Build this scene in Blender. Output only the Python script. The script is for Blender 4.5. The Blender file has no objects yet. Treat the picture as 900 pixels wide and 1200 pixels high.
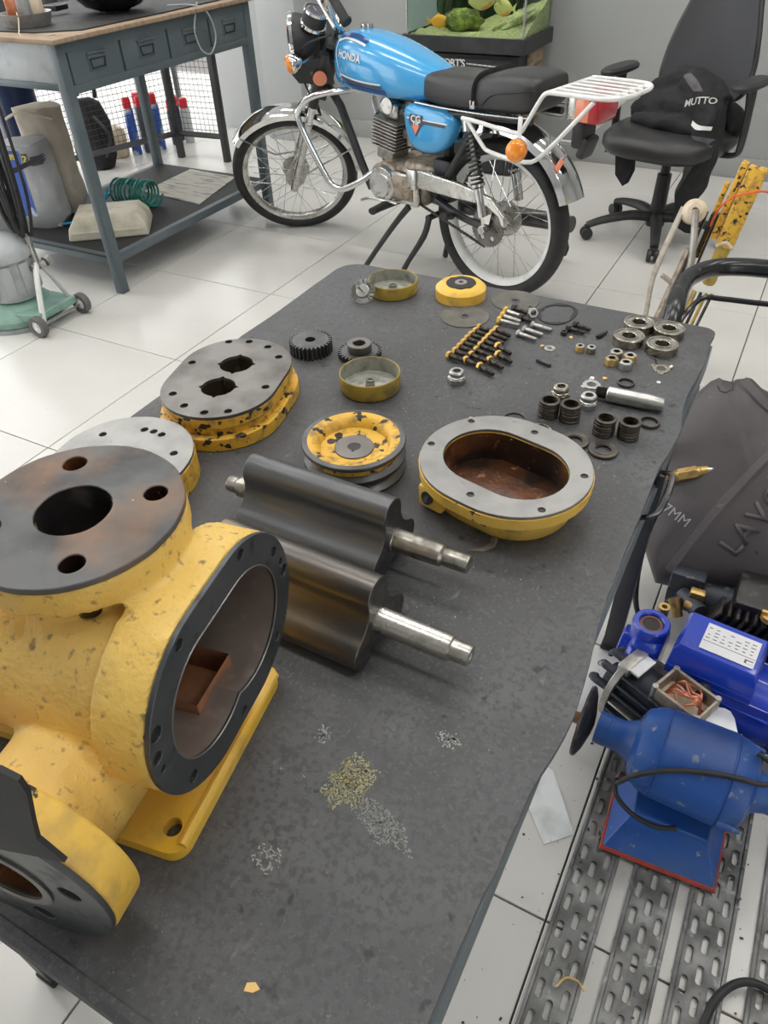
import bpy, bmesh, math, random
from mathutils import Vector, Matrix, noise as mnoise
from mathutils.bvhtree import BVHTree
from math import sin, cos, pi, radians as R
random.seed(7)
SC = bpy.context.scene
COL = SC.collection

# ---------------------------------------------------------------- camera
cam = bpy.data.cameras.new('camera'); camo = bpy.data.objects.new('camera', cam); COL.objects.link(camo)
_r = Vector((0.8808, 0.4723, -0.0335)); _u = Vector((-0.2866, 0.5881, 0.7563)); _f = Vector((-0.3769, 0.6566, -0.6533))
_m = Matrix((( _r.x, _u.x, -_f.x), (_r.y, _u.y, -_f.y), (_r.z, _u.z, -_f.z))).to_4x4()
_m.translation = (1.832, -1.127, 1.307)
camo.matrix_world = _m
cam.sensor_fit = 'HORIZONTAL'; cam.sensor_width = 36; cam.lens = 867.13/900*36
cam.clip_start = .02; cam.clip_end = 60
SC.camera = camo

# ---------------------------------------------------------------- world, lights, exposure
SC.view_settings.view_transform = 'Standard'; SC.view_settings.look = 'None'
SC.view_settings.gamma = 1; SC.view_settings.use_curve_mapping = False
SC.view_settings.exposure = 0.0
W = bpy.data.worlds.new('overcast_sky'); SC.world = W; W.use_nodes = True
W.node_tree.nodes['Background'].inputs[0].default_value = (.97, .985, 1, 1)
W.node_tree.nodes['Background'].inputs[1].default_value = 3.4
LAMP_STRENGTH = 13.0

# ---------------------------------------------------------------- materials
def mat(name, col, rough=.5, metal=0, layers=(), bump=None, emis=0, coat=0, spec=None, bumps=()):
    """layers: (colour, scale, lo, hi, rough, metal[, detail[, stretch]]) laid over the base through noise masks"""
    m = bpy.data.materials.new(name); m.use_nodes = True
    nt = m.node_tree; N = nt.nodes; L = nt.links; b = N['Principled BSDF']
    tc = N.new('ShaderNodeTexCoord')
    b.inputs['Base Color'].default_value = (*col, 1); b.inputs['Roughness'].default_value = rough; b.inputs['Metallic'].default_value = metal
    if coat: b.inputs['Coat Weight'].default_value = coat
    if spec is not None: b.inputs['Specular IOR Level'].default_value = spec
    cs = None; rs = None; ms = None
    for i, ly in enumerate(layers):
        c2, sc, lo, hi, r2, m2 = ly[:6]; det = ly[6] if len(ly) > 6 else 6; st = ly[7] if len(ly) > 7 else None
        n = N.new('ShaderNodeTexNoise'); n.inputs['Scale'].default_value = sc; n.inputs['Detail'].default_value = det
        mp = N.new('ShaderNodeMapping'); mp.inputs['Location'].default_value = (i*3.7, i*1.3, i*2.1)
        if st: mp.inputs['Scale'].default_value = st
        L.new(tc.outputs['Object'], mp.inputs[0]); L.new(mp.outputs[0], n.inputs['Vector'])
        mr = N.new('ShaderNodeMapRange'); mr.inputs['From Min'].default_value = lo; mr.inputs['From Max'].default_value = hi
        L.new(n.outputs[0], mr.inputs['Value'])
        mc = N.new('ShaderNodeMix'); mc.data_type = 'RGBA'
        L.new(mr.outputs[0], mc.inputs['Factor']); mc.inputs[7].default_value = (*c2, 1)
        if cs: L.new(cs, mc.inputs[6])
        else: mc.inputs[6].default_value = (*col, 1)
        cs = mc.outputs[2]
        for which, v2, v1 in (('r', r2, rough), ('m', m2, metal)):
            mx = N.new('ShaderNodeMix'); L.new(mr.outputs[0], mx.inputs['Factor']); mx.inputs[3].default_value = v2
            prev = rs if which == 'r' else ms
            if prev: L.new(prev, mx.inputs[2])
            else: mx.inputs[2].default_value = v1
            if which == 'r': rs = mx.outputs[0]
            else: ms = mx.outputs[0]
    if cs: L.new(cs, b.inputs['Base Color']); L.new(rs, b.inputs['Roughness']); L.new(ms, b.inputs['Metallic'])
    bl = list(bumps) + ([bump] if bump else [])
    prev = None
    for (s, sc, d) in bl:
        n = N.new('ShaderNodeTexNoise'); n.inputs['Scale'].default_value = sc; n.inputs['Detail'].default_value = 5
        L.new(tc.outputs['Object'], n.inputs['Vector'])
        bp = N.new('ShaderNodeBump'); bp.inputs['Strength'].default_value = s; bp.inputs['Distance'].default_value = d
        L.new(n.outputs[0], bp.inputs['Height'])
        if prev: L.new(prev, bp.inputs['Normal'])
        prev = bp.outputs[0]
    if prev: L.new(prev, b.inputs['Normal'])
    if emis:
        b.inputs['Emission Color'].default_value = (*col, 1); b.inputs['Emission Strength'].default_value = emis
    return m

M = {}
YEL = (.80, .47, .035)
M['yellow'] = mat('worn_yellow_paint', YEL, .42, 0, [((.84, .56, .15), 12, .35, .75, .5, 0), ((.42, .27, .09), 26, .54, .74, .7, 0, 10), ((.045, .04, .035), 30, .665, .675, .6, .3, 9)], bumps=[(.35, 45, .004), (.3, 220, .001)])
M['cast_yellow'] = mat('cast_yellow_paint', (.80, .53, .13), .45, 0, [((.80, .44, .025), 6, .55, .66, .4, 0), ((.40, .27, .10), 8, .48, .80, .65, 0, 14), ((.30, .20, .08), 130, .60, .72, .7, 0, 6), ((.05, .045, .04), 9.5, .715, .722, .55, .3, 8)], bumps=[(.55, 55, .005), (.5, 260, .0015)])
M['yellow_chip'] = mat('chipped_yellow_paint', (.74, .43, .045), .45, 0, [((.36, .22, .06), 70, .48, .68, .7, 0), ((.05, .045, .04), 75, .585, .60, .55, .5, 9)], bumps=[(.4, 90, .002)])
M['iron'] = mat('machined_iron', (.215, .205, .195), .40, .85, [((.12, .11, .102), 18, .4, .7, .5, .8), ((.30, .17, .09), 25, .66, .8, .7, .4)], bumps=[(.12, 300, .0005)])
M['iron_light'] = mat('ground_iron', (.31, .305, .295), .40, .85, [((.25, .245, .24), 30, .4, .7, .45, .85), ((.22, .19, .16), 60, .66, .74, .6, .6)], bumps=[(.1, 300, .0004)])
M['iron_dark'] = mat('dark_oiled_iron', (.125, .125, .13), .36, .75, [((.06, .058, .057), 24, .4, .7, .42, .6)], bumps=[(.15, 260, .0006)])
M['flange_face'] = mat('gasket_residue_iron', (.11, .11, .112), .5, .3, [((.055, .055, .057), 20, .42, .66, .6, .2), ((.27, .155, .09), 13, .50, .74, .65, .2, 9), ((.42, .42, .42), 140, .72, .76, .5, .2)], bumps=[(.3, 120, .0012)])
M['face_black'] = mat('oily_black_face', (.075, .08, .085), .33, .55, [((.14, .145, .15), 12, .45, .7, .4, .7), ((.035, .035, .037), 50, .58, .72, .5, .4)], bumps=[(.12, 200, .0006)])
M['bore'] = mat('machined_bore', (.33, .27, .235), .42, .6, [((.17, .13, .11), 14, .4, .7, .5, .5), ((.42, .36, .32), 60, .6, .75, .4, .7)], bumps=[(.2, 120, .0008)])
M['rust'] = mat('wet_rust', (.15, .052, .018), .32, .1, [((.022, .012, .008), 14, .36, .56, .3, 0), ((.34, .15, .05), 60, .62, .74, .6, 0), ((.55, .40, .25), 260, .70, .73, .5, 0)], bumps=[(.5, 120, .002)])
M['rust_dry'] = mat('dry_rust', (.34, .145, .065), .75, 0, [((.20, .09, .05), 40, .4, .7, .8, 0)], bumps=[(.4, 150, .001)])
M['rotor'] = mat('brown_rotor_steel', (.20, .185, .17), .30, .92, [((.10, .09, .085), 8, .35, .7, .38, .85, 5, (1, 9, 9)), ((.30, .23, .16), 14, .55, .8, .4, .8)], bumps=[(.08, 200, .0004)])
M['rotor_grey'] = mat('grey_rotor_steel', (.17, .172, .178), .33, .9, [((.10, .10, .105), 8, .35, .7, .42, .85, 5, (1, 9, 9))], bumps=[(.08, 200, .0004)])
M['steel'] = mat('bright_steel', (.60, .58, .54), .26, 1, [((.38, .36, .33), 40, .45, .7, .35, 1)])
M['steel_worn'] = mat('worn_shaft_steel', (.42, .40, .36), .33, 1, [((.22, .20, .175), 60, .48, .62, .45, .9)], bumps=[(.1, 300, .0003)])
M['zinc'] = mat('zinc_plated_steel', (.62, .61, .58), .28, 1, [((.45, .44, .42), 60, .4, .7, .4, 1)])
M['bolt_black'] = mat('blackened_bolt_steel', (.055, .05, .047), .38, .7, [((.14, .12, .10), 90, .5, .7, .4, .8)])
M['chrome'] = mat('chrome_plate', (.72, .72, .72), .09, 1, [((.55, .54, .52), 25, .5, .8, .18, 1)])
M['chrome_dull'] = mat('dulled_chrome', (.60, .59, .56), .24, 1, [((.40, .37, .33), 30, .5, .75, .4, .9)])
M['galv'] = mat('dirty_galvanised_steel', (.26, .26, .255), .48, .55, [((.085, .085, .083), 12, .40, .62, .6, .3, 10), ((.48, .48, .47), 35, .60, .75, .42, .6), ((.05, .05, .05), 50, .66, .75, .6, .2)], bumps=[(.5, 70, .003)])
M['rubber_mat'] = mat('rubber_mat', (.084, .085, .091), .52, 0, [((.048, .048, .050), 4.5, .42, .66, .5, 0, 10), ((.125, .125, .128), 9, .52, .74, .65, 0, 12), ((.045, .045, .046), 14, .64, .74, .5, 0, 14, (1, 3, 1)), ((.15, .15, .15), 24, .66, .72, .6, 0, 10, (3, 1, 1)), ((.064, .064, .067), 170, .46, .62, .53, 0, 8), ((.108, .108, .112), 300, .56, .68, .6, 0, 4), ((.20, .20, .195), 230, .735, .76, .7, 0, 3), ((.03, .03, .032), 60, .66, .72, .5, 0, 4)], bumps=[(.5, 700, .0008), (.5, 22, .004)])
M['bench_grey'] = mat('bluegrey_enamel', (.098, .125, .138), .42, .1, [((.14, .165, .175), 5, .5, .75, .5, .1), ((.30, .31, .31), 60, .745, .77, .6, .1)], bumps=[(.15, 60, .001)])
M['black_paint'] = mat('black_enamel', (.022, .023, .025), .4, 0, [((.04, .04, .042), 12, .45, .7, .5, 0)])
M['black_gloss'] = mat('glossy_black_tube', (.014, .014, .016), .22, 0, [((.05, .05, .052), 40, .62, .75, .5, 0)])
M['rubber'] = mat('black_rubber', (.013, .013, .014), .6, 0, [((.032, .031, .030), 30, .4, .7, .7, 0)], bumps=[(.2, 200, .001)])
M['plastic_black'] = mat('black_plastic', (.024, .024, .026), .45, 0, [((.04, .04, .042), 20, .45, .7, .55, 0)])
M['vinyl'] = mat('black_vinyl', (.024, .023, .024), .38, 0, [((.036, .034, .036), 6, .4, .7, .45, 0)], bumps=[(.12, 400, .0005)])
M['mesh_fabric'] = mat('dark_chair_mesh', (.055, .056, .062), .8, 0, [((.075, .076, .082), 3, .4, .7, .85, 0)], bumps=[(.4, 700, .001)])
M['cloth'] = mat('black_jacket_cloth', (.012, .012, .013), .85, 0, [((.022, .022, .024), 30, .4, .7, .9, 0)], bumps=[(.5, 40, .01), (.3, 500, .001)])
M['cloth_grey'] = mat('charcoal_jacket_cloth', (.115, .105, .118), .85, 0, [((.08, .075, .083), 30, .4, .7, .9, 0)], bumps=[(.3, 500, .001)])
M['blue'] = mat('sky_blue_lacquer', (.045, .33, .66), .2, 0, [((.055, .36, .70), 3, .4, .7, .22, 0)], coat=.7)
M['navy'] = mat('dark_blue_stripe', (.012, .06, .24), .25, 0)
M['white'] = mat('white_paint', (.80, .80, .78), .4, 0, [((.62, .61, .58), 25, .5, .8, .5, 0)])
M['paper'] = mat('greyish_paper', (.80, .82, .81), .8, 0, [((.48, .49, .48), 14, .45, .75, .85, 0), ((.25, .25, .25), 60, .70, .74, .85, 0)])
M['news'] = mat('printed_cardboard', (.56, .54, .48), .85, 0, [((.33, .32, .29), 9, .52, .6, .85, 0, 3, (1, 6, 1)), ((.64, .62, .57), 4, .5, .7, .9, 0)])
M['amber'] = mat('amber_lens', (.85, .25, .02), .15, 0, [((.95, .42, .05), 60, .5, .7, .15, 0)], coat=.4)
M['red_lens'] = mat('red_lens', (.42, .02, .03), .14, 0, coat=.5)
M['orange_lens'] = mat('faded_orange_lens', (.85, .27, .15), .2, 0, coat=.4)
M['pump_blue'] = mat('royal_blue_enamel', (.015, .055, .50), .24, 0, [((.012, .04, .36), 8, .5, .75, .35, 0), ((.25, .25, .30), 60, .72, .76, .5, 0)], coat=.4, bumps=[(.15, 60, .001)])
M['grinder_blue'] = mat('dusty_blue_enamel', (.016, .085, .34), .38, 0, [((.055, .115, .27), 7, .45, .75, .6, 0, 9), ((.26, .28, .29), 55, .66, .72, .7, 0), ((.010, .040, .17), 5, .48, .70, .45, 0)], bumps=[(.2, 80, .001)])
M['red_trim'] = mat('worn_red_edge', (.38, .05, .03), .6, 0, [((.16, .06, .04), 30, .5, .7, .7, 0)])
M['alu'] = mat('cast_aluminium', (.50, .48, .45), .42, .8, [((.30, .28, .25), 35, .45, .7, .55, .6)], bumps=[(.3, 120, .001)])
M['alu_dirty'] = mat('dirty_aluminium', (.42, .36, .29), .5, .6, [((.20, .15, .11), 30, .45, .65, .65, .3), ((.62, .60, .56), 50, .6, .75, .4, .8)], bumps=[(.3, 120, .001)])
M['motor_dark'] = mat('dark_finned_casting', (.045, .05, .065), .45, .4, [((.30, .29, .26), 50, .62, .72, .5, .5)], bumps=[(.3, 120, .001)])
M['shell'] = mat('scuffed_charcoal_plastic', (.072, .062, .065), .5, 0, [((.095, .086, .090), 3.5, .42, .75, .6, 0), ((.20, .19, .19), 45, .70, .78, .7, 0), ((.035, .033, .035), 7, .55, .7, .5, 0)], bumps=[(.3, 160, .001)])
M['brass'] = mat('old_brass', (.55, .38, .14), .38, .9, [((.32, .20, .08), 60, .5, .7, .5, .7)])
M['gold'] = mat('yellow_zinc', (.72, .46, .13), .38, .6, [((.85, .70, .40), 60, .5, .65, .3, .9)])
M['copper'] = mat('copper_wire', (.60, .22, .12), .4, .7, [((.75, .30, .22), 60, .5, .7, .5, .3)])
M['bearing'] = mat('brassy_bearing_steel', (.50, .46, .38), .25, 1, [((.30, .27, .21), 70, .45, .65, .35, 1)])
M['spacer'] = mat('brown_spacer_steel', (.085, .075, .066), .38, .8, [((.17, .145, .115), 60, .5, .7, .4, .85)])
M['grey_fibre'] = mat('grey_fibre_disc', (.115, .11, .095), .6, .2, [((.17, .16, .14), 40, .45, .7, .7, .2)], bumps=[(.4, 300, .0006)])
M['cup_inner'] = mat('greasy_cup_interior', (.36, .36, .31), .45, .4, [((.20, .20, .17), 60, .45, .65, .6, .3), ((.52, .52, .48), 30, .6, .8, .4, .5)], bumps=[(.3, 200, .0006)])
M['ochre'] = mat('dull_ochre_paint', (.52, .36, .06), .5, .1, [((.25, .20, .09), 40, .5, .7, .6, .3)], bumps=[(.3, 200, .0006)])
M['mint'] = mat('mint_green_enamel', (.24, .40, .33), .4, 0, [((.16, .26, .22), 12, .5, .75, .5, 0)])
M['machine_grey'] = mat('machine_grey_paint', (.42, .44, .45), .42, .1, [((.28, .29, .30), 14, .5, .75, .5, .1)])
M['machine_dark'] = mat('grey_rubber_wheel', (.13, .125, .12), .7, 0)
M['beige'] = mat('beige_plastic', (.60, .56, .45), .5, 0, [((.42, .38, .29), 14, .5, .72, .6, 0)])
M['canvas'] = mat('beige_canvas', (.56, .50, .42), .85, 0, [((.44, .39, .32), 14, .45, .7, .9, 0)], bumps=[(.4, 60, .006)])
M['bag_grey'] = mat('grey_sack_film', (.40, .41, .42), .4, 0, [((.30, .31, .32), 8, .45, .7, .45, 0)], bumps=[(.5, 14, .02)])
M['bag_blue'] = mat('blue_sack_print', (.03, .10, .42), .4, 0, [((.60, .64, .72), 9, .52, .58, .45, 0, 4)], bumps=[(.4, 14, .015)])
M['teal'] = mat('teal_hose', (.02, .20, .17), .3, 0)
M['cyan'] = mat('light_blue_hose', (.02, .35, .62), .35, 0)
M['rope'] = mat('dirty_rope', (.50, .45, .38), .9, 0, [((.36, .32, .27), 60, .4, .7, .9, 0)], bumps=[(.5, 300, .002)])
M['cream'] = mat('cream_plastic', (.66, .56, .42), .5, 0, [((.48, .38, .27), 30, .5, .7, .6, 0)])
M['orange_cord'] = mat('orange_cord', (.80, .14, .03), .6, 0)
M['red'] = mat('red_plastic', (.70, .02, .03), .4, 0)
M['dark_blue_drum'] = mat('dark_blue_plastic', (.004, .014, .06), .35, 0)
M['oak'] = mat('worn_plywood', (.33, .24, .16), .6, 0, [((.24, .16, .10), 9, .45, .7, .7, 0, 6, (1, 8, 1))])
M['wood_stain'] = mat('stained_wood_panel', (.34, .25, .17), .6, 0, [((.16, .10, .06), 9, .45, .65, .7, 0, 5, (1, 1, 4))])
M['wall'] = mat('grey_painted_plaster', (.37, .375, .37), .6, 0, [((.34, .35, .345), 1.6, .42, .7, .65, 0), ((.47, .48, .475), 9, .66, .8, .6, 0)], bumps=[(.15, 12, .005)])
M['panel_grey'] = mat('light_grey_panel', (.50, .515, .515), .45, 0, [((.44, .455, .455), 1.2, .42, .7, .5, 0)])
M['tile'] = mat('white_porcelain_tile', (.66, .645, .61), .24, 0, [((.60, .585, .555), 5.0, .1, .9, .24, 0, 12), ((.34, .33, .31), 60, .74, .78, .24, 0, 2)], spec=.5)
M['grout'] = mat('dark_grout', (.17, .16, .15), .85)
M['ceiling'] = mat('white_ceiling', (.70, .70, .69), .8)
M['lamp'] = mat('lamp_diffuser', (1, .985, .95), .5, emis=LAMP_STRENGTH)
M['glass'] = mat('aquarium_glass', (.75, .85, .80), .03)
_b = M['glass'].node_tree.nodes['Principled BSDF']; _b.inputs['Transmission Weight'].default_value = 1; _b.inputs['IOR'].default_value = 1.1
M['gravel'] = mat('pale_gravel', (.62, .60, .30), .8, 0, [((.42, .42, .20), 80, .45, .6, .9, 0)], bumps=[(.6, 90, .006)])
M['moss'] = mat('mossy_rock', (.16, .20, .04), .8, 0, [((.36, .38, .06), 40, .5, .62, .8, 0), ((.05, .07, .03), 12, .5, .65, .8, 0)], bumps=[(.8, 60, .01)])
M['weed'] = mat('dark_waterweed', (.05, .09, .04), .7, 0, [((.18, .05, .05), 8, .5, .6, .7, 0)])
M['fish'] = mat('orange_fish', (.90, .42, .03), .35)
M['fish_pale'] = mat('pale_yellow_fish', (.72, .66, .26), .35, 0, [((.85, .35, .10), 14, .58, .64, .4, 0)])
M['tank_back'] = mat('dark_green_backdrop', (.012, .035, .022), .5)
M['flake_yellow'] = mat('ochre_powder', (.42, .40, .25), .8, 0, [((.55, .50, .25), 90, .5, .6, .8, 0)])
M['flake_white'] = mat('pale_scrapings', (.36, .365, .34), .8, 0)
M['chip'] = mat('yellow_paint_flake', (.80, .52, .18), .6)
M['glove'] = mat('dried_brown_scrap', (.15, .12, .095), .8)
M['silver_label'] = mat('silver_label', (.72, .72, .74), .35, .2)
M['ink'] = mat('printed_ink', (.08, .08, .10), .6)
M['chalk'] = mat('chalk_marks', (.36, .35, .36), .8)
M['letter_white'] = mat('white_lettering', (.78, .78, .76), .5)
M['letter_yellow'] = mat('yellow_lettering', (.75, .62, .05), .5)
M['oily_black'] = mat('greasy_black_casting', (.025, .022, .022), .35, .3, [((.10, .09, .08), 40, .55, .7, .45, .5)], bumps=[(.3, 90, .002)])

# ---------------------------------------------------------------- geometry helpers
def NB(): return bmesh.new()
def mesh_of(bm, name, m, sharp=35, flat=False):
    bmesh.ops.recalc_face_normals(bm, faces=bm.faces)
    me = bpy.data.meshes.new(name); bm.to_mesh(me); bm.free()
    if m: me.materials.append(M[m] if isinstance(m, str) else m)
    if not flat:
        me.shade_smooth(); me.set_sharp_from_angle(angle=R(sharp))
    return me
def obj(name, bm, m, parent=None, bev=0, sharp=35, flat=False, label=None):
    o = bpy.data.objects.new(name, mesh_of(bm, name, m, sharp, flat)); COL.objects.link(o)
    if parent: o.parent = parent
    if bev:
        md = o.modifiers.new('bevel', 'BEVEL'); md.width = bev; md.segments = 2; md.limit_method = 'ANGLE'; md.angle_limit = R(40); md.harden_normals = False
    if label: o['label'] = label
    return o
def tag(o, label, cat, group=None, kind=None):
    o['label'] = label; o['category'] = cat
    if group: o['group'] = group
    if kind: o['kind'] = kind
    return o
def thing(name, label, cat, loc=(0, 0, 0), rz=0, group=None, rot=None):
    o = bpy.data.objects.new(name, None); COL.objects.link(o); o.empty_display_size = .02
    o.location = loc; o.rotation_euler = rot if rot else (0, 0, rz)
    return tag(o, label, cat, group)
def dup(root, loc, rz=0, label=None, group=None, rot=None, scale=None):
    r = root.copy(); COL.objects.link(r); r.location = loc; r.rotation_euler = rot if rot else (0, 0, rz)
    if scale: r.scale = scale
    if label: r['label'] = label
    if group: r['group'] = group
    for ch in list(root.children):
        c = ch.copy(); COL.objects.link(c); c.parent = r
        for g in ch.children:
            d = g.copy(); COL.objects.link(d); d.parent = c
    return r
def xf(loc=(0, 0, 0), rx=0, ry=0, rz=0):
    return Matrix.Translation(loc) @ Matrix.Rotation(rz, 4, 'Z') @ Matrix.Rotation(ry, 4, 'Y') @ Matrix.Rotation(rx, 4, 'X')
def bx(bm, c, s, rot=None, bev=0, seg=2):
    """box with centre c and full size s"""
    t = bmesh.ops.create_cube(bm, size=1.0); vs = t['verts']
    m = Matrix.Translation(c) @ (rot if rot else Matrix()) @ Matrix.Diagonal((*s, 1))
    bmesh.ops.transform(bm, matrix=m, verts=vs)
    if bev:
        es = list({e for v in vs for e in v.link_edges})
        bmesh.ops.bevel(bm, geom=es, offset=bev, segments=seg, affect='EDGES', profile=.5)
    return bm
def frame_of(d):
    d = Vector(d).normalized(); a = Vector((0, 0, 1)) if abs(d.z) < .95 else Vector((1, 0, 0))
    x = a.cross(d).normalized(); return x, d.cross(x).normalized(), d
def rings(bm, rs, cap0=True, cap1=True, close=False):
    """skin a list of rings (equal vertex counts)"""
    vv = [[bm.verts.new(p) for p in r] for r in rs]; n = len(vv[0])
    last = len(vv) if close else len(vv)-1
    for i in range(last):
        a, b = vv[i], vv[(i+1) % len(vv)]
        for j in range(n):
            k = (j+1) % n
            try: bm.faces.new((a[j], a[k], b[k], b[j]))
            except ValueError: pass
    if not close:
        if cap0: bm.faces.new(list(reversed(vv[0])))
        if cap1: bm.faces.new(vv[-1])
    return bm
def circ(c, r, n, x=Vector((1, 0, 0)), y=Vector((0, 1, 0)), ph=0):
    c = Vector(c); return [c + x*(r*cos(ph+2*pi*i/n)) + y*(r*sin(ph+2*pi*i/n)) for i in range(n)]
def cyl(bm, p0, p1, r0, r1=None, seg=24, cap=True):
    p0, p1 = Vector(p0), Vector(p1); x, y, d = frame_of(p1-p0)
    return rings(bm, [circ(p0, r0, seg, x, y), circ(p1, r0 if r1 is None else r1, seg, x, y)], cap, cap)
def spin(bm, prof, seg=32, mtx=None, closed=False, ang=None, cap=True):
    """profile (r, z) around z; closed = the profile is a loop (tube wall)"""
    mtx = mtx or Matrix(); rs = []
    full = ang is None
    for i in range(seg if full else seg+1):
        t = 2*pi*i/seg if full else ang[0]+(ang[1]-ang[0])*i/seg
        rs.append([mtx @ Vector((r*cos(t), r*sin(t), z)) for r, z in prof])
    vv = [[bm.verts.new(p) for p in r] for r in rs]; n = len(prof)
    for i in range(len(vv) if full else len(vv)-1):
        a, b = vv[i], vv[(i+1) % len(vv)]
        for j in range(n if closed else n-1):
            k = (j+1) % n
            bm.faces.new((a[j], b[j], b[k], a[k]))
    if not full:
        if closed: bm.faces.new(vv[0]); bm.faces.new(list(reversed(vv[-1])))
    elif not closed and cap:
        for idx in (0, n-1):
            if abs(prof[idx][0]) > 1e-6:
                bm.faces.new([v[idx] for v in vv])
    bmesh.ops.remove_doubles(bm, verts=bm.verts, dist=1e-6)
    return bm
def smooth_path(pts, n=6, closed=False):
    P = [Vector(p) for p in pts]; out = []
    m = len(P)
    if m < 3: return P
    for i in range(m if closed else m-1):
        p1, p2 = P[i], P[(i+1) % m]
        p0 = P[(i-1) % m] if (closed or i > 0) else p1*2-p2
        p3 = P[(i+2) % m] if (closed or i+2 < m) else p2*2-p1
        for j in range(n):
            t = j/n
            out.append(.5*((2*p1)+(p2-p0)*t+(2*p0-5*p1+4*p2-p3)*t*t+(-p0+3*p1-3*p2+p3)*t**3))
    if not closed: out.append(P[-1])
    return out
def tube(bm, pts, r, seg=8, closed=False, smooth=0, flat=1.0):
    """sweep a circle; r number or list; flat squashes the section along its second axis"""
    P = smooth_path(pts, smooth, closed) if smooth else [Vector(p) for p in pts]
    n = len(P)
    if isinstance(r, (list, tuple)):
        rr = [r[min(len(r)-1, int(i*(len(r)-1)/(n-1)))]*(1-((i*(len(r)-1)/(n-1)) % 1)) + r[min(len(r)-1, int(i*(len(r)-1)/(n-1))+1)]*((i*(len(r)-1)/(n-1)) % 1) for i in range(n)]
    else: rr = [r]*n
    def tan(i):
        if closed: return (P[(i+1) % n]-P[(i-1) % n]).normalized()
        return (P[min(i+1, n-1)]-P[max(i-1, 0)]).normalized()
    t = tan(0); x, y, _ = frame_of(t); rs = []
    for i in range(n):
        t2 = tan(i); q = t.rotation_difference(t2); x = (q @ x).normalized(); x = (x - t2*x.dot(t2)).normalized(); y = t2.cross(x); t = t2
        rs.append([P[i]+x*(rr[i]*cos(2*pi*k/seg))+y*(rr[i]*flat*sin(2*pi*k/seg)) for k in range(seg)])
    return rings(bm, rs, close=closed)
def prism(bm, outline, z0, z1, holes=(), mtx=None):
    """extrude a 2D outline with holes from z0 to z1"""
    mtx = mtx or Matrix(); loops = [outline]+list(holes)
    for z in (z0, z1):
        es = []
        for lp in loops:
            vs = [bm.verts.new(mtx @ Vector((p[0], p[1], z))) for p in lp]
            es += [bm.edges.new((vs[i], vs[(i+1) % len(vs)])) for i in range(len(vs))]
        bmesh.ops.triangle_fill(bm, edges=es, use_beauty=True, use_dissolve=False)
    for lp in loops:
        a = [mtx @ Vector((p[0], p[1], z0)) for p in lp]; b = [mtx @ Vector((p[0], p[1], z1)) for p in lp]
        va = [bm.verts.new(p) for p in a]; vb = [bm.verts.new(p) for p in b]; n = len(lp)
        for i in range(n): bm.faces.new((va[i], va[(i+1) % n], vb[(i+1) % n], vb[i]))
    bmesh.ops.remove_doubles(bm, verts=bm.verts, dist=1e-6)
    return bm
def c2(cx, cy, r, n=20, ph=0): return [(cx+r*cos(ph+2*pi*i/n), cy+r*sin(ph+2*pi*i/n)) for i in range(n)]
def stad(L, Wd, n=14, cx=0, cy=0, a=0):
    """stadium outline, long axis along x turned by a"""
    r = Wd/2; h = L/2-r; out = []
    for i in range(n+1):
        t = -pi/2+pi*i/n; out.append((h+r*cos(t), r*sin(t)))
    for i in range(n+1):
        t = pi/2+pi*i/n; out.append((-h+r*cos(t), r*sin(t)))
    return [(cx+x*cos(a)-y*sin(a), cy+x*sin(a)+y*cos(a)) for x, y in out]
def ngon(r, n, ph=0): return c2(0, 0, r, n, ph)
AX_X = Matrix.Rotation(pi/2, 4, 'Y')          # local z -> world x
def toX(cx=0, cy=0, cz=0):                    # (x, y, z) of a prism -> (z along world x, x along y, y along z)
    return Matrix(((0, 0, 1, cx), (1, 0, 0, cy), (0, 1, 0, cz), (0, 0, 0, 1)))
def toY(cx=0, cy=0, cz=0):                    # prism x -> x, y -> z, z -> -y
    return Matrix(((1, 0, 0, cx), (0, 0, -1, cy), (0, 1, 0, cz), (0, 0, 0, 1)))
def bake(o, mods):
    """apply modifiers built by mods(o) and free the helpers"""
    tmp = mods(o); dg = bpy.context.evaluated_depsgraph_get(); dg.update()
    me = bpy.data.meshes.new_from_object(o.evaluated_get(dg)); old = o.data; o.modifiers.clear(); o.data = me; me.name = old.name
    bpy.data.meshes.remove(old)
    for t in tmp or []:
        d = t.data; bpy.data.objects.remove(t); bpy.data.meshes.remove(d)
    return o
def cut(o, bm, sharp=35):
    """subtract bm (same space as o) from o"""
    def f(o):
        par = o.parent; o.parent = None
        c = bpy.data.objects.new('tool', mesh_of(bm, 'tool', None, flat=True)); COL.objects.link(c)
        c.matrix_world = Matrix(); o['_p'] = 1
        md = o.modifiers.new('cut', 'BOOLEAN'); md.object = c; md.operation = 'DIFFERENCE'; md.solver = 'EXACT'
        f.par = par
        return [c]
    bake(o, f); o.parent = f.par; del o['_p']
    o.data.shade_smooth(); o.data.set_sharp_from_angle(angle=R(sharp)); return o
def fuse(o, voxel, it=3, fac=.6):
    """melt the pieces of o into one cast surface"""
    def f(o):
        md = o.modifiers.new('remesh', 'REMESH'); md.mode = 'VOXEL'; md.voxel_size = voxel
        if it:
            s = o.modifiers.new('smooth', 'SMOOTH'); s.iterations = it; s.factor = fac
    bake(o, f); o.data.shade_smooth(); return o
def wob(bm, amp, sc, seed=0):
    for v in bm.verts:
        v.co += Vector(mnoise.noise_vector(v.co*sc+Vector((seed, seed*2, 0))))*amp
    return bm
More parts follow.
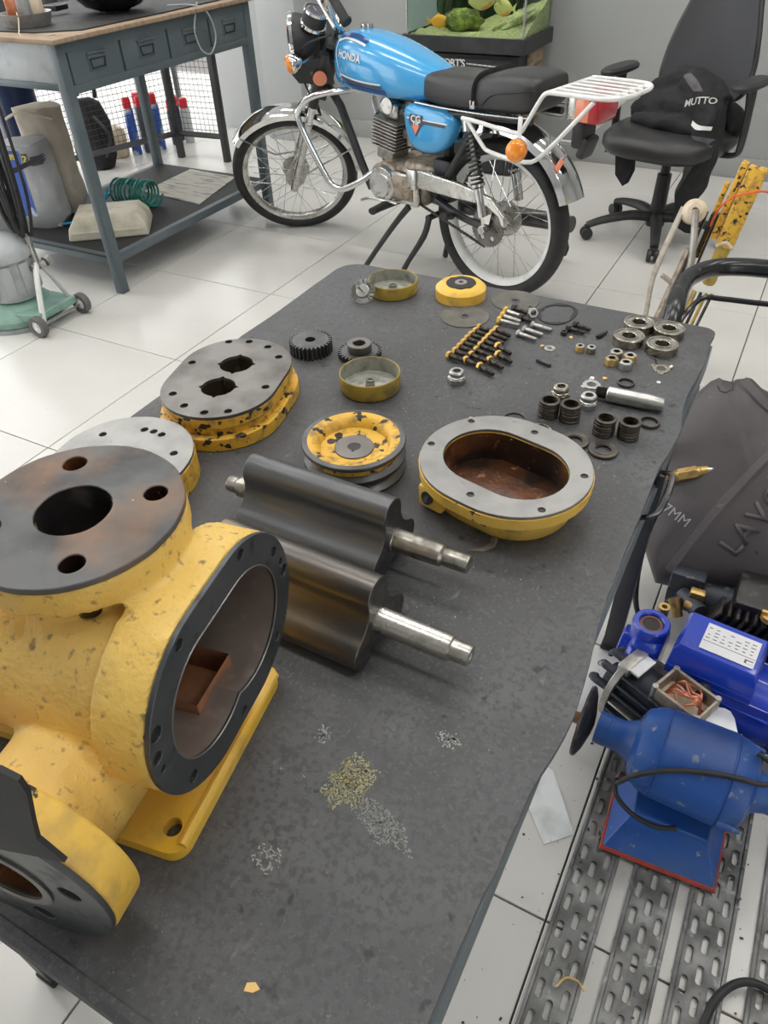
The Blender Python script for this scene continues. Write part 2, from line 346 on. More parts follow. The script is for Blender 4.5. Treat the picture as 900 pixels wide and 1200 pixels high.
def text_bm(s, size, mtx, ext=.0006, align='CENTER', bold=0, spacing=1.0):
    cu = bpy.data.curves.new('t', 'FONT'); cu.body = s; cu.size = size; cu.align_x = align; cu.align_y = 'CENTER'; cu.extrude = ext; cu.offset = bold; cu.space_character = spacing
    cu.resolution_u = 3
    o = bpy.data.objects.new('t', cu); COL.objects.link(o); dg = bpy.context.evaluated_depsgraph_get(); dg.update()
    me = bpy.data.meshes.new_from_object(o.evaluated_get(dg)); bpy.data.objects.remove(o); bpy.data.curves.remove(cu)
    bm = NB(); bm.from_mesh(me); bpy.data.meshes.remove(me); bmesh.ops.transform(bm, matrix=mtx, verts=bm.verts)
    return bm
def project(bm, tree, d, lift=.0008, back=.5):
    """slide the vertices of bm along d on to a surface, keeping their thickness"""
    d = Vector(d).normalized()
    for v in bm.verts:
        h = tree.ray_cast(v.co - d*back, d)
        if h[0] is not None: v.co = h[0] + h[1]*lift
    return bm
def hexbolt(parent, L_, r, head, mh, ms, across=1.0, hh=None):
    """lies on its side: head at the origin, shank along +x"""
    hh = hh or head*.75
    b = NB(); prism(b, ngon(head, 6), -hh, 0, mtx=toX(0, 0, head*.87)); obj('bolt_head', b, mh, parent, bev=.0004)
    b = NB(); z = head*.87
    prof = [(r, 0), (r, L_*.45)]
    k = max(6, int(L_*.5/.0012))
    for i in range(k):
        x = L_*.47+(L_*.5)*i/k; prof += [(r, x), (r*.86, x+L_*.25/k)]
    prof += [(r*.8, L_)]
    spin(b, prof, 12, toX(0, 0, z)); obj('threaded_shank', b, ms, parent)
# ================================================================ the setting
b = NB(); bx(b, (-.6, 1.5, -.06), (12.6, 10.6, .1)); fl = obj('floor', b, 'grout'); fl['kind'] = 'structure'
b = NB(); bx(b, (0, 0, -.0045), (.5965, .5965, .009)); 
bmesh.ops.bevel(b, geom=[e for e in b.edges if all(v.co.z > -.001 for v in e.verts)], offset=.0012, segments=1, affect='EDGES')
tme = mesh_of(b, 'tile', 'tile', flat=True)
TV = []
for k in range(4):
    v = .93+.05*k
    TV.append(tme)
for i in range(-11, 9):
    for j in range(-4, 8):
        t = bpy.data.objects.new('tile', tme); COL.objects.link(t); t.parent = fl
        t.location = (.6*i+.3, .6*j+.3, random.uniform(-.0006, 0)); t.rotation_euler = (0, 0, (0, pi/2, pi, -pi/2)[(i*7+j*3) % 4])
def struct(name, bm, m, **k):
    o = obj(name, bm, m, **k); o['kind'] = 'structure'; return o
b = NB(); bx(b, (1.95, 3.52, 1.6), (6.2, .14, 3.2)); struct('wall_back', b, 'wall')
b = NB(); bx(b, (-1.25, 3.35, 1.6), (.28, .30, 3.2), bev=.003); struct('trim_1', b, 'panel_grey', )
b = NB(); bx(b, (-1.655, 3.42, 1.6), (.53, .16, 3.2), bev=.003); struct('wall_left', b, 'panel_grey')
b = NB(); bx(b, (5.0, .6, 1.6), (.1, 6.0, 3.2)); struct('wall_right', b, 'wall')
b = NB(); bx(b, (.9, -3.4, 1.6), (8.2, .1, 3.2)); struct('wall_front', b, 'wall')
b = NB(); bx(b, (.3, .4, 3.22), (9.4, 7.4, .06)); struct('ceiling', b, 'ceiling')
b = NB(); bx(b, (.99, 3.444, .05), (4.25, .012, .10), bev=.002); struct('baseboard_back', b, 'wall')
b = NB(); bx(b, (-6.5, 5.2, 1.5), (.1, 4.0, 3.0)); bx(b, (-4.3, 7.0, 1.5), (5.0, .1, 3.0)); struct('wall_outer', b, 'white')
# ceiling lamps (out of frame, they light the room)
lt = thing('ceiling_light', 'long white ceiling lamp panel above the workshop', 'lamp', (-.6, -.6, 3.19), group='ceiling lamp panels')
b = NB(); bx(b, (0, 0, -.012), (1.26, .36, .03), bev=.004); obj('lamp_frame', b, 'white', lt)
b = NB(); bx(b, (0, 0, -.031), (1.18, .28, .008)); obj('diffuser', b, 'lamp', lt)
lt['label'] = 'ceiling lamp panel of the front row, second from the open side'
for x, y, lab in ((1.2, -.6, 'front row, straight above the work table'), (3.0, -.6, 'front row, nearest the right wall'), (-.6, .9, 'middle row, above the floor left of the table'), (1.2, .9, 'middle row, above the far end of the table'), (3.0, .9, 'middle row, nearest the right wall'), (-.6, 2.4, 'back row, above the motorcycle front wheel'), (1.2, 2.4, 'back row, above the office chair'), (3.0, 2.4, 'back row, nearest the right wall'), (-2.6, .2, 'left end, nearer the camera'), (-2.6, 2.0, 'left end, above the mesh fence')):
    dup(lt, (x, y, 3.19), 0, 'ceiling lamp panel of the '+lab)
# ================================================================ the rubber topped work table
TZ = .745
tb = thing('work_table', 'low steel work table with a black rubber mat holding the pump parts', 'table', (1.44, -.505, 0))
def TL(x, y, z): return (x-1.44, y+.505, z)
b = NB(); bx(b, TL(1.437, -.505, .7255), (.66, 1.11, .022)); obj('table_top', b, 'bench_grey', tb)
# rubber mat with a slightly uneven outline and rounded corners
X0, X1, Y0, Y1 = 1.095, 1.772, -1.078, .058
out = []
def edge(p, q, n):
    for i in range(n): out.append((p[0]+(q[0]-p[0])*i/n, p[1]+(q[1]-p[1])*i/n))
edge((X0, Y0+.02), (X0, Y1-.05), 30)
for i in range(9):
    t = pi-pi/2*i/8; out.append((X0+.05+.05*cos(t), Y1-.05+.05*sin(t)))
edge((X0+.06, Y1), (X1-.02, Y1), 20)
for i in range(6):
    t = pi/2-pi/2*i/5; out.append((X1-.018+.018*cos(t), Y1-.018+.018*sin(t)))
edge((X1, Y1-.02), (X1, Y0+.02), 50); edge((X1, Y0), (X0+.02, Y0), 30)
out = [(x+(.011*math.exp(-((y+.72)/.13)**2)+.004*math.exp(-((y+.25)/.08)**2) if x > 1.7 else 0)+.006*mnoise.noise((x*9, y*9, 3))+.0015*mnoise.noise((x*60, y*60, 3)), y+.004*mnoise.noise((x*9, y*9, 7))) for x, y in out]
b = NB(); prism(b, [(x-1.44, y+.505) for x, y in out], .7368, TZ); obj('rubber_mat', b, 'rubber_mat', tb, bev=.0015)
b = NB(); bx(b, TL(1.758, -.505, .695), (.030, 1.12, .045), bev=.002); obj('side_rail', b, 'bench_grey', tb)
b = NB(); bx(b, TL(1.757, -.505, .655), (.02, 1.04, .028), bev=.002); obj('side_rail', b, 'black_paint', tb)
b = NB(); bx(b, TL(1.12, -.505, .69), (.028, 1.10, .06), bev=.002); obj('side_rail', b, 'bench_grey', tb)
b = NB(); bx(b, TL(1.437, -1.062, .685), (.64, .028, .075), bev=.004); obj('front_rail', b, 'black_paint', tb)
b = NB(); tube(b, [TL(1.095, -1.081, .738), TL(1.772, -1.081, .738)], .0085, 10); obj('rolled_mat_edge', b, 'rubber_mat', tb)
b = NB(); bx(b, TL(1.437, .045, .69), (.64, .02, .06), bev=.002); obj('back_rail', b, 'bench_grey', tb)
for x, y in ((1.742, .01), (1.742, -1.03), (1.135, .01), (1.135, -1.03)):
    b = NB(); bx(b, TL(x, y, .36), (.034, .034, .71), bev=.002); l = obj('leg', b, 'black_paint', tb)
    b = NB(); bx(b, TL(x, y, .006), (.040, .040, .012), bev=.003); obj('foot_cap', b, 'rubber', l)
# loop handle folded out of the far side of the table
b = NB(); pts = [(1.770, -.330, .728), (1.784, -.333, .735), (1.790, -.345, .735), (1.791, -.385, .732), (1.786, -.410, .728), (1.768, -.418, .722)]
tube(b, [TL(*p) for p in smooth_path(pts, 5)], .0042, 8, flat=.45); obj('handle', b, 'black_gloss', tb)
b = NB(); bx(b, TL(1.776, -.332, .722), (.012, .016, .020), bev=.002); obj('bracket', b, 'black_paint', tb)
# scuffs: a film of ochre powder and pale scrapings lies on the mat
def flakes(name, cx, cy, sx, sy, ang, n, m, lab, s0=.0012):
    b = NB()
    for i in range(n):
        t = random.uniform(0, 2*pi); rr = random.random()**.62*(.95+.55*mnoise.noise((cos(t)*2, sin(t)*2, cx*50))); x, y = rr*cos(t)*sx, rr*sin(t)*sy
        px, py = cx+x*cos(ang)-y*sin(ang), cy+x*sin(ang)+y*cos(ang); s = random.uniform(.5, 1.6)*s0
        bx(b, (px, py, TZ+.0003), (s*random.uniform(.8, 3), s*.8, .0005), Matrix.Rotation(random.uniform(0, pi), 4, 'Z'))
    o = obj(name, b, m, flat=True); tag(o, lab, 'debris', kind='stuff'); return o
flakes('paint_dust', 1.642, -.872, .020, .026, 0, 900, 'flake_yellow', 'yellowish scraped patch of dust on the mat in front of the pump rotors', .0008)
flakes('pale_scrapings', 1.682, -.892, .030, .013, -.25, 750, 'flake_white', 'pale grey scraped streak leading off the yellowish dust patch', .0006)
flakes('pale_scrapings', 1.698, -.80, .012, .008, .2, 60, 'flake_white', 'small white scuff on the mat near its right edge', .0011)
flakes('pale_scrapings', 1.60, -.845, .007, .008, .2, 60, 'flake_white', 'tiny pale scuff between pump base and dust patch', .001)
flakes('pale_scrapings', 1.618, -.955, .012, .012, .2, 60, 'flake_white', 'pale scuff in front of the pump base corner', .001)
flakes('grit', 1.45, -.45, .30, .52, 0, 260, 'flake_white', 'loose pale grit scattered all over the rubber mat', .0007)
b = NB(); prism(b, [(0, 0), (.006, .002), (.009, .006), (.004, .008), (-.001, .005)], 0, .0008); o = obj('paint_flake', b, 'chip'); o.location = (1.655, -1.035, TZ); tag(o, 'large yellow paint flake at the near edge of the mat', 'paint flake')
for x, y, a, lab in ((1.541, -.115, .4, 'orange paint chip beside the small flat washer'), (1.577, -.07, 1.4, 'orange paint chip just in front of the black screws'), (1.66, -.165, 2.5, 'thin curled orange clip behind the grey pin')):
    b = NB(); prism(b, [(0, 0), (.005, .001), (.007, .004), (.002, .006)], 0, .0025); o = obj('paint_chip', b, 'chip'); o.location = (x, y, TZ); o.rotation_euler = (0, 0, a); tag(o, lab, 'paint chip')
# ================================================================ the big yellow pump casing
pu = thing('pump_casing', 'large yellow cast pump casing with open oval face and round flanges', 'pump', (1.557, -.885, TZ), .165)
ZC = .128
def chamber(grow=0, n=16):
    r = .0515+grow; h = .026; o = []
    # stadium on top, two arcs meeting in a cusp below
    a0 = math.asin(h/r)
    o += [(h+r*cos(t), r*sin(t)) for t in [-(pi/2)+(-a0)*1+(pi+a0)*i/(2*n)*1 for i in range(2*n+1)]]
    o += [(-h+r*cos(t), r*sin(t)) for t in [pi/2+(pi+a0)*i/(2*n) for i in range(2*n+1)]]
    # drop doubled cusp point
    return o[:-1]
b = NB()
prism(b, stad(.205, .155, 20), -.045, -.0035, mtx=toX(0, 0, ZC))                       # face flange
prism(b, stad(.185, .132, 20), -.245, -.03, mtx=toX(0, 0, ZC-.002))                    # barrel
cyl(b, (-.108, .012, .12), (-.108, .012, .213), .057, .060, 40)                         # neck of the top flange
cyl(b, (-.108, .012, .196), (-.108, .012, .228), .052, .0745, 48)
cyl(b, (-.108, .012, .208), (-.108, .012, .2305), .0765, .0765, 48)
cyl(b, (-.085, .01, .01), (-.085, .01, .10), .050, .055, 40)                            # pedestal
cyl(b, (-.085, .0, .078), (-.085, -.148, .078), .052, .050, 40)                         # side outlet
prism(b, stad(.20, .15, 20), -.29, -.245, mtx=toX(0, 0, ZC))
o = obj('casing', b, 'cast_yellow', pu); fuse(o, .0032, 4, .5)
t = NB(); prism(t, chamber(0), -.165, .02, mtx=toX(0, 0, ZC))
cut(o, t)
t = NB(); bx(t, (-.046, .002, .075), (.046, .052, .044)); cut(o, t)
t = NB(); cyl(t, (-.108, .012, .16), (-.108, .012, .30), .026, .026, 32)
for k in range(4):
    a = R(45+90*k)-.165; cyl(t, (-.108+.056*cos(a), .012+.056*sin(a), .19), (-.108+.056*cos(a), .012+.056*sin(a), .26), .0088, .0088, 20)
cut(o, t)
# yellow square-cut rim of the outlet flange
def ringpts(cy): return None
OX, OZ, ORad = -.084, .0800, .080
b = NB(); prism(b, c2(0, 0, ORad, 64), 0, .027, holes=[c2(0, 0, .03, 32)]+[c2(.055*cos(a), .055*sin(a), .0085, 16) for a in (R(10), R(100), R(190), R(280))], mtx=toY(OX, -.139, OZ)); obj('outlet_flange', b, 'yellow', pu, bev=.002)
b = NB(); prism(b, c2(0, 0, ORad-.001, 64), .027, .031, holes=[c2(0, 0, .030, 32)]+[c2(.055*cos(a), .055*sin(a), .0085, 16) for a in (R(10), R(100), R(190), R(280))], mtx=toY(OX, -.139, OZ)); obj('flange_face', b, 'face_black', pu, bev=.0006, label='black machined face of the outlet flange')
b = NB(); spin(b, [(.029, 0), (.036, 0), (.036, .002), (.029, .002)], 40, toY(OX, -.1695, OZ), closed=True); obj('raised_ring', b, 'iron', pu)
b = NB(); spin(b, [(0, .0), (.0296, .0), (.0296, .058)], 32, toY(OX, -.11, OZ), cap=False); obj('outlet_bore', b, 'rust', pu)
b = NB(); flap = [(-.165, .135), (-.06, .139), (-.026, .152), (-.004, .160), (-.014, .180), (-.008, .201), (.004, .238), (.004, .250), (-.006, .254), (-.018, .246), (-.07, .232), (-.14, .20), (-.165, .17)]
prism(b, flap, 0, .003, mtx=toY(0, -.1705, 0)); obj('torn_gasket', b, 'rubber', pu, label='torn black gasket sheet standing up from the outlet flange')
b = NB(); prism(b, c2(0, 0, .0765, 64), .2305, .2355, holes=[c2(0, 0, .0265, 32)]+[c2(.056*cos(R(45+90*k)-.165), .056*sin(R(45+90*k)-.165), .0088, 18) for k in range(4)], mtx=Matrix.Translation((-.108, .012, 0)))
wob(b, .0006, 60); obj('inlet_gasket', b, 'flange_face', pu, bev=.0008, label='dark grey gasket face on the round top flange')
b = NB(); spin(b, [(.0256, .2352), (.0252, .165), (.0, .164)], 32, Matrix.Translation((-.108, .012, 0)), cap=False); obj('inlet_bore', b, 'oily_black', pu)
for k in range(4):
    a = R(45+90*k)-.165; b = NB(); spin(b, [(.0084, .2345), (.0084, .192), (0, .192)], 18, Matrix.Translation((-.108+.056*cos(a), .012+.056*sin(a), 0)), cap=False); obj('bolt_hole_lining', b, 'rust', pu)
b = NB(); tube(b, [Vector((.0001, y, ZC+z)) for y, z in chamber(0, 14)], .0007, 5, closed=True); obj('bore_edge_highlight', b, 'iron_light', pu, label='thin bright ring put in as the highlight along the bore edge')  # edge highlight of the bore, modelled as a thin ring of lighter metal
# black machined oval face with bolt holes
HO = [(.084, .030, .0045), (.094, .0, .0055), (.092, .012, .0035), (.040, .068, .0045), (-.045, .067, .0045), (-.088, .030, .0058), (-.094, .012, .0048), (-.093, -.002, .003), (-.072, -.047, .005), (.0, -.0675, .0045), (.066, -.052, .0045)]
b = NB(); prism(b, stad(.2045, .1545, 24), -.004, 0, holes=[chamber(0, 12)]+[c2(y, z, r, 12) for y, z, r in HO], mtx=toX(0, 0, ZC)); obj('machined_face', b, 'face_black', pu, bev=.0005, label='oily black machined oval face with bolt holes')
b = NB(); XS = [-.002, -.012, -.023, -.034, -.046, -.058, -.069, -.09, -.12, -.1655]; cho = chamber(-.0004)
cho = [p for i, p in enumerate(cho)]; cden = []
for i in range(len(cho)):
    p, q = cho[i], cho[(i+1) % len(cho)]; m_ = max(1, int(math.hypot(q[0]-p[0], q[1]-p[1])/.003))
    cden += [(p[0]+(q[0]-p[0])*j/m_, p[1]+(q[1]-p[1])*j/m_) for j in range(m_)]
vv = [[b.verts.new((x, y, ZC+z)) for y, z in cden] for x in XS]; n_ = len(cden)
for i in range(len(XS)-1):
    for j in range(n_):
        k = (j+1) % n_; my = (cden[j][0]+cden[k][0])/2; mz = (cden[j][1]+cden[k][1])/2; mx_ = (XS[i]+XS[i+1])/2
        if mz < 0 and -.022 < my < .026 and -.0685 < mx_ < -.0235: continue
        b.faces.new((vv[i][j], vv[i][k], vv[i+1][k], vv[i+1][j]))
b.faces.new(vv[-1])
ch = obj('rotor_chamber', b, 'bore', pu, label='brown machined bore with two lobes')
for y, z, r in HO:
    b = NB(); prism(b, c2(y, z, r*1.1, 12), -.02, -.0026, mtx=toX(0, 0, ZC)); obj('bolt_hole', b, 'oily_black', pu)
b = NB(); 
port = [(-.018, -.020), (.020, -.022), (.020, .022), (-.018, .018)]
# rusty port in the floor of the chamber
bx(b, (-.046, .002, .0745), (.0455, .0515, .030)); bmesh.ops.delete(b, geom=[f for f in b.faces if f.calc_center_median().z > .089], context='FACES_ONLY'); obj('port', b, 'rust_dry', pu, label='rusty square port in the chamber floor')
b = NB(); bx(b, (-.0670, .002, .070), (.003, .044, .012)); obj('port_opening', b, 'oily_black', pu)
# base plate with raised rim
def plate(x0, x1, y0, y1, r=.014):
    o = []
    for cx, cy, a in ((x1-r, y1-r, 0), (x0+r, y1-r, 90), (x0+r, y0+r, 180), (x1-r, y0+r, 270)):
        o += [(cx+r*cos(R(a+15*i)), cy+r*sin(R(a+15*i))) for i in range(7)]
    return o
hl = [c2(-.028, -.084, .0075, 18), c2(-.028, .058, .0075, 18)]
b = NB(); prism(b, plate(-.118, -.010, -.104, .078), 0, .012, holes=hl); wob(b, .0008, 50); obj('base_plate', b, 'yellow', pu, bev=.003, label='bright yellow base plate with bolt holes')
b = NB(); tube(b, [(-.013, -.095, .013), (-.013, .07, .013)], .0042, 8); obj('base_rim', b, 'yellow', pu)
b = NB(); prism(b, plate(-.29, -.19, -.055, .075), 0, .012); obj('base_plate', b, 'yellow', pu, bev=.003)
b = NB(); cyl(b, (-.24, .01, .01), (-.24, .01, .09), .04, .045, 32); obj('rear_pedestal', b, 'yellow', pu)

# ================================================================ two three-lobed rotors
def lobed():
    o = []; d, r = .034, .018; D, Rr = .056, .0309
    for k in range(3):
        a = R(90+120*k)
        c = Vector((d*cos(a), d*sin(a)))
        # lobe arc from -th to +th around a
        t = Vector((D*cos(a+R(60)), D*sin(a+R(60)))); v = (t-c).normalized(); th = math.atan2(v.y, v.x)-a
        th = (th+pi) % (2*pi)-pi
        for i in range(13): o.append((c.x+r*cos(a-th+2*th*i/12), c.y+r*sin(a-th+2*th*i/12)))
        w0 = (c-t); a0 = math.atan2(w0.y, w0.x)
        c3 = Vector((d*cos(a+R(120)), d*sin(a+R(120)))); w1 = c3-t; a1 = math.atan2(w1.y, w1.x)
        dd = (a1-a0+pi) % (2*pi)-pi
        for i in range(1, 10): o.append((t.x+Rr*cos(a0+dd*i/10), t.y+Rr*sin(a0+dd*i/10)))
    return o
def rotor(loc, rz, label, mbody, mshaft, segs_r, segs_l, holes):
    t = thing('pump_rotor', label, 'rotor', loc, rz, 'three-lobed pump rotors')
    b = NB(); prism(b, lobed(), -.176, 0, mtx=toX(0, 0, .035)); o = obj('lobed_body', b, mbody, t, bev=.0008, sharp=50)
    b = NB(); spin(b, segs_r, 28, toX(0, 0, .035)); obj('drive_shaft', b, mshaft, t)
    b = NB(); spin(b, segs_l, 28, toX(0, 0, .035)); obj('stub_shaft', b, mshaft, t)
    b = NB()
    for x in holes: cyl(b, (x, -.024, .0375), (x, -.0262, .0375), .0021, .0021, 10)
    obj('drilled_hole', b, 'oily_black', t)
    return t
rotor((1.558, -.631, TZ), R(-.3), 'dark grey three-lobed pump rotor with short stepped shaft, nearer the pulley', 'rotor_grey', 'steel_worn',
      [(0, -.01), (.0135, -.01), (.0135, .002), (.0125, .003), (.0125, .022), (.012, .024), (.0125, .026), (.0118, .055), (.0092, .058), (.0092, .0595), (.0098, .060), (.0098, .083), (.009, .085), (0, .085)],
      [(0, -.214), (.009, -.214), (.0095, -.212), (.0095, -.203), (.0085, -.202), (.0085, -.199), (.0118, -.198), (.0118, -.17), (0, -.17)], (-.128, -.072, -.02))
rotor((1.597, -.7345, TZ), R(-1.0), 'brown three-lobed pump rotor with long smooth shaft, nearer the camera', 'rotor', 'steel',
      [(0, -.01), (.0135, -.01), (.0135, .002), (.0128, .004), (.0126, .072), (.0122, .0735), (.0102, .0745), (.0102, .090), (.0095, .0925), (.004, .0925), (.003, .088), (0, .088)],
      [(0, -.214), (.0095, -.214), (.0118, -.17), (0, -.17)], (-.075,))

# ================================================================ open oval end cover
cv = thing('end_cover', 'yellow oval pump end cover lying open with a rusty hollow', 'pump cover', (1.6215, -.4805, TZ), R(-12))
def oval(L, Wd, n=20): return stad(L, Wd, n)
b = NB()
sec = [(.158, .122, 0), (.164, .130, .004), (.176, .146, .022), (.186, .158, .034), (.199, .176, .036), (.201, .178, .050)]
rings(b, [[Vector((x, y, z)) for x, y in oval(L, w)] for L, w, z in sec])
bx(b, (-.052, -.062, .020), (.034, .022, .030), bev=.004)
o = obj('cover_body', b, 'yellow', cv)
t = NB(); prism(t, stad(.148, .105, 20), .010, .09); cut(o, t)
b = NB(); prism(b, stad(.1985, .1755, 24), .0495, .054, holes=[stad(.1482, .1052, 20)]+[c2(x, y, .0042, 14) for x, y in ((-.078, .045), (-.088, -.022), (-.005, .071), (.002, -.0705), (.082, .032), (.075, -.046))])
obj('machined_rim', b, 'iron_light', cv, bev=.0006, label='bright ground metal rim with six bolt holes')
b = NB(); prism(b, stad(.1472, .1042, 20), .0108, .0490)
bmesh.ops.delete(b, geom=[f for f in b.faces if f.calc_center_median().z > .0485], context='FACES_ONLY'); obj('rusty_hollow', b, 'rust', cv, label='wet rust coating the hollow')
for x, y in ((-.078, .045), (-.088, -.022), (-.005, .071), (.002, -.0705), (.082, .032), (.075, -.046)):
    b = NB(); cyl(b, (x, y, .04), (x, y, .0525), .0042, .0042, 14); obj('bolt_hole', b, 'oily_black', cv)
b = NB(); cyl(b, (-.080, .060, .036), (-.092, .068, .036), .0055, .0055, 14); cyl(b, (-.090, .066, .036), (-.096, .070, .036), .0038, .0038, 12); obj('grease_nipple', b, 'brass', cv, label='small brass nipple')
b = NB(); cyl(b, (-.054, -.0725, .022), (-.0545, -.0755, .0225), .0082, .0082, 16); cyl(b, (-.054, -.0755, .022), (-.0545, -.0765, .0225), .0045, .0045, 6); obj('plug', b, 'iron_dark', cv, label='dark threaded plug')

# ================================================================ oval bearing carrier with two bores
bc = thing('bearing_carrier', 'yellow and grey oval bearing carrier with two shaped bores', 'pump part', (1.207, -.452, TZ), R(104))
def keyed(cx, cy, r, n=36, ph=0):
    o = []
    for i in range(n):
        t = 2*pi*i/n; k = r
        d = abs(((t-ph+pi/4) % (pi/2))-pi/4)
        if d < .10: k = r+.0045
        o.append((cx+k*cos(t), cy+k*sin(t)))
    return o
LO_ = [(.094*cos(R(18+36*k)), .066*sin(R(18+36*k))) for k in range(10)]
BO = [c2(-.031, 0, .0150, 28), c2(.031, 0, .0150, 28)]
KB = [keyed(-.031, 0, .0236, ph=R(10)), keyed(.031, 0, .0236, ph=R(10))]
def noisy(o, a=.0012, f=45): return [(x+a*mnoise.noise((x*f, y*f, 1)), y+a*mnoise.noise((x*f, y*f, 9))) for x, y in o]
def dense(o, n=4):
    r = []
    for i in range(len(o)):
        p, q = o[i], o[(i+1) % len(o)]
        m = max(1, int(math.hypot(q[0]-p[0], q[1]-p[1])/.006))
        r += [(p[0]+(q[0]-p[0])*j/m, p[1]+(q[1]-p[1])*j/m) for j in range(m)]
    return r
b = NB(); prism(b, noisy(dense(stad(.226, .168, 24))), 0, .019, holes=BO); obj('lower_flange', b, 'yellow_chip', bc, bev=.0015)
for x, y in LO_:
    b = NB(); cyl(b, (x*1.02, y*1.07, .0185), (x*1.02, y*1.07, .0196), .0052, .0052, 14); obj('flange_hole', b, 'oily_black', bc)
b = NB(); prism(b, noisy(dense(stad(.204, .148, 24))), .019, .030, holes=KB); obj('waist', b, 'yellow_chip', bc, bev=.001)
b = NB(); prism(b, noisy(dense(stad(.211, .157, 24)), .0008), .030, .0442, holes=KB); obj('upper_plate_edge', b, 'yellow_chip', bc, bev=.001)
CH = [(.090, .037), (.096, .007), (.086, -.026), (.061, -.052), (-.019, -.063), (-.084, -.037), (-.093, -.008), (-.083, .025), (-.059, .053), (.023, .064)]
b = NB(); prism(b, stad(.211, .157, 24), .044, .0485, holes=[keyed(-.031, 0, .0232, ph=R(10)), keyed(.031, 0, .0232, ph=R(10))]+[c2(x, y, .0054, 14) for x, y in CH if abs(y) < .07 and abs(x) < .098])
obj('upper_plate', b, 'iron', bc, bev=.0006, label='grey machined top plate with bolt holes')
for x, y in CH:
    b = NB(); cyl(b, (x, y, .0441), (x, y, .0446), .0054, .0054, 14); obj('bolt_hole', b, 'oily_black', bc)
for y in (-.031, .031):
    b = NB(); prism(b, keyed(y, 0, .0233, ph=R(10)), .012, .0441)
    bmesh.ops.delete(b, geom=[f for f in b.faces if f.calc_center_median().z > .044], context='FACES_ONLY')
    spin(b, [(.0233, .0125), (.015, .0125), (.015, .010), (.0135, .009), (.0135, .001)], 32, Matrix.Translation((y, 0, 0)), cap=False)
    q = obj('bore_liner', b, 'oily_black', bc)
    b = NB(); spin(b, [(.0160, .013), (.0178, .013), (.0178, .0155), (.0160, .0155)], 32, Matrix.Translation((y, 0, 0)), closed=True); obj('retaining_ring', b, 'zinc', bc)

# ================================================================ second round end plate, half hidden by the casing
ep = thing('end_plate', 'round grey end plate with yellow edge half hidden behind the pump flange', 'pump part', (1.197, -.657, TZ), R(100))
b = NB(); prism(b, stad(.19, .172, 24), 0, .034, holes=[c2(0, 0, .021, 28)]); wob(b, .0008, 50); obj('plate_edge', b, 'yellow_chip', ep, bev=.001)
hs = [(.075, .03, .0052), (.082, .0, .0045), (.08, .012, .005), (.08, -.012, .003), (.05, .065, .005), (.03, -.072, .005), (-.05, .062, .005), (-.07, -.03, .005)]
b = NB(); prism(b, stad(.189, .171, 24), .034, .0385, holes=[c2(0, 0, .021, 28)]+[c2(.066*cos(R(a)), .066*sin(R(a)), .0048, 14) for a in (-62, -20, -8, 4, 50, 95, 140, 185, 230)])
obj('machined_top', b, 'iron_light', ep, bev=.0006, label='grey machined top with stained bolt circle')
for a in (-62, -20, -8, 4, 50, 95, 140, 185, 230):
    b = NB(); cyl(b, (.066*cos(R(a)), .066*sin(R(a)), .0338), (.066*cos(R(a)), .066*sin(R(a)), .0345), .0049, .0049, 14); obj('bolt_hole', b, 'oily_black', ep)
b = NB(); spin(b, [(.0215, .0385), (.027, .0385), (.027, .0405), (.0215, .0405)], 32, closed=True); obj('bore_boss', b, 'iron', ep)
b = NB(); spin(b, [(.0212, .039), (.0212, .012), (.012, .010), (0, .010)], 28, cap=False); obj('bore_depth', b, 'oily_black', ep)

# ================================================================ double groove pulley
pl = thing('belt_pulley', 'yellow two-groove belt pulley with keyed hub lying flat', 'pulley', (1.434, -.500, TZ), R(20))
prof = [(.012, .004), (.060, .0), (.0635, .002), (.0635, .004), (.055, .0105), (.055, .0125), (.0635, .0195), (.0635, .0225), (.055, .029), (.055, .031), (.0635, .0385), (.0640, .0405), (.0632, .0428), (.060, .0436), (.0568, .0434)]
b = NB(); spin(b, prof, 64, cap=False); obj('grooved_rim', b, 'iron_dark', pl, sharp=30, label='dark bare metal rim with two belt grooves')
pr = [(.0570, .0432), (.0555, .0440), (.047, .0412), (.0425, .035), (.0415, .030), (.036, .0285), (.024, .0285)]
b = NB(); spin(b, [(r, z) for r, z in pr]+[(.024, .02), (.0570, .02)], 64, closed=True); obj('dished_web', b, 'yellow_chip', pl, sharp=50)
b = NB(); prism(b, c2(0, 0, .0245, 40), .018, .0305, holes=[[( .0078*cos(t), .0078*sin(t)) for t in [2*pi*i/20 for i in range(20)]]]); wob(b, .0004, 90); obj('hub', b, 'iron', pl, bev=.0008, label='bare grey hub around the shaft hole')
b = NB(); cyl(b, (0, 0, .017), (0, 0, .0297), .0077, .0077, 20); bx(b, (.0, -.0085, .0305), (.004, .005, .0006)); obj('keyed_bore', b, 'oily_black', pl)
for x, y in ((-.024, .024), (-.031, .010)):
    b = NB(); cyl(b, (x, y, .02), (x, y, .0288+.0004), .0052, .0052, 18); obj('web_hole', b, 'oily_black', pl)
# ================================================================ small parts laid out on the mat
def ringpiece(b, r0, r1, z0, z1, seg=32, ch=.0006):
    return spin(b, [(r0, z0), (r1-ch, z0), (r1, z0+ch), (r1, z1-ch), (r1-ch, z1), (r0+ch, z1), (r0, z1-ch)], seg, closed=True)
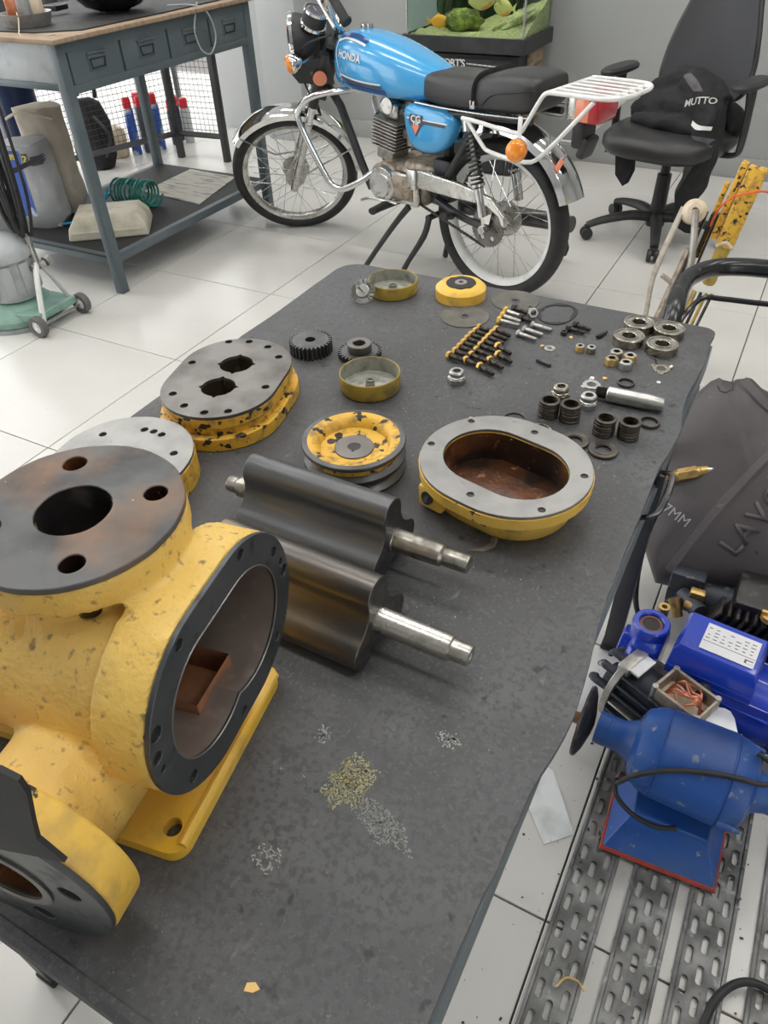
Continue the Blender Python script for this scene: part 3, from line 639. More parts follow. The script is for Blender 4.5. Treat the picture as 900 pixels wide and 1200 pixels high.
# ball bearings
def bearing(loc, rz, label):
    t = thing('ball_bearing', label, 'bearing', loc, rz, 'ball bearings at the far right corner')
    b = NB(); spin(b, [(.0195, 0), (.0228, 0), (.0236, .0008), (.0236, .0132), (.0228, .014), (.0200, .014), (.0195, .013)], 48, closed=True); obj('outer_race', b, 'bearing', t)
    b = NB(); spin(b, [(.0105, .0004), (.0132, .0004), (.0132, .0136), (.0110, .0136), (.0102, .0128)], 40, closed=True); obj('inner_race', b, 'bearing', t)
    b = NB(); spin(b, [(.0133, .001), (.0194, .001), (.0194, .0126), (.0178, .0129), (.0133, .0122)], 40, closed=True); obj('seal_shield', b, 'iron_light', t)
    b = NB(); cyl(b, (0, 0, .0002), (0, 0, .0006), .0104, .0104, 24); return t
for (x, y), l in zip(((1.661, .006), (1.658, -.045), (1.7075, .0045), (1.709, -.050)), ('brass-toned ball bearing of the back left in the group of four', 'brass-toned ball bearing of the front left, just behind the four nuts', 'brass-toned ball bearing at the far right corner of the mat', 'brass-toned ball bearing of the front right, behind the tabbed washer')):
    bearing((x, y, TZ), random.uniform(0, 3), l)
# gears
def gear(loc, rz, label, r0, n, h, hub=None, bore=.008, hh=0):
    t = thing('spur_gear', label, 'gear', loc, rz, 'toothed gears')
    o = []
    for i in range(n):
        a = 2*pi*i/n; w = 2*pi/n
        for k, rr in ((-.30, r0-.0055), (-.22, r0-.0006), (-.10, r0), (.10, r0), (.22, r0-.0006), (.30, r0-.0055)):
            o.append((rr*cos(a+k*w), rr*sin(a+k*w)))
    b = NB(); prism(b, o, 0, h, holes=[c2(0, 0, bore, 24)]); obj('toothed_ring', b, 'iron_dark', t, bev=.0003)
    if hub:
        b = NB(); ringpiece(b, bore, hub, h, h+hh, 32, .001); obj('hub', b, 'iron', t)
    return t
gear((1.2235, -.272, TZ), .1, 'dark spur gear lying alone left of the other gear', .0335, 30, .020)
gear((1.300, -.253, TZ), .3, 'dark spur gear with a raised hub behind the shallow cup', .0335, 30, .010, .0185, .0095, .012)
# shallow cups
def cup(loc, rz, label, r, h, m_out, m_in, flip=False):
    t = thing('metal_cup', label, 'cup', loc, rz, 'shallow yellow metal cups')
    if not flip:
        b = NB(); spin(b, [(r-.006, 0), (r-.002, .001), (r, .004), (r, h-.001), (r-.0009, h), (r-.0018, h-.001)], 48, cap=False); obj('outer_wall', b, m_out, t)
        b = NB(); spin(b, [(r-.0019, h-.0012), (r-.003, .0045), (r-.008, .0028), (0, .0028)], 48, cap=False); obj('inner_surface', b, m_in, t)
        b = NB(); cyl(b, (0, 0, .002), (0, 0, .011), .0078, .007, 6); obj('centre_nut', b, m_in, t)
        b = NB(); ringpiece(b, .0035, .0062, .0108, .0135, 20, .0005); obj('centre_collar', b, 'iron', t)
    else:
        b = NB(); spin(b, [(r, 0), (r, h*.7), (r-.006, h*.93), (r-.014, h), (0, h)], 48, cap=False); obj('outer_wall', b, m_out, t)
        b = NB(); prism(b, [(x*(1+.06*sin(5*i)), y*(1+.05*cos(3*i))) for i, (x, y) in enumerate(c2(0, 0, .0255, 40))], h-.0002, h+.0012); obj('dark_gasket', b, 'rubber', t, label='torn dark gasket on the crown')
        b = NB(); cyl(b, (0, 0, h), (0, 0, h+.0022), .011, .0105, 28); obj('bare_boss', b, 'zinc', t, label='bare metal boss')
        b = NB(); cyl(b, (0, 0, h+.002), (0, 0, h+.0026), .004, .004, 16); obj('centre_hole', b, 'oily_black', t)
    return t
cup((1.360, -.328, TZ), .4, 'shallow ochre metal cup in front of the hubbed gear', .0435, .027, 'ochre', 'cup_inner')
cup((1.2395, -.028, TZ), 1.2, 'shallow ochre metal cup behind the round wire brush', .0435, .024, 'ochre', 'cup_inner')
cup((1.356, .003, TZ), 2.2, 'upturned bright yellow metal cup with torn gasket on its crown', .0435, .024, 'yellow', 'iron', True)
# flat discs
for (x, y, tx), l, mm in (((1.394, -.066, .5), 'thin grey fibre disc in front of the bright yellow cup', 'grey_fibre'), ((1.449, .022, 2.0), 'thin grey fibre disc behind the bolts with light streaks', 'grey_fibre')):
    t = thing('cutting_disc', l, 'disc', (x, y, TZ), tx, 'thin grey discs')
    b = NB(); ringpiece(b, .0042, .0405, 0, .0016, 56, .0004); obj('disc_body', b, mm, t)
    b = NB(); ringpiece(b, .0042, .009, .0016, .002, 24, .0001); obj('centre_ring', b, 'iron_dark', t)
# wire brush leaning on the cup
wb = thing('wire_brush_wheel', 'small round wire brush wheel with spindle leaning on the ochre cup', 'wire brush', (1.2105, -.083, TZ+.0178), rot=(R(50), R(6), 0))
b = NB()
for i in range(150):
    a = 2*pi*i/150+random.uniform(-.01, .01); rr = .0215+random.uniform(-.0012, .0012); z = random.uniform(-.0022, .0022)
    tube(b, [(.011*cos(a), .011*sin(a), z*.3), (rr*cos(a+.06), rr*sin(a+.06), z)], .00055, 3)
o = obj('wire_bristles', b, 'iron_light', wb); o['kind'] = 'stuff'
b = NB(); cyl(b, (0, 0, -.0035), (0, 0, .0035), .0125, .0115, 32); obj('brush_plate', b, 'zinc', wb, bev=.0006)
b = NB(); cyl(b, (0, 0, .003), (0, 0, .026), .0022, .0022, 12); cyl(b, (0, 0, .024), (0, 0, .0275), .003, .003, 12); obj('spindle', b, 'steel', wb)
# hexagon nuts
def nut(loc, rz, label, af, h, m_side, m_top, group):
    t = thing('hex_nut', label, 'nut', loc, rz, group)
    b = NB(); prism(b, ngon(af, 6), 0, h, holes=[c2(0, 0, af*.5, 20)]); obj('nut_body', b, m_side, t, bev=.0007)
    b = NB(); ringpiece(b, af*.5, af*.86, h, h+.0008, 24, .0003); obj('nut_face', b, m_top, t)
    b = NB(); spin(b, [(af*.5, .0002)]+[(af*(.5 if k % 2 else .46), h*k/10) for k in range(10)]+[(af*.5, h)], 20, cap=False); obj('thread', b, 'bolt_black', t)
    return t
nut((1.6525, -.121, TZ), .2, 'yellow hexagon nut of the front left in the group of four', .0098, .0115, 'gold', 'bearing', 'four loose nuts')
nut((1.674, -.124, TZ), .5, 'silver hexagon nut nearest the camera in the group of four', .0098, .0115, 'zinc', 'zinc', 'four loose nuts')
nut((1.6535, -.099, TZ), .9, 'silver hexagon nut at the back left of the group of four', .0098, .0115, 'zinc', 'zinc', 'four loose nuts')
nut((1.6745, -.102, TZ), .1, 'yellow-sided hexagon nut at the back right of the group of four', .0098, .0115, 'gold', 'zinc', 'four loose nuts')
nut((1.599, -.1005, TZ), .3, 'small nut with golden side, left one of the pair behind', .0072, .0095, 'gold', 'zinc', 'two small nuts')
nut((1.6155, -.0975, TZ), .6, 'small greyish brass nut, right one of the pair behind', .0072, .0095, 'bearing', 'zinc', 'two small nuts')
# domed cap nuts and fittings
def fitting(loc, rz, label, r, m):
    t = thing('pipe_fitting', label, 'fitting', loc, rz, 'silver pipe fittings')
    b = NB(); prism(b, ngon(r*1.16, 6), 0, r*.75); obj('hex_base', b, m, t, bev=.0008)
    b = NB(); spin(b, [(r*.5, r*.75), (r*.98, r*.75), (r*.98, r*.95), (r*.90, r*1.0), (r*.94, r*1.06), (r*.94, r*1.5), (r*.8, r*1.65), (r*.52, r*1.65)], 28, closed=True); obj('collar', b, m, t)
    b = NB(); cyl(b, (0, 0, r*.7), (0, 0, r*1.42), r*.51, r*.51, 20); obj('dark_bore', b, 'oily_black', t)
fitting((1.466, -.262, TZ), .3, 'silver cap fitting standing alone in front of the rows of bolts', .0115, 'zinc')
fitting((1.6135, -.240, TZ), .1, 'silver fitting behind the left pair of spacer stacks', .0115, 'bearing')
fitting((1.654, -.246, TZ), .7, 'silver fitting beside the grey turned sleeve', .0115, 'zinc')
# stacks of spacer rings
ST = [((1.6125, -.288), 6, 'first', 'dark spacer ring in the stack furthest left', .0138), ((1.641, -.286), 6, '', 'dark spacer ring in the second stack from the left', .0138),
      ((1.6905, -.299), 6, '', 'brown spacer ring in the third stack from the left', .0138), ((1.7205, -.293), 6, '', 'brown spacer ring in the stack furthest right', .0138)]
pos = ('lowest', 'second from below', 'third from below', 'third from the top', 'second from the top', 'topmost')
pos_s = ('at the very bottom', 'second from the bottom', 'third from the bottom', 'third from the top', 'second from the top', 'at the very top')
for (x, y), n, _, lab, r in ST:
    for k in range(n):
        t = thing('spacer_ring', lab+', '+pos_s[k], 'ring', (x+random.uniform(-.0005, .0005), y+random.uniform(-.0005, .0005), TZ+.0041*k), 0, 'stacked spacer rings')
        b = NB(); spin(b, [(.0098, 0), (r-.0006, 0), (r, .0005), (r, .0034), (r-.0006, .0040), (.0104, .0040), (.0098, .0034)], 32, closed=True); obj('ring_body', b, 'spacer', t)
        b = NB(); ringpiece(b, .0094, .0100, .0004, .0044, 24, .0001); obj('inner_lip', b, 'bolt_black', t)
def flat_ring(loc, r0, r1, h, m, label, rz=0, name='flat_ring', tilt=None):
    t = thing(name, label, 'ring', loc, rz, rot=tilt)
    b = NB(); ringpiece(b, r0, r1, 0, h, 40, min(.0006, h/3)); obj('ring_body', b, m, t)
    if r1-r0 > .004:
        b = NB(); ringpiece(b, r0+.0015, r0+.0035, h, h+.0007, 36, .0002); obj('raised_lip', b, m, t)
    return t
flat_ring((1.7385, -.252, TZ), .0105, .0138, .005, 'spacer', 'loose dark ring right of the stacks')
flat_ring((1.7015, -.338, TZ), .0095, .0185, .004, 'spacer', 'wide rusty seal ring beside the corner of the oval cover')
flat_ring((1.576, -.318, TZ), .0135, .0150, .0025, 'spacer', 'thin dark ring just behind the oval cover, left one')
flat_ring((1.615, -.330, TZ), .0145, .0162, .0025, 'bearing', 'thin brassy ring just behind the oval cover, in front of the stacks')
flat_ring((1.664, -.334, TZ), .0090, .0175, .004, 'spacer', 'dark seal ring tucked behind the right end of the oval cover')
flat_ring((1.686, -.166, TZ), .0098, .0118, .004, 'spacer', 'thin dark ring behind the grey sleeve')
flat_ring((1.556, -.112, TZ), .0032, .0088, .0016, 'zinc', 'small flat silver washer beside an orange chip', name='flat_washer')
# tabbed washers
def tabbed(loc, rz, label, m, r=.0125):
    o = []
    for i in range(48):
        t = 2*pi*i/48; rr = r
        if (t % (2*pi/3)) < .42: rr = r*1.32
        elif abs((t % (2*pi/3))-1.25) < .16: rr = r*.9
        o.append((rr*cos(t), rr*sin(t)))
    t = thing('tab_washer', label, 'washer', loc, rz, 'tabbed lock washers')
    b = NB(); prism(b, o, 0, .0012, holes=[c2(0, 0, r*.55, 24)]); obj('washer_plate', b, m, t, bev=.0003)
    b = NB(); bx(b, (r*1.2, .002, .0022), (.004, .0055, .0012), Matrix.Rotation(R(-30), 4, 'Y')); obj('bent_tab', b, m, t)
tabbed((1.7215, -.103, TZ), .5, 'brass-grey tabbed lock washer in front of the bearings', 'bearing')
tabbed((1.643, -.188, TZ), 1.7, 'grey tabbed lock washer behind the threaded end of the sleeve', 'zinc')
# turned sleeve / shaft
sl = thing('turned_sleeve', 'smooth grey steel sleeve with a narrow threaded end lying down', 'shaft', (1.6575, -.2205, TZ+.0108), R(3))
b = NB(); spin(b, [(0, .015), (.0095, .015), (.0108, .0165), (.0108, .071), (.0085, .0895), (.0075, .0905), (0, .0905)], 32, toX()); obj('sleeve_body', b, 'zinc', sl)
b = NB(); pf = [(0, 0), (.0078, 0)]
for k in range(12): pf += [(.0082, .001+.0012*k), (.0073, .0016+.0012*k)]
spin(b, pf+[(.0073, .0155), (0, .0155)], 24, toX()); obj('threaded_end', b, 'bolt_black', sl)
# square key
b = NB(); bx(b, (.0122, 0, .0028), (.0245, .0056, .0056), bev=.0006); o = obj('square_key', b, 'iron_dark'); o.location = (1.551, -.157, TZ); o.rotation_euler = (0, 0, R(-20)); tag(o, 'small square grey key bar lying alone', 'key bar')
# short stud
t = thing('short_stud', 'short black threaded stud lying alone right of the black screws', 'stud', (1.612, -.052, TZ), R(72))
b = NB(); cyl(b, (0, 0, .0032), (.024, 0, .0032), .003, .003, 10); obj('stud_body', b, 'bolt_black', t)
b = NB(); cyl(b, (.003, 0, .0032), (.010, 0, .0032), .0036, .0036, 10); obj('collar', b, 'bolt_black', t)
# bolts laid in rows
BH = [(1.43, -.205), (1.433, -.1895), (1.4335, -.174), (1.434, -.1595), (1.434, -.1455), (1.4345, -.131), (1.436, -.1175), (1.437, -.103), (1.459, -.208), (1.460, -.190), (1.461, -.1735), (1.461, -.157), (1.4615, -.1415), (1.462, -.127), (1.4625, -.1135), (1.464, -.0985), (1.485, -.216), (1.491, -.193), (1.496, -.172), (1.4865, -.148)]
AN = [-12, -12, -12, -12, -12, -12, -12, -12, -18, -18, -18, -18, -18, -19, -19, -22, -28, -30, -28, -30]
proto = None
ords = ('nearest the camera', 'second from the near end', 'third from the near end', 'fourth from the near end', 'fourth from the far end', 'third from the far end', 'second from the far end', 'at the far end')
for i, ((x, y), a) in enumerate(zip(BH, AN)):
    col, k = (0, i) if i < 8 else ((1, i-8) if i < 16 else (2, i-16))
    lab = 'yellow-headed dark bolt in the '+('left', 'middle', 'right')[col]+' row, '+(ords[k] if col < 2 else ('nearest the camera', 'second from the near end', 'second from the far end', 'at the far end')[k])
    if i == 0:
        proto = thing('hex_bolt', lab, 'bolt', (x, y, TZ), R(a), 'yellow-headed bolts laid in rows'); hexbolt(proto, .0275, .0037, .0066, 'gold', 'bolt_black')
    else: dup(proto, (x, y, TZ), R(a), lab)
p2 = None
for (x, y, a), lab in zip(((1.454, -.030, -18), (1.4555, -.049, -14), (1.457, -.067, -4)), ('silver bolt with bright yellow head, furthest of the three behind the rows', 'silver bolt with bright yellow head, middle of the three behind the rows', 'silver bolt with bright yellow head, nearest of the three behind the rows')):
    if p2 is None: p2 = thing('hex_bolt', lab, 'bolt', (x, y, TZ), R(a), 'yellow-headed silver bolts'); hexbolt(p2, .033, .0036, .0068, 'yellow', 'zinc')
    else: dup(p2, (x, y, TZ), R(a), lab)
p3 = None
for (x, y, a), lab in zip(((1.500, -.095, -14), (1.504, -.077, -13), (1.511, -.058, -8)), ('plain silver bolt lying nearest the camera in the loose trio', 'plain silver bolt in the middle of the loose trio', 'plain silver bolt furthest back in the loose trio')):
    if p3 is None: p3 = thing('hex_bolt', lab, 'bolt', (x, y, TZ), R(a), 'plain silver bolts'); hexbolt(p3, .031, .0036, .0060, 'zinc', 'zinc')
    else: dup(p3, (x, y, TZ), R(a), lab)
p4 = None
for (x, y, a), lab in zip(((1.463, -.012, -22), (1.567, -.046, -8), (1.573, -.028, -20), (1.486, -.040, -20)), ('black screw lying against the far grey disc', 'black screw below the torn gasket, nearer one', 'black screw below the torn gasket, further one', 'short black screw between the silver bolts and the gasket')):
    if p4 is None: p4 = thing('cap_screw', lab, 'bolt', (x, y, TZ), R(a), 'black screws'); hexbolt(p4, .024, .0034, .0056, 'bolt_black', 'bolt_black', hh=.007)
    else: dup(p4, (x, y, TZ), R(a), lab)
nut((1.561, -.060, TZ), .3, 'black nut in front of the black screws', .0056, .006, 'bolt_black', 'bolt_black', 'black nuts')
t = thing('hex_nut', 'silver hexagon nut standing on edge beside the torn gasket', 'nut', (1.4955, -.022, TZ+.0075), 0, rot=(R(70), 0, R(40)))
b = NB(); prism(b, ngon(.0088, 6), -.004, .004, holes=[c2(0, 0, .0044, 20)]); obj('nut_body', b, 'zinc', t, bev=.0006)
b = NB(); ringpiece(b, .0042, .0048, -.0039, .0039, 20, .0001); obj('thread', b, 'bolt_black', t)
# loose torn gasket
gp = [(1.496, .000), (1.499, .016), (1.508, .033), (1.522, .044), (1.541, .043), (1.556, .029), (1.559, .006), (1.553, -.018), (1.541, -.033), (1.524, -.035), (1.507, -.024)]
gc = Vector((1.528, .004))
oo = smooth_path([(x, y, 0) for x, y in gp], 5, True); ii = []
for k, p in enumerate(oo):
    d = Vector((p.x, p.y))-gc; f = .82+(.07 if 4 < k % 14 < 8 else 0)-.05*sin(k*.5); q = gc+d*f; ii.append((q.x, q.y))
b = NB(); prism(b, [(p.x, p.y) for p in oo], TZ, TZ+.0012, holes=[ii]); o = obj('paper_gasket', b, 'rubber'); tag(o, 'torn black ring gasket lying between the silver bolts and the mat edge', 'gasket')
b = NB(); tube(b, [(1.498, -.003, TZ+.0015), (1.489, -.012, TZ+.0012), (1.484, .006, TZ+.003), (1.478, .01, TZ+.0012)], .0012, 6, smooth=3); o = obj('gasket_shred', b, 'rubber'); tag(o, 'thin black shred of gasket beside the silver hexagon nut', 'gasket')
b = NB(); tube(b, [(1.698, -.072, TZ+.001), (1.706, -.078, TZ+.001), (1.710, -.086, TZ+.001), (1.712, -.092, TZ+.0015)], .0009, 6, smooth=3); o = obj('hooked_wire', b, 'bolt_black'); tag(o, 'short hooked black wire between bearing and tabbed washer', 'wire')
b = NB(); prism(b, c2(0, 0, .003, 12), 0, .0012); o = obj('white_pellet', b, 'white'); o.location = (1.7265, -.1425, TZ); tag(o, 'small white pellet in front of the tabbed washer', 'pellet')
b = NB(); tube(b, [(1.632, -.543, TZ+.002), (1.640, -.552, TZ+.003), (1.641, -.562, TZ+.002), (1.634, -.572, TZ+.001), (1.622, -.580, TZ+.002)], [.0015, .0035, .004, .0028, .001], 7, smooth=4, flat=.5)
wob(b, .0012, 200); o = obj('brown_scrap', b, 'glove'); tag(o, 'curled brown scrap in front of the oval cover', 'scrap')
# ================================================================ motorcycle   (+x forward, +y its left side, which faces the camera)
MB_ = thing('motorcycle', 'sky blue motorcycle with black seat and white rear rack parked by the aquarium', 'motorcycle', (.842, 1.59, 0), R(165.1))
def sp_wheel(parent, c, tr, tw, rim_m, mtx, drum, nsp=36):
    """returns nothing; builds tyre, rim, spokes and hub round c, axle along y"""
    T = mtx @ Matrix.Translation(c) @ Matrix.Rotation(pi/2, 4, 'X')
    rr = .231
    b = NB(); pr = []
    for k in range(20):
        a = 2*pi*k/20; x = cos(a); y = sin(a); pr.append(((rr+tr)/2+.002+x*(tr-rr)/2*1.02*(1 if x > 0 else .9), y*tw/2))
    spin(b, pr, 72, T, closed=True); ty = obj('tyre', b, 'rubber', parent)
    b = NB()
    for k in range(60):
        a = 2*pi*k/60
        for s in (-1, 1):
            p0 = Vector(((tr-.001)*cos(a), (tr-.001)*sin(a), s*tw*.10)); p1 = Vector(((tr-.008)*cos(a+.05), (tr-.008)*sin(a+.05), s*tw*.36))
            tube(b, [T @ p0, T @ p1], .0022, 4)
    o = obj('tread_blocks', b, 'rubber', ty); o['kind'] = 'stuff'
    b = NB(); w = tw*.62
    spin(b, [(rr+.009, -w/2), (rr+.011, -w/2+.003), (rr+.002, -w/2+.008), (rr-.006, -w/4), (rr-.010, 0), (rr-.006, w/4), (rr+.002, w/2-.008), (rr+.011, w/2-.003), (rr+.009, w/2), (rr-.004, w/2-.006), (rr-.010, w/4), (rr-.014, 0), (rr-.010, -w/4), (rr-.004, -w/2+.006)], 72, T, closed=True)
    obj('wheel_rim', b, rim_m, parent)
    hb = NB(); spin(hb, [(0, -.055), (.018, -.055), (.02, -.04), (.045, -.038), (.045, -.032), (.03, -.03), (.03, .03), (drum, .032), (drum, .045), (drum*.8, .050), (.02, .054), (0, .055)], 36, T); obj('wheel_hub', hb, 'alu', parent)
    for k in range(nsp):
        s = 1 if k % 2 else -1; a = 2*pi*k/nsp; off = (.42 if (k//2) % 2 else -.42)
        p0 = Vector((.043*cos(a+off*2.6), .043*sin(a+off*2.6), s*.035)); p1 = Vector(((rr-.010)*cos(a), (rr-.010)*sin(a), s*.006))
        b = NB(); tube(b, [T @ p0, T @ p1], .0014, 5); obj('spoke', b, 'chrome', parent)
ID = Matrix()
HB = (0, 0, .287)
sp_wheel(MB_, HB, .289, .088, 'white', ID, .065)
# ---- front group, turned about the steering axis
axd = Vector((-sin(R(26)), 0, cos(R(26)))); A0 = Vector((.905, 0, .70))
STR = Matrix.Translation(A0) @ Matrix.Rotation(R(48), 4, axd) @ Matrix.Translation(-A0)
def ax(z, fwd=0, w=0):  # point on the steering axis at height z, moved forward and sideways
    k = (z-A0.z)/axd.z; p = A0+axd*k; return Vector((p.x+fwd*cos(R(26)), w, p.z+fwd*sin(R(26))))
FH = ax(.2575, .040)
sp_wheel(MB_, tuple(FH), .285, .070, 'chrome_dull', STR, .062)
def sb(fn, name, m, parent=MB_, **k):
    b = NB(); fn(b); bmesh.ops.transform(b, matrix=STR, verts=b.verts); return obj(name, b, m, parent, **k)
for w in (-.085, .085):
    sb(lambda b: (cyl(b, FH+Vector((0, w, 0)), FH+Vector((0, w, 0))+axd*.30, .0185, .0185, 20), cyl(b, FH+Vector((0, w, 0))-axd*.03, FH+Vector((0, w, 0)), .015, .0185, 20)), 'fork_slider', 'chrome_dull')
    sb(lambda b: cyl(b, FH+Vector((0, w, 0))+axd*.29, FH+Vector((0, w, 0))+axd*.40, .0145, .0145, 18), 'fork_tube', 'chrome')
    sb(lambda b: cyl(b, FH+Vector((0, w, 0))+axd*.38, FH+Vector((0, w, 0))+axd*.60, .021, .021, 18), 'fork_shroud', 'black_paint')
sb(lambda b: bx(b, ax(.655, .02), (.05, .22, .03), Matrix.Rotation(R(-26), 4, 'Y'), bev=.006), 'lower_yoke', 'black_paint')
sb(lambda b: bx(b, ax(.83, .02), (.05, .20, .022), Matrix.Rotation(R(-26), 4, 'Y'), bev=.006), 'upper_yoke', 'black_paint')
sb(lambda b: cyl(b, FH+Vector((0, -.11, 0)), FH+Vector((0, .11, 0)), .009, .009, 12), 'axle', 'zinc')
# fender
def fender(b, c, r, w, a0, a1, n=26, lip=.012):
    rs = []
    for i in range(n+1):
        a = R(a0+(a1-a0)*i/n); row = []
        for k in range(9):
            q = pi*k/8; yy = w/2*cos(q); rr = r+lip*1.6*sin(q)-(.012 if k in (0, 8) else 0); row.append(c+Vector((rr*cos(a), yy, rr*sin(a))))
        for k in range(8, -1, -1):
            q = pi*k/8; yy = (w/2-.002)*cos(q); rr = r-.0025+lip*1.6*sin(q)-(.012 if k in (0, 8) else 0); row.append(c+Vector((rr*cos(a), yy, rr*sin(a))))
        rs.append(row)
    rings(b, rs)
sb(lambda b: fender(b, FH, .297, .105, 44, 182), 'front_fender', 'chrome')
for w in (-.05, .05):
    sb(lambda b: tube(b, [FH+Vector((.30*cos(R(52)), w, .30*sin(R(52)))), FH+Vector((.05, w*1.4, .15)), FH+axd*.17+Vector((0, w*1.5, 0))], .004, 6), 'fender_stay', 'chrome')
    sb(lambda b: tube(b, [FH+Vector((.30*cos(R(160)), w, .30*sin(R(160)))), FH+Vector((-.02, w*1.5, .02))], .004, 6), 'fender_stay', 'chrome')
# headlight
hl_ = ax(.775, .155)
sb(lambda b: spin(b, [(0, -.10), (.05, -.092), (.078, -.06), (.088, -.02), (.090, .0)], 36, Matrix.Translation(hl_) @ Matrix.Rotation(R(84), 4, 'Y')), 'headlight_shell', 'plastic_black')
sb(lambda b: spin(b, [(.090, -.004), (.097, .0), (.096, .012), (.086, .018), (.084, .01)], 40, Matrix.Translation(hl_) @ Matrix.Rotation(R(84), 4, 'Y'), closed=True), 'headlight_rim', 'chrome')
sb(lambda b: spin(b, [(.085, .010), (.06, .022), (.0, .03)], 36, Matrix.Translation(hl_) @ Matrix.Rotation(R(84), 4, 'Y'), cap=False), 'headlight_lens', 'glass')
for w in (-.1, .1): sb(lambda b: prism(b, [(-.02, -.06), (.12, -.03), (.15, .03), (.06, .05), (-.02, .05)], -.003, .003, holes=[c2(.055, -.005, .014, 14)], mtx=toY(ax(.75, .02).x, w, ax(.75, .02).z)), 'headlight_bracket', 'black_paint')
# instruments
ck = ax(.875, .10, .035); TK = Matrix.Translation(ck) @ Matrix.Rotation(R(-28), 4, 'Y')
g = sb(lambda b: spin(b, [(0, -.035), (.042, -.035), (.046, -.02), (.046, .028), (.042, .03)], 32, TK, cap=False), 'speedometer', 'plastic_black')
sb(lambda b: spin(b, [(.046, .024), (.049, .026), (.048, .034), (.042, .035), (.042, .028)], 36, TK, closed=True), 'chrome_bezel', 'chrome', g)
sb(lambda b: cyl(b, TK @ Vector((0, 0, .029)), TK @ Vector((0, 0, .030)), .042, .042, 32), 'dial_face', 'ink', g)
def ticks(b):
    for k in range(14):
        a = R(-130+20*k)+pi/2; tube(b, [TK @ Vector((.030*cos(a), .030*sin(a), .0305)), TK @ Vector((.037*cos(a), .037*sin(a), .0305))], .0009, 4)
    tube(b, [TK @ Vector((0, 0, .031)), TK @ Vector((.012, -.024, .031))], .0009, 4)
sb(ticks, 'dial_marks', 'letter_white', g)
sb(lambda b: spin(b, [(.046, -.03), (.051, -.028), (.050, -.018), (.046, -.016)], 36, TK, closed=True), 'lower_bezel', 'chrome', g)
# handlebar
hbz = ax(.865, .0)
for s in (1, -1):
    P = [hbz, hbz+Vector((0, .05*s, .01)), hbz+Vector((.012, .075*s, .07)), hbz+Vector((.012, .10*s, .15)), hbz+Vector((-.002, .125*s, .172)), hbz+Vector((-.048, .215*s, .112))]
    sb(lambda b: tube(b, P, .011, 12, smooth=6), 'handlebar', 'chrome')
    g0, g1 = P[4], P[5]
    sb(lambda b: (tube(b, [g0, g1], .017, 14), cyl(b, g1, g1+(g1-g0)*.06, .022, .020, 16)), 'hand_grip', 'rubber')
    sb(lambda b: tube(b, [P[3]+Vector((.02, 0, 0)), P[4]+Vector((.05, .0, -.005)), P[5]+Vector((.045, .01, -.01))], [.007, .005, .005, .007], 8, smooth=5), 'hand_lever', 'zinc')
    sb(lambda b: bx(b, P[3]+Vector((-.005, 0, 0)), (.04, .05, .045), bev=.008), 'switch_housing', 'chrome_dull' if s > 0 else 'plastic_black')
sb(lambda b: (bx(b, hbz+Vector((0, 0, 0)), (.04, .09, .035), bev=.006)), 'bar_clamp', 'chrome')
sb(lambda b: tube(b, [hbz+Vector((.02, .18, .06)), ax(.80, .13, .10), ax(.68, .10, .06), ax(.55, .0, .03)], .004, 6, smooth=6), 'control_cable', 'rubber')
sb(lambda b: tube(b, [hbz+Vector((.02, -.15, .06)), ax(.80, .12, -.02), ax(.68, .08, -.02), ax(.52, -.02, .02)], .004, 6, smooth=6), 'control_cable', 'rubber')
# front indicators and reflector
def indicator(fn, c, d, lab=None):
    c = Vector(c); d = Vector(d).normalized(); x, y, z = frame_of(d); T = Matrix((( x.x, y.x, z.x, c.x), (x.y, y.y, z.y, c.y), (x.z, y.z, z.z, c.z), (0, 0, 0, 1)))
    i = fn(lambda b: spin(b, [(0, -.040), (.012, -.038), (.028, -.020), (.036, .0), (.036, .006)], 28, T, cap=False), 'indicator_bowl', 'chrome')
    fn(lambda b: spin(b, [(.0355, .004), (.033, .018), (.022, .027), (0, .030)], 28, T, cap=False), 'indicator_lens', 'amber', i)
    return T
def nb_(fn, name, m, parent=MB_, **k):
    b = NB(); fn(b); return obj(name, b, m, parent, **k)
indicator(sb, ax(.752, .155, .125), (1, .15, -.1)); indicator(sb, ax(.752, .155, -.125), (1, -.1, 0))
for s in (1, -1): sb(lambda b: tube(b, [ax(.755, .125, .12*s), ax(.77, .08, .07*s)], .007, 8), 'indicator_stem', 'chrome')
sb(lambda b: (cyl(b, ax(.722, .04, .100), ax(.722, .04, .114), .032, .032, 28)), 'reflector_mount', 'plastic_black')
sb(lambda b: spin(b, [(.028, .0), (.028, .006), (0, .008)], 28, Matrix.Translation(ax(.722, .04, .113)) @ Matrix.Rotation(-pi/2, 4, 'X'), cap=False), 'side_reflector', 'orange_lens')
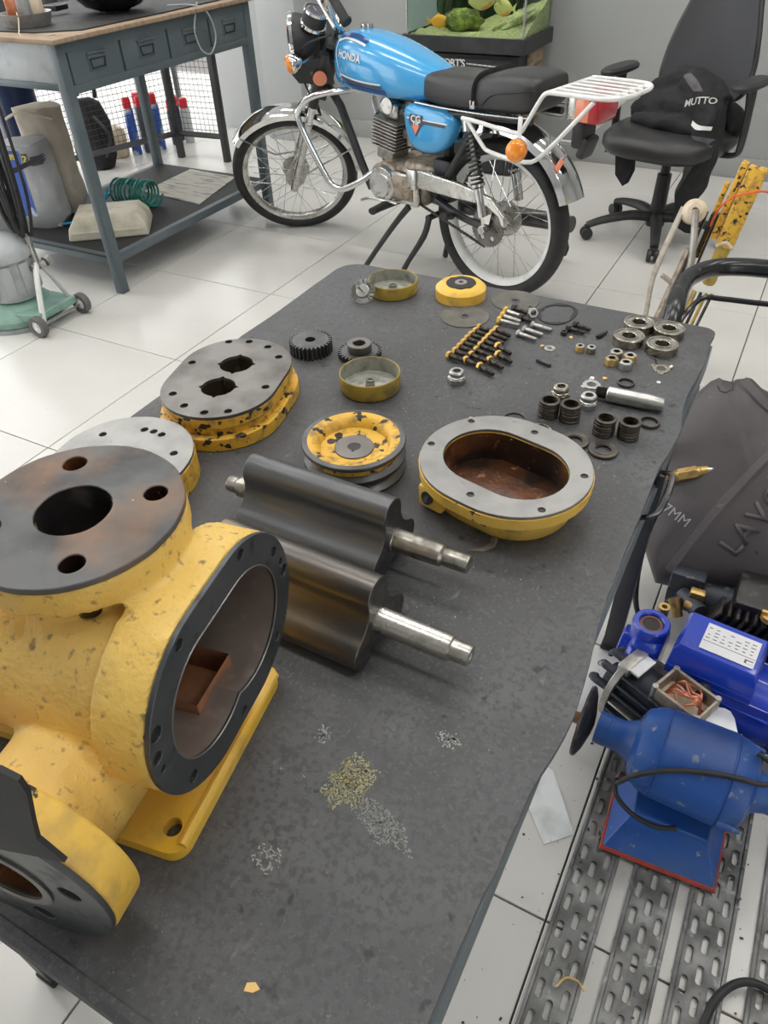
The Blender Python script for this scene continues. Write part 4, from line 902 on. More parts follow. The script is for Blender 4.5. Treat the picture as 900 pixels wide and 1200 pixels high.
# ---- frame
def T_(pts, r, name, m, smooth=0, seg=10, parent=MB_, flat=1.0):
    b = NB(); tube(b, pts, r, seg, smooth=smooth, flat=flat); return obj(name, b, m, parent)
b = NB(); cyl(b, ax(.62), ax(.79), .028, .028, 20); obj('head_tube', b, 'black_paint', MB_)
T_([ax(.76), (.70, 0, .70), (.45, 0, .66), (.28, 0, .60), (.26, 0, .45), (.25, 0, .30)], .020, 'main_frame', 'black_paint', 6)
T_([ax(.66), (.845, 0, .58), (.74, 0, .38), (.68, 0, .28)], .017, 'down_tube', 'black_paint')
for s in (1, -1):
    T_([(.40, .0, .64), (.30, .08*s, .64), (.05, .095*s, .66), (-.16, .09*s, .67)], .012, 'seat_rail', 'black_paint', 5)
    T_([(.27, .05*s, .34), (.18, .09*s, .46), (.06, .10*s, .63)], .011, 'frame_stay', 'black_paint', 4)
    T_([(.27, .06*s, .33), (.12, .085*s, .30), (0, .09*s, .287)], .014, 'swing_arm', 'black_paint', 4)
    # shock absorber
    top, bot = Vector((.085, .115*s, .645)), Vector((.002, .115*s, .335)); d = (bot-top)
    sa = T_([top, top+d*.55], .009, 'shock_rod', 'zinc')
    b = NB(); n = 150; pts = []
    x, y, z = frame_of(d)
    for i in range(n+1):
        t = i/n; a = t*2*pi*13; pts.append(top+d*(.08+.60*t)+x*.021*cos(a)+y*.021*sin(a))
    tube(b, pts, .0038, 6); obj('shock_spring', b, 'black_paint', sa)
    b = NB(); cyl(b, top+d*.66, bot, .019, .017, 18); cyl(b, top+d*.64, top+d*.67, .026, .026, 20); obj('shock_body', b, 'chrome', sa)
    b = NB(); cyl(b, top-d*.02, top+d*.09, .022, .026, 18); obj('shock_cap', b, 'chrome_dull', sa)
# ---- tank
def sup(hw, z0, z1, s, n=28, e=2.6):
    o = []
    cz = z0+(z1-z0)*.42
    for i in range(n):
        a = 2*pi*i/n; c_, s_ = cos(a), sin(a)
        yy = hw*math.copysign(abs(c_)**(2/e), c_); zz = math.copysign(abs(s_)**(2/e), s_); zz = cz+(z1-cz)*zz if zz > 0 else cz+(cz-z0)*zz
        o.append(Vector((s, yy, zz)))
    return o
b = NB()
rings(b, [sup(.030, .70, .81, .800), sup(.075, .668, .838, .790), sup(.100, .658, .856, .758), sup(.118, .655, .866, .69), sup(.126, .652, .864, .61), sup(.127, .650, .848, .53), sup(.121, .652, .828, .45), sup(.105, .658, .803, .37), sup(.085, .664, .780, .30), sup(.070, .670, .760, .25), sup(.05, .68, .74, .24)])
tank = obj('fuel_tank', b, 'blue', MB_, sharp=60)
md = tank.modifiers.new('sub', 'SUBSURF'); md.levels = 1; md.render_levels = 2
tt = BVHTree.FromPolygons([v.co.copy() for v in tank.data.vertices], [list(p.vertices) for p in tank.data.polygons])
def strip(pts, w, m, name, parent=tank, lift=.0012):
    P = smooth_path([(p[0], .4, p[1]) for p in pts], 8) if len(pts) > 2 else smooth_path([(pts[0][0], .4, pts[0][1]), ((pts[0][0]+pts[1][0])/2, .4, (pts[0][1]+pts[1][1])/2), (pts[1][0], .4, pts[1][1])], 10)
    b = NB(); prev = None
    for i, p in enumerate(P):
        t = (P[min(i+1, len(P)-1)]-P[max(i-1, 0)]).normalized(); nn = Vector((-t.z, 0, t.x))*w/2
        v = [b.verts.new(p+nn*k) for k in (-1, -.3, .3, 1)]
        if prev:
            for k in range(3): b.faces.new((prev[k], prev[k+1], v[k+1], v[k]))
        prev = v
    project(b, parent_tree, (0, -1, 0), lift, back=0)
    return obj(name, b, m, parent)
parent_tree = tt
strip([(.742, .829), (.70, .840), (.655, .838), (.61, .832), (.585, .826)], .006, 'white', 'white_pinstripe')
strip([(.742, .839), (.70, .850), (.65, .850), (.60, .842), (.585, .836)], .010, 'navy', 'dark_stripe')
strip([(.742, .829), (.745, .80), (.735, .76), (.715, .725)], .0045, 'white', 'white_pinstripe')
strip([(.715, .725), (.64, .716), (.56, .712), (.495, .712)], .006, 'white', 'white_pinstripe')
strip([(.715, .715), (.64, .706), (.56, .702), (.490, .702)], .008, 'ink', 'black_stripe')
strip([(.71, .700), (.64, .690), (.56, .686), (.480, .686)], .018, 'navy', 'dark_stripe')
tm = Matrix(((-1, 0, 0, .660), (0, 0, 1, .4), (0, 1, 0, .788), (0, 0, 0, 1)))
b = text_bm('HONDA', .034, tm @ Matrix.Rotation(R(-4), 4, 'Z'), .0, bold=.0009, spacing=1.05); project(b, tt, (0, -1, 0), .002, back=0); obj('tank_lettering', b, 'letter_white', tank, flat=True)
b = NB(); spin(b, [(0, .02), (.012, .022), (.024, .018), (.026, .008), (.024, 0)], 28, Matrix.Translation((.672, 0, .862))); obj('filler_cap', b, 'chrome', tank)
# ---- seat
b = NB()
sc = [(.335, .045, .68, .745), (.325, .085, .672, .764), (.28, .105, .668, .770), (.20, .116, .666, .770), (.10, .120, .668, .773), (.06, .121, .67, .779), (.0, .122, .672, .794), (-.08, .120, .676, .802), (-.15, .114, .684, .799), (-.172, .100, .70, .792), (-.178, .06, .72, .785)]
rings(b, [sup(h, a, c, x, 28, 4.0) for x, h, a, c in sc]); seat = obj('seat', b, 'vinyl', MB_, sharp=70)
md = seat.modifiers.new('sub', 'SUBSURF'); md.levels = 1; md.render_levels = 2
st = BVHTree.FromPolygons([v.co.copy() for v in seat.data.vertices], [list(p.vertices) for p in seat.data.polygons])
for s in (1, -1): T_([(.335, .108*s, .672), (.2, .122*s, .673), (.05, .126*s, .676), (-.10, .124*s, .681), (-.165, .118*s, .686)], .006, 'seat_trim', 'chrome_dull', 5, parent=seat, flat=.6)
b = NB()
loop = []
for a in range(0, 181, 10):
    y = .131*cos(R(a)); loop.append(Vector((.060, math.copysign(abs(cos(R(a)))**.45*.1255, cos(R(a))), .70+.082*abs(sin(R(a)))**.45)))
tube(b, loop, .013, 6, flat=.22); obj('seat_strap', b, 'rubber', seat)
for s in (1, -1):
    b = NB(); bx(b, (.060, .129*s, .700), (.022, .006, .026), bev=.003); obj('strap_buckle', b, 'chrome_dull', seat)
T_([(.03, .1230, .70), (-.02, .1250, .738), (-.10, .1205, .752), (-.165, .104, .762)], .0022, 'seat_seam', 'rubber', 6, parent=seat)
# ---- side cover
def side_cover(s):
    b = NB()
    o2 = [(.385, .600), (.380, .655), (.30, .665), (.20, .660), (.150, .640), (.150, .600), (.185, .545), (.235, .515), (.31, .510), (.36, .535)]
    o2 = [(p.x, p.z) for p in smooth_path([(x, 0, z) for x, z in o2], 4, True)]; cx = sum(p[0] for p in o2)/len(o2); cz = sum(p[1] for p in o2)/len(o2)
    rs = []
    for f, y in ((1, .07), (1, .105), (.94, .118), (.80, .125), (.4, .128), (.05, .128)):
        rs.append([Vector((cx+(x-cx)*f, y*s, cz+(z-cz)*f)) for x, z in o2])
    rings(b, rs); return obj('side_cover', b, 'blue', MB_, sharp=60)
sc1 = side_cover(1); side_cover(-1)
b = NB(); bx(b, (.265, .1262, .615), (.17, .005, .010)); obj('cover_stripe', b, 'ink', sc1)
b = NB(); bx(b, (.265, .1262, .6225), (.19, .005, .004)); obj('cover_stripe', b, 'white', sc1)
b = NB(); prism(b, [(-.030, .030), (.030, .030), (.034, .0), (.022, -.010), (.0, -.042), (-.022, -.010), (-.034, .0)], 0, .003, mtx=Matrix(((-1, 0, 0, .315), (0, 0, 1, .1275), (0, 1, 0, .607), (0, 0, 0, 1)))); obj('badge', b, 'ink', sc1)
b = NB(); prism(b, [(-.018, -.006), (.018, -.006), (.0, -.036)], 0, .002, mtx=Matrix(((-1, 0, 0, .315), (0, 0, 1, .1302), (0, 1, 0, .607), (0, 0, 0, 1)))); obj('badge_triangle', b, 'orange_lens', sc1)
for s_, z, sz in (('CG', .622, .033), ('125', .604, .019)):
    b = text_bm(s_, sz, Matrix(((-1, 0, 0, .315), (0, 0, 1, .131), (0, 1, 0, z), (0, 0, 0, 1))), .0004, bold=.0008); obj('badge_lettering', b, 'letter_white', sc1, flat=True)
# ---- engine
b = NB()
en = fz = None
bx(b, (.43, 0, .36), (.24, .17, .14), bev=.03, seg=4); bx(b, (.36, 0, .42), (.16, .14, .06), bev=.02, seg=3)
cyl(b, (.51, -.10, .355), (.51, .10, .355), .082, .082, 40); obj('crankcase', b, 'alu_dirty', MB_, bev=.003)
b = NB(); cyl(b, (.51, .098, .355), (.51, .122, .355), .074, .066, 40); cyl(b, (.51, .12, .355), (.51, .128, .355), .05, .046, 32); bx(b, (.40, .095, .355), (.15, .035, .12), bev=.014, seg=3); obj('clutch_cover', b, 'chrome_dull', MB_, bev=.002)
b = NB(); bx(b, (.40, .108, .36), (.11, .022, .09), bev=.008, seg=3); obj('gear_cover', b, 'alu_dirty', MB_)
cy = Vector((-.15, 0, 1)).normalized(); c0 = Vector((.555, 0, .43)); RM = Matrix.Rotation(R(-8.5), 4, 'Y')
b = NB(); bx(b, c0+cy*.07, (.09, .10, .15), RM, bev=.01); obj('cylinder', b, 'alu', MB_)
for k in range(9):
    b = NB(); bx(b, c0+cy*(.045+.0125*k), (.135, .135, .0035), RM, bev=.0012, seg=1); obj('cooling_fin', b, 'alu', MB_)
b = NB(); bx(b, c0+cy*.185, (.10, .11, .06), RM, bev=.016, seg=3); cyl(b, c0+cy*.2+Vector((0, -.05, 0)), c0+cy*.2+Vector((0, .06, 0)), .03, .028, 20); obj('cylinder_head', b, 'chrome_dull', MB_)
b = NB(); cyl(b, (.44, .0, .56), (.44, .0, .49), .03, .026, 20); bx(b, (.43, .0, .53), (.10, .05, .04), bev=.01); obj('carburettor', b, 'alu_dirty', MB_)
b = NB(); bx(b, (.30, 0, .58), (.12, .12, .12), bev=.02, seg=3); obj('air_box', b, 'plastic_black', MB_)
b = NB(); bx(b, (.25, 0, .40), (.10, .12, .16), bev=.02); obj('battery_tray', b, 'black_paint', MB_)
T_([(.60, -.03, .60), (.68, -.05, .54), (.70, -.10, .40), (.60, -.13, .27), (.35, -.14, .25), (.05, -.15, .26), (-.22, -.15, .28)], [.017, .017, .017, .017, .02, .034, .034, .030], 'exhaust_pipe', 'iron_dark', 6, 16)
# crash bar
T_([(.70, .03, .66), (.76, .12, .660), (.82, .19, .645), (.865, .215, .60), (.865, .215, .555), (.81, .21, .46), (.745, .205, .37), (.71, .20, .335), (.66, .185, .328), (.60, .14, .36), (.56, .09, .40)], .0125, 'crash_bar', 'chrome', 5, 12)
T_([(.70, -.03, .66), (.76, -.12, .660), (.82, -.19, .645), (.865, -.215, .58), (.80, -.21, .44), (.71, -.20, .33), (.60, -.14, .35)], .0125, 'crash_bar', 'chrome', 5, 12)
# foot controls and stands
T_([(.46, .06, .285), (.46, .13, .285), (.46, .20, .285)], .008, 'foot_rest', 'black_paint')
b = NB(); tube(b, [(.47, .14, .292), (.455, .235, .292)], .018, 12, flat=.75); obj('foot_rest_rubber', b, 'rubber', MB_)
T_([(.42, .125, .30), (.50, .13, .30), (.56, .15, .30), (.565, .185, .302)], .006, 'gear_lever', 'chrome_dull', 4)
T_([(.38, .10, .29), (.43, .13, .22), (.50, .17, .11), (.555, .20, .02)], [.014, .012, .011, .011], 'side_stand', 'black_paint', 3)
T_([(.555, .20, .012), (.60, .205, .006)], .012, 'stand_foot', 'black_paint', flat=.5)
for s in (1, -1):
    T_([(.29, .08*s, .26), (.30, .10*s, .19), (.36, .13*s, .08), (.39, .15*s, .01)], [.013, .013, .011, .013], 'centre_stand_leg', 'black_paint', 3)
T_([(.29, -.09, .26), (.29, .09, .26)], .012, 'centre_stand_bar', 'black_paint')
T_([(.16, .10, .30), (.12, .20, .335)], .014, 'passenger_rest', 'rubber')
# chain case and sprocket
b = NB(); o2 = [(.37, .39), (.37, .435), (.30, .442), (.12, .430), (-.03, .405), (-.095, .350), (-.10, .315), (-.085, .315), (-.07, .345), (-.01, .375), (.06, .375), (.12, .372), (.22, .375), (.30, .375)]
prism(b, o2, 0, .022, mtx=toY(0, .118, 0)); obj('chain_guard', b, 'chrome_dull', MB_, bev=.005)
b = NB(); bx(b, (.345, .122, .405), (.05, .012, .075), bev=.006); obj('guard_cap', b, 'chrome_dull', MB_)
b = NB(); prism(b, [(x*1.0, y*1.0) for x, y in [((.075 if i % 2 else .069)*cos(2*pi*i/72), (.075 if i % 2 else .069)*sin(2*pi*i/72)) for i in range(72)]], 0, .006, holes=[c2(.045*cos(a), .045*sin(a), .010, 12) for a in [R(60*k) for k in range(6)]], mtx=toY(0, .085, .287)); obj('rear_sprocket', b, 'iron', MB_)
b = NB()
for s, z0, z1 in ((1, .362, .385), (-1, .212, .305)):
    for i in range(44):
        x = .01+.33*i/44; z = z0+(z1-z0)*i/44; bx(b, (x, .082, z), (.0062, .008 if i % 2 else .005, .009))
o = obj('drive_chain', b, 'bolt_black', MB_, flat=True); o['kind'] = 'stuff'
b = NB(); prism(b, [(-.03, .05), (.03, .06), (.015, -.03), (-.012, -.035)], 0, .003, mtx=toY(0, .10, .315)); obj('axle_plate', b, 'chrome_dull', MB_)
b = NB(); cyl(b, (0, -.12, .287), (0, .125, .287), .009, .009, 12); cyl(b, (0, .11, .287), (0, .125, .287), .016, .016, 6); obj('rear_axle', b, 'zinc', MB_)
# rear fender
b = NB(); fender(b, Vector((0, 0, .30)), .318, .125, 62, 158, 24, .02); obj('rear_fender', b, 'chrome', MB_)
b = NB(); bx(b, (-.262, .058, .545), (.02, .006, .045), Matrix.Rotation(R(-30), 4, 'Y'), bev=.003); obj('fender_reflector', b, 'orange_lens', MB_)
# tail light
tl = None
b = NB(); bx(b, (-.29, 0, .725), (.05, .13, .085), bev=.014, seg=3); tl = obj('tail_light_base', b, 'chrome_dull', MB_)
b = NB(); bx(b, (-.345, 0, .72), (.085, .125, .085), bev=.020, seg=3); obj('tail_light_lens', b, 'red_lens', tl)
b = NB(); bx(b, (-.325, .062, .72), (.05, .008, .07), bev=.003); obj('side_lens', b, 'orange_lens', tl)
b = NB(); bx(b, (-.305, 0, .640), (.05, .085, .09), bev=.015); bx(b, (-.325, 0, .60), (.03, .075, .07), Matrix.Rotation(R(-18), 4, 'Y'), bev=.010); obj('plate_bracket', b, 'plastic_black', MB_)
indicator(nb_, (-.18, .195, .608), (-.35, 1, .1)); indicator(nb_, (-.18, -.195, .608), (-.35, -1, .1))
for s in (1, -1):
    b = NB(); bx(b, (-.165, .165*s, .655), (.016, .004, .09), bev=.001); obj('indicator_bracket', b, 'white', MB_)
# rack
RK = .0070
for s in (1, -1):
    y = .132*s
    T_([(.10, y, .655), (.03, y, .652), (-.10, y, .640), (-.145, y, .644), (-.165, y, .67), (-.210, y, .745), (-.232, y, .768), (-.27, y, .772), (-.41, y, .774), (-.455, y*.85, .774), (-.475, y*.5, .774), (-.48, 0, .774)], RK, 'rack_side_rail', 'white', 5)
    T_([(.08, y, .655), (.01, y, .585), (-.03, y, .565), (-.18, y+.012*s, .560), (-.245, y, .595), (-.40, y, .762)], .0070, 'rack_brace', 'white', 3)
for k in range(5):
    y = -.088+.044*k; T_([(-.222, y, .764), (-.25, y, .774), (-.465, y, .774)], .0046, 'rack_bar', 'white')
T_([(-.235, -.132, .770), (-.235, .132, .770)], RK*.8, 'rack_cross_bar', 'white'); T_([(-.44, -.12, .772), (-.44, .12, .772)], RK*.8, 'rack_cross_bar', 'white')
# ================================================================ workbench on the left
wbn = thing('workbench', 'blue-grey steel workbench with four drawers and wooden top', 'workbench', (-.573, .942, 0))
def WL(x, y, z): return (x+.573, y-.942, z)
XB, YF = -1.30, 2.05
for x, y in ((-.592, .960), (-.592, 2.04), (-1.30, .960), (-1.30, 2.04)):
    b = NB(); bx(b, WL(x, y, .45), (.040, .040, .90), bev=.003); obj('leg', b, 'bench_grey', wbn)
b = NB(); bx(b, WL(-.94, 1.50, .911), (.80, 1.18, .015), bev=.003); obj('wooden_top', b, 'oak', wbn, label='worn bare plywood top')
b = NB(); bx(b, WL(-.582, 1.50, .885), (.018, 1.06, .030), bev=.001); obj('front_rail', b, 'bench_grey', wbn)
b = NB(); bx(b, WL(-.585, 1.50, .755), (.024, 1.06, .028), bev=.001); obj('front_rail', b, 'bench_grey', wbn)
b = NB(); bx(b, WL(-.94, .956, .832), (.68, .012, .13), bev=.002); obj('side_panel', b, 'machine_grey', wbn)
b = NB(); bx(b, WL(-.94, .952, .765), (.68, .016, .022), bev=.002); obj('side_rail', b, 'bench_grey', wbn)
b = NB(); bx(b, WL(-.94, 2.045, .82), (.68, .012, .15), bev=.002); obj('side_panel', b, 'bench_grey', wbn)
b = NB(); bx(b, WL(-1.31, 1.50, .82), (.012, 1.06, .15), bev=.002); obj('back_panel', b, 'bench_grey', wbn)
for k in range(4):
    y0 = .985+.262*k
    b = NB(); bx(b, WL(-.590, y0+.129, .820), (.030, .252, .112), bev=.003); d = obj('drawer', b, 'bench_grey', wbn)
    b = NB(); bx(b, WL(-.573, y0+.129, .823), (.006, .085, .050), bev=.002); bx(b, WL(-.571, y0+.129, .852), (.012, .090, .006), bev=.001); obj('handle_plate', b, 'bench_grey', d, bev=.0008)
    b = NB(); prism(b, [(-.034, -.022), (.034, -.022), (.040, .012), (-.040, .012)], 0, .003, holes=[[(-.028, -.017), (.028, -.017), (.033, .007), (-.033, .007)]], mtx=Matrix(((0, 0, 1, WL(-.5705, 0, 0)[0]), (1, 0, 0, WL(0, y0+.129, 0)[1]), (0, 1, 0, .825), (0, 0, 0, 1)))); obj('drawer_pull', b, 'black_paint', d)
b = NB(); bx(b, WL(-.95, 1.50, .142), (.72, 1.10, .012)); obj('lower_shelf', b, 'bench_grey', wbn)
for x in (-.600, -1.30):
    b = NB(); bx(b, WL(x, 1.50, .138), (.030, 1.06, .034), bev=.002); obj('shelf_rail', b, 'bench_grey', wbn)
b = NB(); bx(b, WL(-.95, .962, .138), (.70, .028, .034), bev=.002); obj('shelf_rail', b, 'bench_grey', wbn)
b = NB(); prism(b, [(-.37+.003*mnoise.noise((i, 0, 0)), -.56) for i in range(1)]+[(.36, -.555), (.362, .545), (-.36, .55)], 0, .006)
o = obj('shelf_mat', b, 'rubber'); o.location = (-.95, 1.50, .1485); tag(o, 'black rubber mat covering the lower shelf of the workbench', 'mat')
b = NB(); prism(b, [(-.39, -.52), (.20, -.50), (.335, -.40), (.345, .0), (.33, .52), (-.38, .54)], 0, .004); wob(b, .001, 20)
o = obj('bench_mat', b, 'rubber'); o.location = (-.93, 1.50, .919); tag(o, 'dark sheet lying on the plywood top of the workbench', 'mat')
b = NB()
for i in range(0, 1): tube(b, [(-.56, 1.70, .935), (-.548, 1.66, .89), (-.545, 1.64, .84), (-.545, 1.665, .775), (-.545, 1.72, .755), (-.545, 1.765, .80), (-.546, 1.76, .86), (-.555, 1.73, .91), (-.60, 1.70, .925), (-.70, 1.68, .923)], .0035, 6, smooth=6)
o = obj('wire_loop', b, 'machine_grey'); tag(o, 'thin grey wire loop hanging over the third bench drawer', 'wire')
# metal tray of bits
tr = thing('parts_tray', 'round aluminium tray of small parts at the near corner of the workbench', 'tray', (-.885, 1.12, .919))
b = NB(); spin(b, [(.068, 0), (.078, .003), (.092, .045), (.089, .045), (.074, .006), (0, .006)], 40, cap=False); obj('tray_body', b, 'alu', tr)
b = NB(); spin(b, [(0, .03), (.083, .03)], 30, cap=False); obj('dark_oil', b, 'oily_black', tr)
for i, (x, y, l, mm) in enumerate(((-.03, .02, 'grey can standing in the aluminium tray', 'machine_grey'), (.035, .03, 'small cream block standing in the aluminium tray', 'cream'), (-.02, -.04, 'reddish block leaning in the aluminium tray', 'copper'))):
    t = thing('small_container', l, 'container', (-.885+x, 1.12+y, .949), .4*i)
    b = NB()
    if i == 0: cyl(b, (0, 0, 0), (0, 0, .075), .03, .03, 24)
    else: bx(b, (0, 0, .03), (.035, .03, .06), bev=.003)
    obj('container_body', b, mm, t, bev=.001)
    b = NB(); cyl(b, (0, 0, .060 if i else .075), (0, 0, .068 if i else .079), .012, .012, 16); obj('container_lid', b, 'plastic_black', t)
b = NB(); tube(b, [(-.86, 1.06, .97), (-.835, 1.04, .955), (-.80, 1.00, .925), (-.76, .965, .921), (-.70, .945, .90), (-.66, .942, .915), (-.62, 1.0, .922)], .0022, 5, smooth=6); o = obj('thin_lead', b, 'cream'); tag(o, 'thin cream lead trailing from the tray over the bench edge', 'wire')
# dark helmet-like bowl and yellow-handled tool on the bench
bw = thing('black_bowl', 'large glossy black bowl cropped by the top edge, standing on the bench sheet', 'bowl', (-.82, 1.50, .924))
b = NB(); spin(b, [(.05, 0), (.11, .02), (.165, .07), (.185, .13), (.18, .13), (.155, .07), (.10, .03), (0, .015)], 40, cap=False); obj('bowl_body', b, 'black_gloss', bw)
b = NB(); spin(b, [(.045, 0), (.06, 0), (.06, .008), (.045, .008)], 30, closed=True); obj('foot_ring', b, 'black_gloss', bw)
tg = thing('clamp_tool', 'yellow and black hand clamp lying behind the tray on the bench', 'clamp', (-1.08, 1.34, .924), .2)
b = NB(); bx(b, (0, 0, .02), (.20, .022, .018), bev=.003); bx(b, (.09, .03, .02), (.02, .08, .018), bev=.003); obj('clamp_bar', b, 'black_paint', tg)
b = NB(); tube(b, [(-.10, 0, .02), (-.05, .02, .03), (0, .03, .03)], .012, 10, smooth=3); obj('clamp_grip', b, 'gold', tg)
# things on the lower shelf
SZ = .1545
bxo = thing('beige_case', 'grimy beige plastic case on the lower shelf beside the coiled hose', 'case', (-.815, 1.190, SZ), R(38))
b = NB(); sec = [(.165, .115, 0), (.168, .118, .01), (.160, .110, .05), (.13, .085, .090), (.125, .08, .092)]
rings(b, [[Vector((x*c, y*d, z)) for x, y in ((-1, -1), (1, -1), (1, 1), (-1, 1))] for c, d, z in sec]); obj('case_body', b, 'beige', bxo, bev=.005)
b = NB(); prism(b, [(-.05, -.015), (.02, -.025), (.03, .02), (-.045, .025)], .0922, .0928); obj('dark_label', b, 'machine_grey', bxo)
b = NB(); bx(b, (0, -.113, .03), (.31, .006, .012), bev=.002); obj('seam_band', b, 'beige', bxo)
b = NB()
pts = []
for i in range(230):
    a = 2*pi*i/23; pts.append((-1.02+.20*i/230+.005*sin(a*.2), 1.455+.055*cos(a)+.035*i/230, SZ+.062+.055*sin(a)))
tube(b, pts, .0055, 6); hs_ = thing('coiled_air_hose', 'teal coiled air hose on the lower shelf behind the beige case', 'hose', (0, 0, 0))
obj('hose_coil', b, 'teal', hs_)
b = NB(); tube(b, [(-1.05, 1.45, SZ+.06), (-1.03, 1.34, SZ+.03), (-1.00, 1.27, SZ+.02), (-1.01, 1.18, SZ+.012), (-1.06, 1.12, SZ+.012)], .006, 8, smooth=5); tube(b, [(-1.0, 1.38, SZ+.09), (-.97, 1.30, SZ+.05), (-.99, 1.24, SZ+.02)], .006, 8, smooth=4); obj('hose_tail', b, 'cyan', hs_, label='light blue straight end of the hose')
b = NB(); cyl(b, (-1.055, 1.125, SZ+.013), (-1.10, 1.105, SZ+.013), .0125, .0125, 14); cyl(b, (-1.10, 1.105, SZ+.013), (-1.125, 1.095, SZ+.013), .009, .009, 12); obj('hose_connector', b, 'cream', hs_)
b = NB(); prism(b, [(-1.04, 1.64), (-1.06, 2.02), (-.75, 2.0), (-.66, 1.60)], 0, .004); o = obj('printed_board', b, 'news'); o.location = (0, 0, SZ+.0004); tag(o, 'creased sheet of printed cardboard lying flat on the lower shelf', 'cardboard')
# ================================================================ wire mesh fence behind the bench
fe = thing('wire_mesh_fence', 'black framed wire mesh fence with two wings behind the workbench', 'fence', (-1.67, 2.63, 0))
def FL(p): return (p[0]+1.67, p[1]-2.63, p[2])
cor, e1, e2 = Vector((-1.67, 2.63, 0)), Vector((-1.335, 2.66, 0)), Vector((-2.20, .9, 0))
for p in (cor, e1, cor+(e2-cor)*.52, e2):
    b = NB(); bx(b, FL((p.x, p.y, .75)), (.036, .036, 1.5), bev=.002); obj('post', b, 'black_paint', fe)
for s, e in ((cor, e1), (cor, e2)):
    for z in (.14, .60, 1.45):
        if s == cor and e == e1 and z == .60: continue
        b = NB(); tube(b, [FL((s.x, s.y, z)), FL((e.x, e.y, z))], .016, 4); obj('rail', b, 'black_paint', fe)
    L_ = (e-s).length; n = int(L_/.030)
    b = NB()
    for i in range(1, n):
        p = s+(e-s)*(i/n); tube(b, [FL((p.x, p.y, .14)), FL((p.x, p.y, 1.45))], .0015, 4)
    for k in range(44):
        z = .14+.030*k; tube(b, [FL((s.x, s.y, z)), FL((e.x, e.y, z))], .0015, 4)
    o = obj('wire_mesh', b, 'black_paint', fe); o['kind'] = 'stuff'
# things standing outside the fence
sprays = [(-1.99, 2.58, 'bag_blue'), (-1.95, 2.65, 'ink'), (-1.92, 2.73, 'bag_blue'), (-2.02, 2.70, 'machine_grey'), (-1.90, 2.86, 'ink'), (-1.85, 2.93, 'panel_grey'), (-1.95, 2.95, 'dark_blue_drum')]
wh = ('front left of the taller cluster', 'middle left of the taller cluster', 'front right of the taller cluster', 'rear of the taller cluster', 'left of the shorter cluster', 'right of the shorter cluster', 'rear of the shorter cluster')
for i, (x, y, mm) in enumerate(sprays):
    k = .06 if i < 4 else 0
    t = thing('spray_can', 'red-capped spray can outside the mesh fence, '+wh[i], 'spray can', (x, y, 0), group='red-capped spray cans behind the fence')
    b = NB(); spin(b, [(.028, 0), (.030, .004), (.030, .19+k), (.024, .21+k), (.014, .215+k)], 24); obj('can_body', b, mm, t)
    b = NB(); spin(b, [(.026, .205+k), (.026, .25+k), (.022, .262+k)], 24); obj('can_cap', b, 'red', t)
pk = thing('black_rucksack', 'black rucksack standing outside the mesh fence behind the bench', 'bag', (-2.02, 2.28, 0), R(20))
b = NB(); rings(b, [[Vector((x*a, y*c, z)) for x, y in c2(0, 0, 1, 20)] for a, c, z in ((.09, .08, 0), (.12, .09, .05), (.12, .09, .25), (.09, .07, .34), (.05, .04, .38))]); wob(b, .02, 9); obj('bag_body', b, 'cloth', pk)
b = NB(); tube(b, [(.0, -.05, .40), (.05, -.10, .48), (.10, -.04, .44), (.08, 0, .38)], .012, 8, smooth=4, flat=.5); tube(b, [(.08, -.08, .30), (.16, -.10, .20), (.10, -.08, .08)], .012, 8, smooth=4, flat=.5); obj('bag_strap', b, 'plastic_black', pk)
t = thing('cream_jug', 'cream coloured plastic jug on the bright floor outside the fence', 'jug', (-2.06, 2.50, 0))
b = NB(); spin(b, [(.05, 0), (.06, .01), (.06, .12), (.03, .17), (.02, .18)], 24); obj('jug_body', b, 'cream', t)
b = NB(); tube(b, [(.02, 0, .17), (.07, 0, .16), (.075, 0, .10), (.058, 0, .08)], .008, 8, smooth=3); obj('jug_handle', b, 'cream', t)
dr = thing('blue_drum', 'tall dark blue plastic drum behind the sacks', 'drum', (-1.56, 1.47, 0))
b = NB(); spin(b, [(.09, 0), (.10, .02), (.10, .20), (.106, .21), (.106, .24), (.10, .25), (.10, .62), (.09, .66)], 32); obj('drum_body', b, 'dark_blue_drum', dr)
b = NB(); spin(b, [(.096, .655), (.108, .655), (.108, .685), (.096, .69)], 32, closed=True); cyl(b, (0, 0, .66), (0, 0, .675), .097, .097, 32); obj('drum_lid', b, 'plastic_black', dr)
# dark clutter seen under the drawers beyond the fence
ck_ = thing('black_shelf', 'low black shelf board with dark clutter beyond the mesh fence', 'shelf', (-2.6, 2.9, 0), R(100))
b = NB(); bx(b, (0, 0, .72), (1.7, .35, .03), bev=.003); obj('shelf_board', b, 'black_paint', ck_)
for x in (-.8, .8):
    for y in (-.15, .15):
        b = NB(); bx(b, (x, y, .36), (.03, .03, .72)); obj('leg', b, 'black_paint', ck_)
for i in range(6):
    t = thing('storage_box', ('dark storage box', 'pale storage box')[i % 2]+' on the black shelf beyond the fence, '+('first', 'second', 'third', 'fourth', 'fifth', 'sixth')[i]+' along', 'box', (-2.6-.045*(i-2.5), 2.9+.27*(i-2.5), .735), R(95+7*i), group='boxes on the black shelf')
    b = NB(); bx(b, (0, 0, .055), (.16, .12, .11), bev=.006); obj('box_body', b, ('plastic_black', 'machine_grey')[i % 2], t)
    b = NB(); bx(b, (0, 0, .115), (.165, .125, .012), bev=.004); obj('box_lid', b, ('rust_dry', 'white')[i % 2], t)
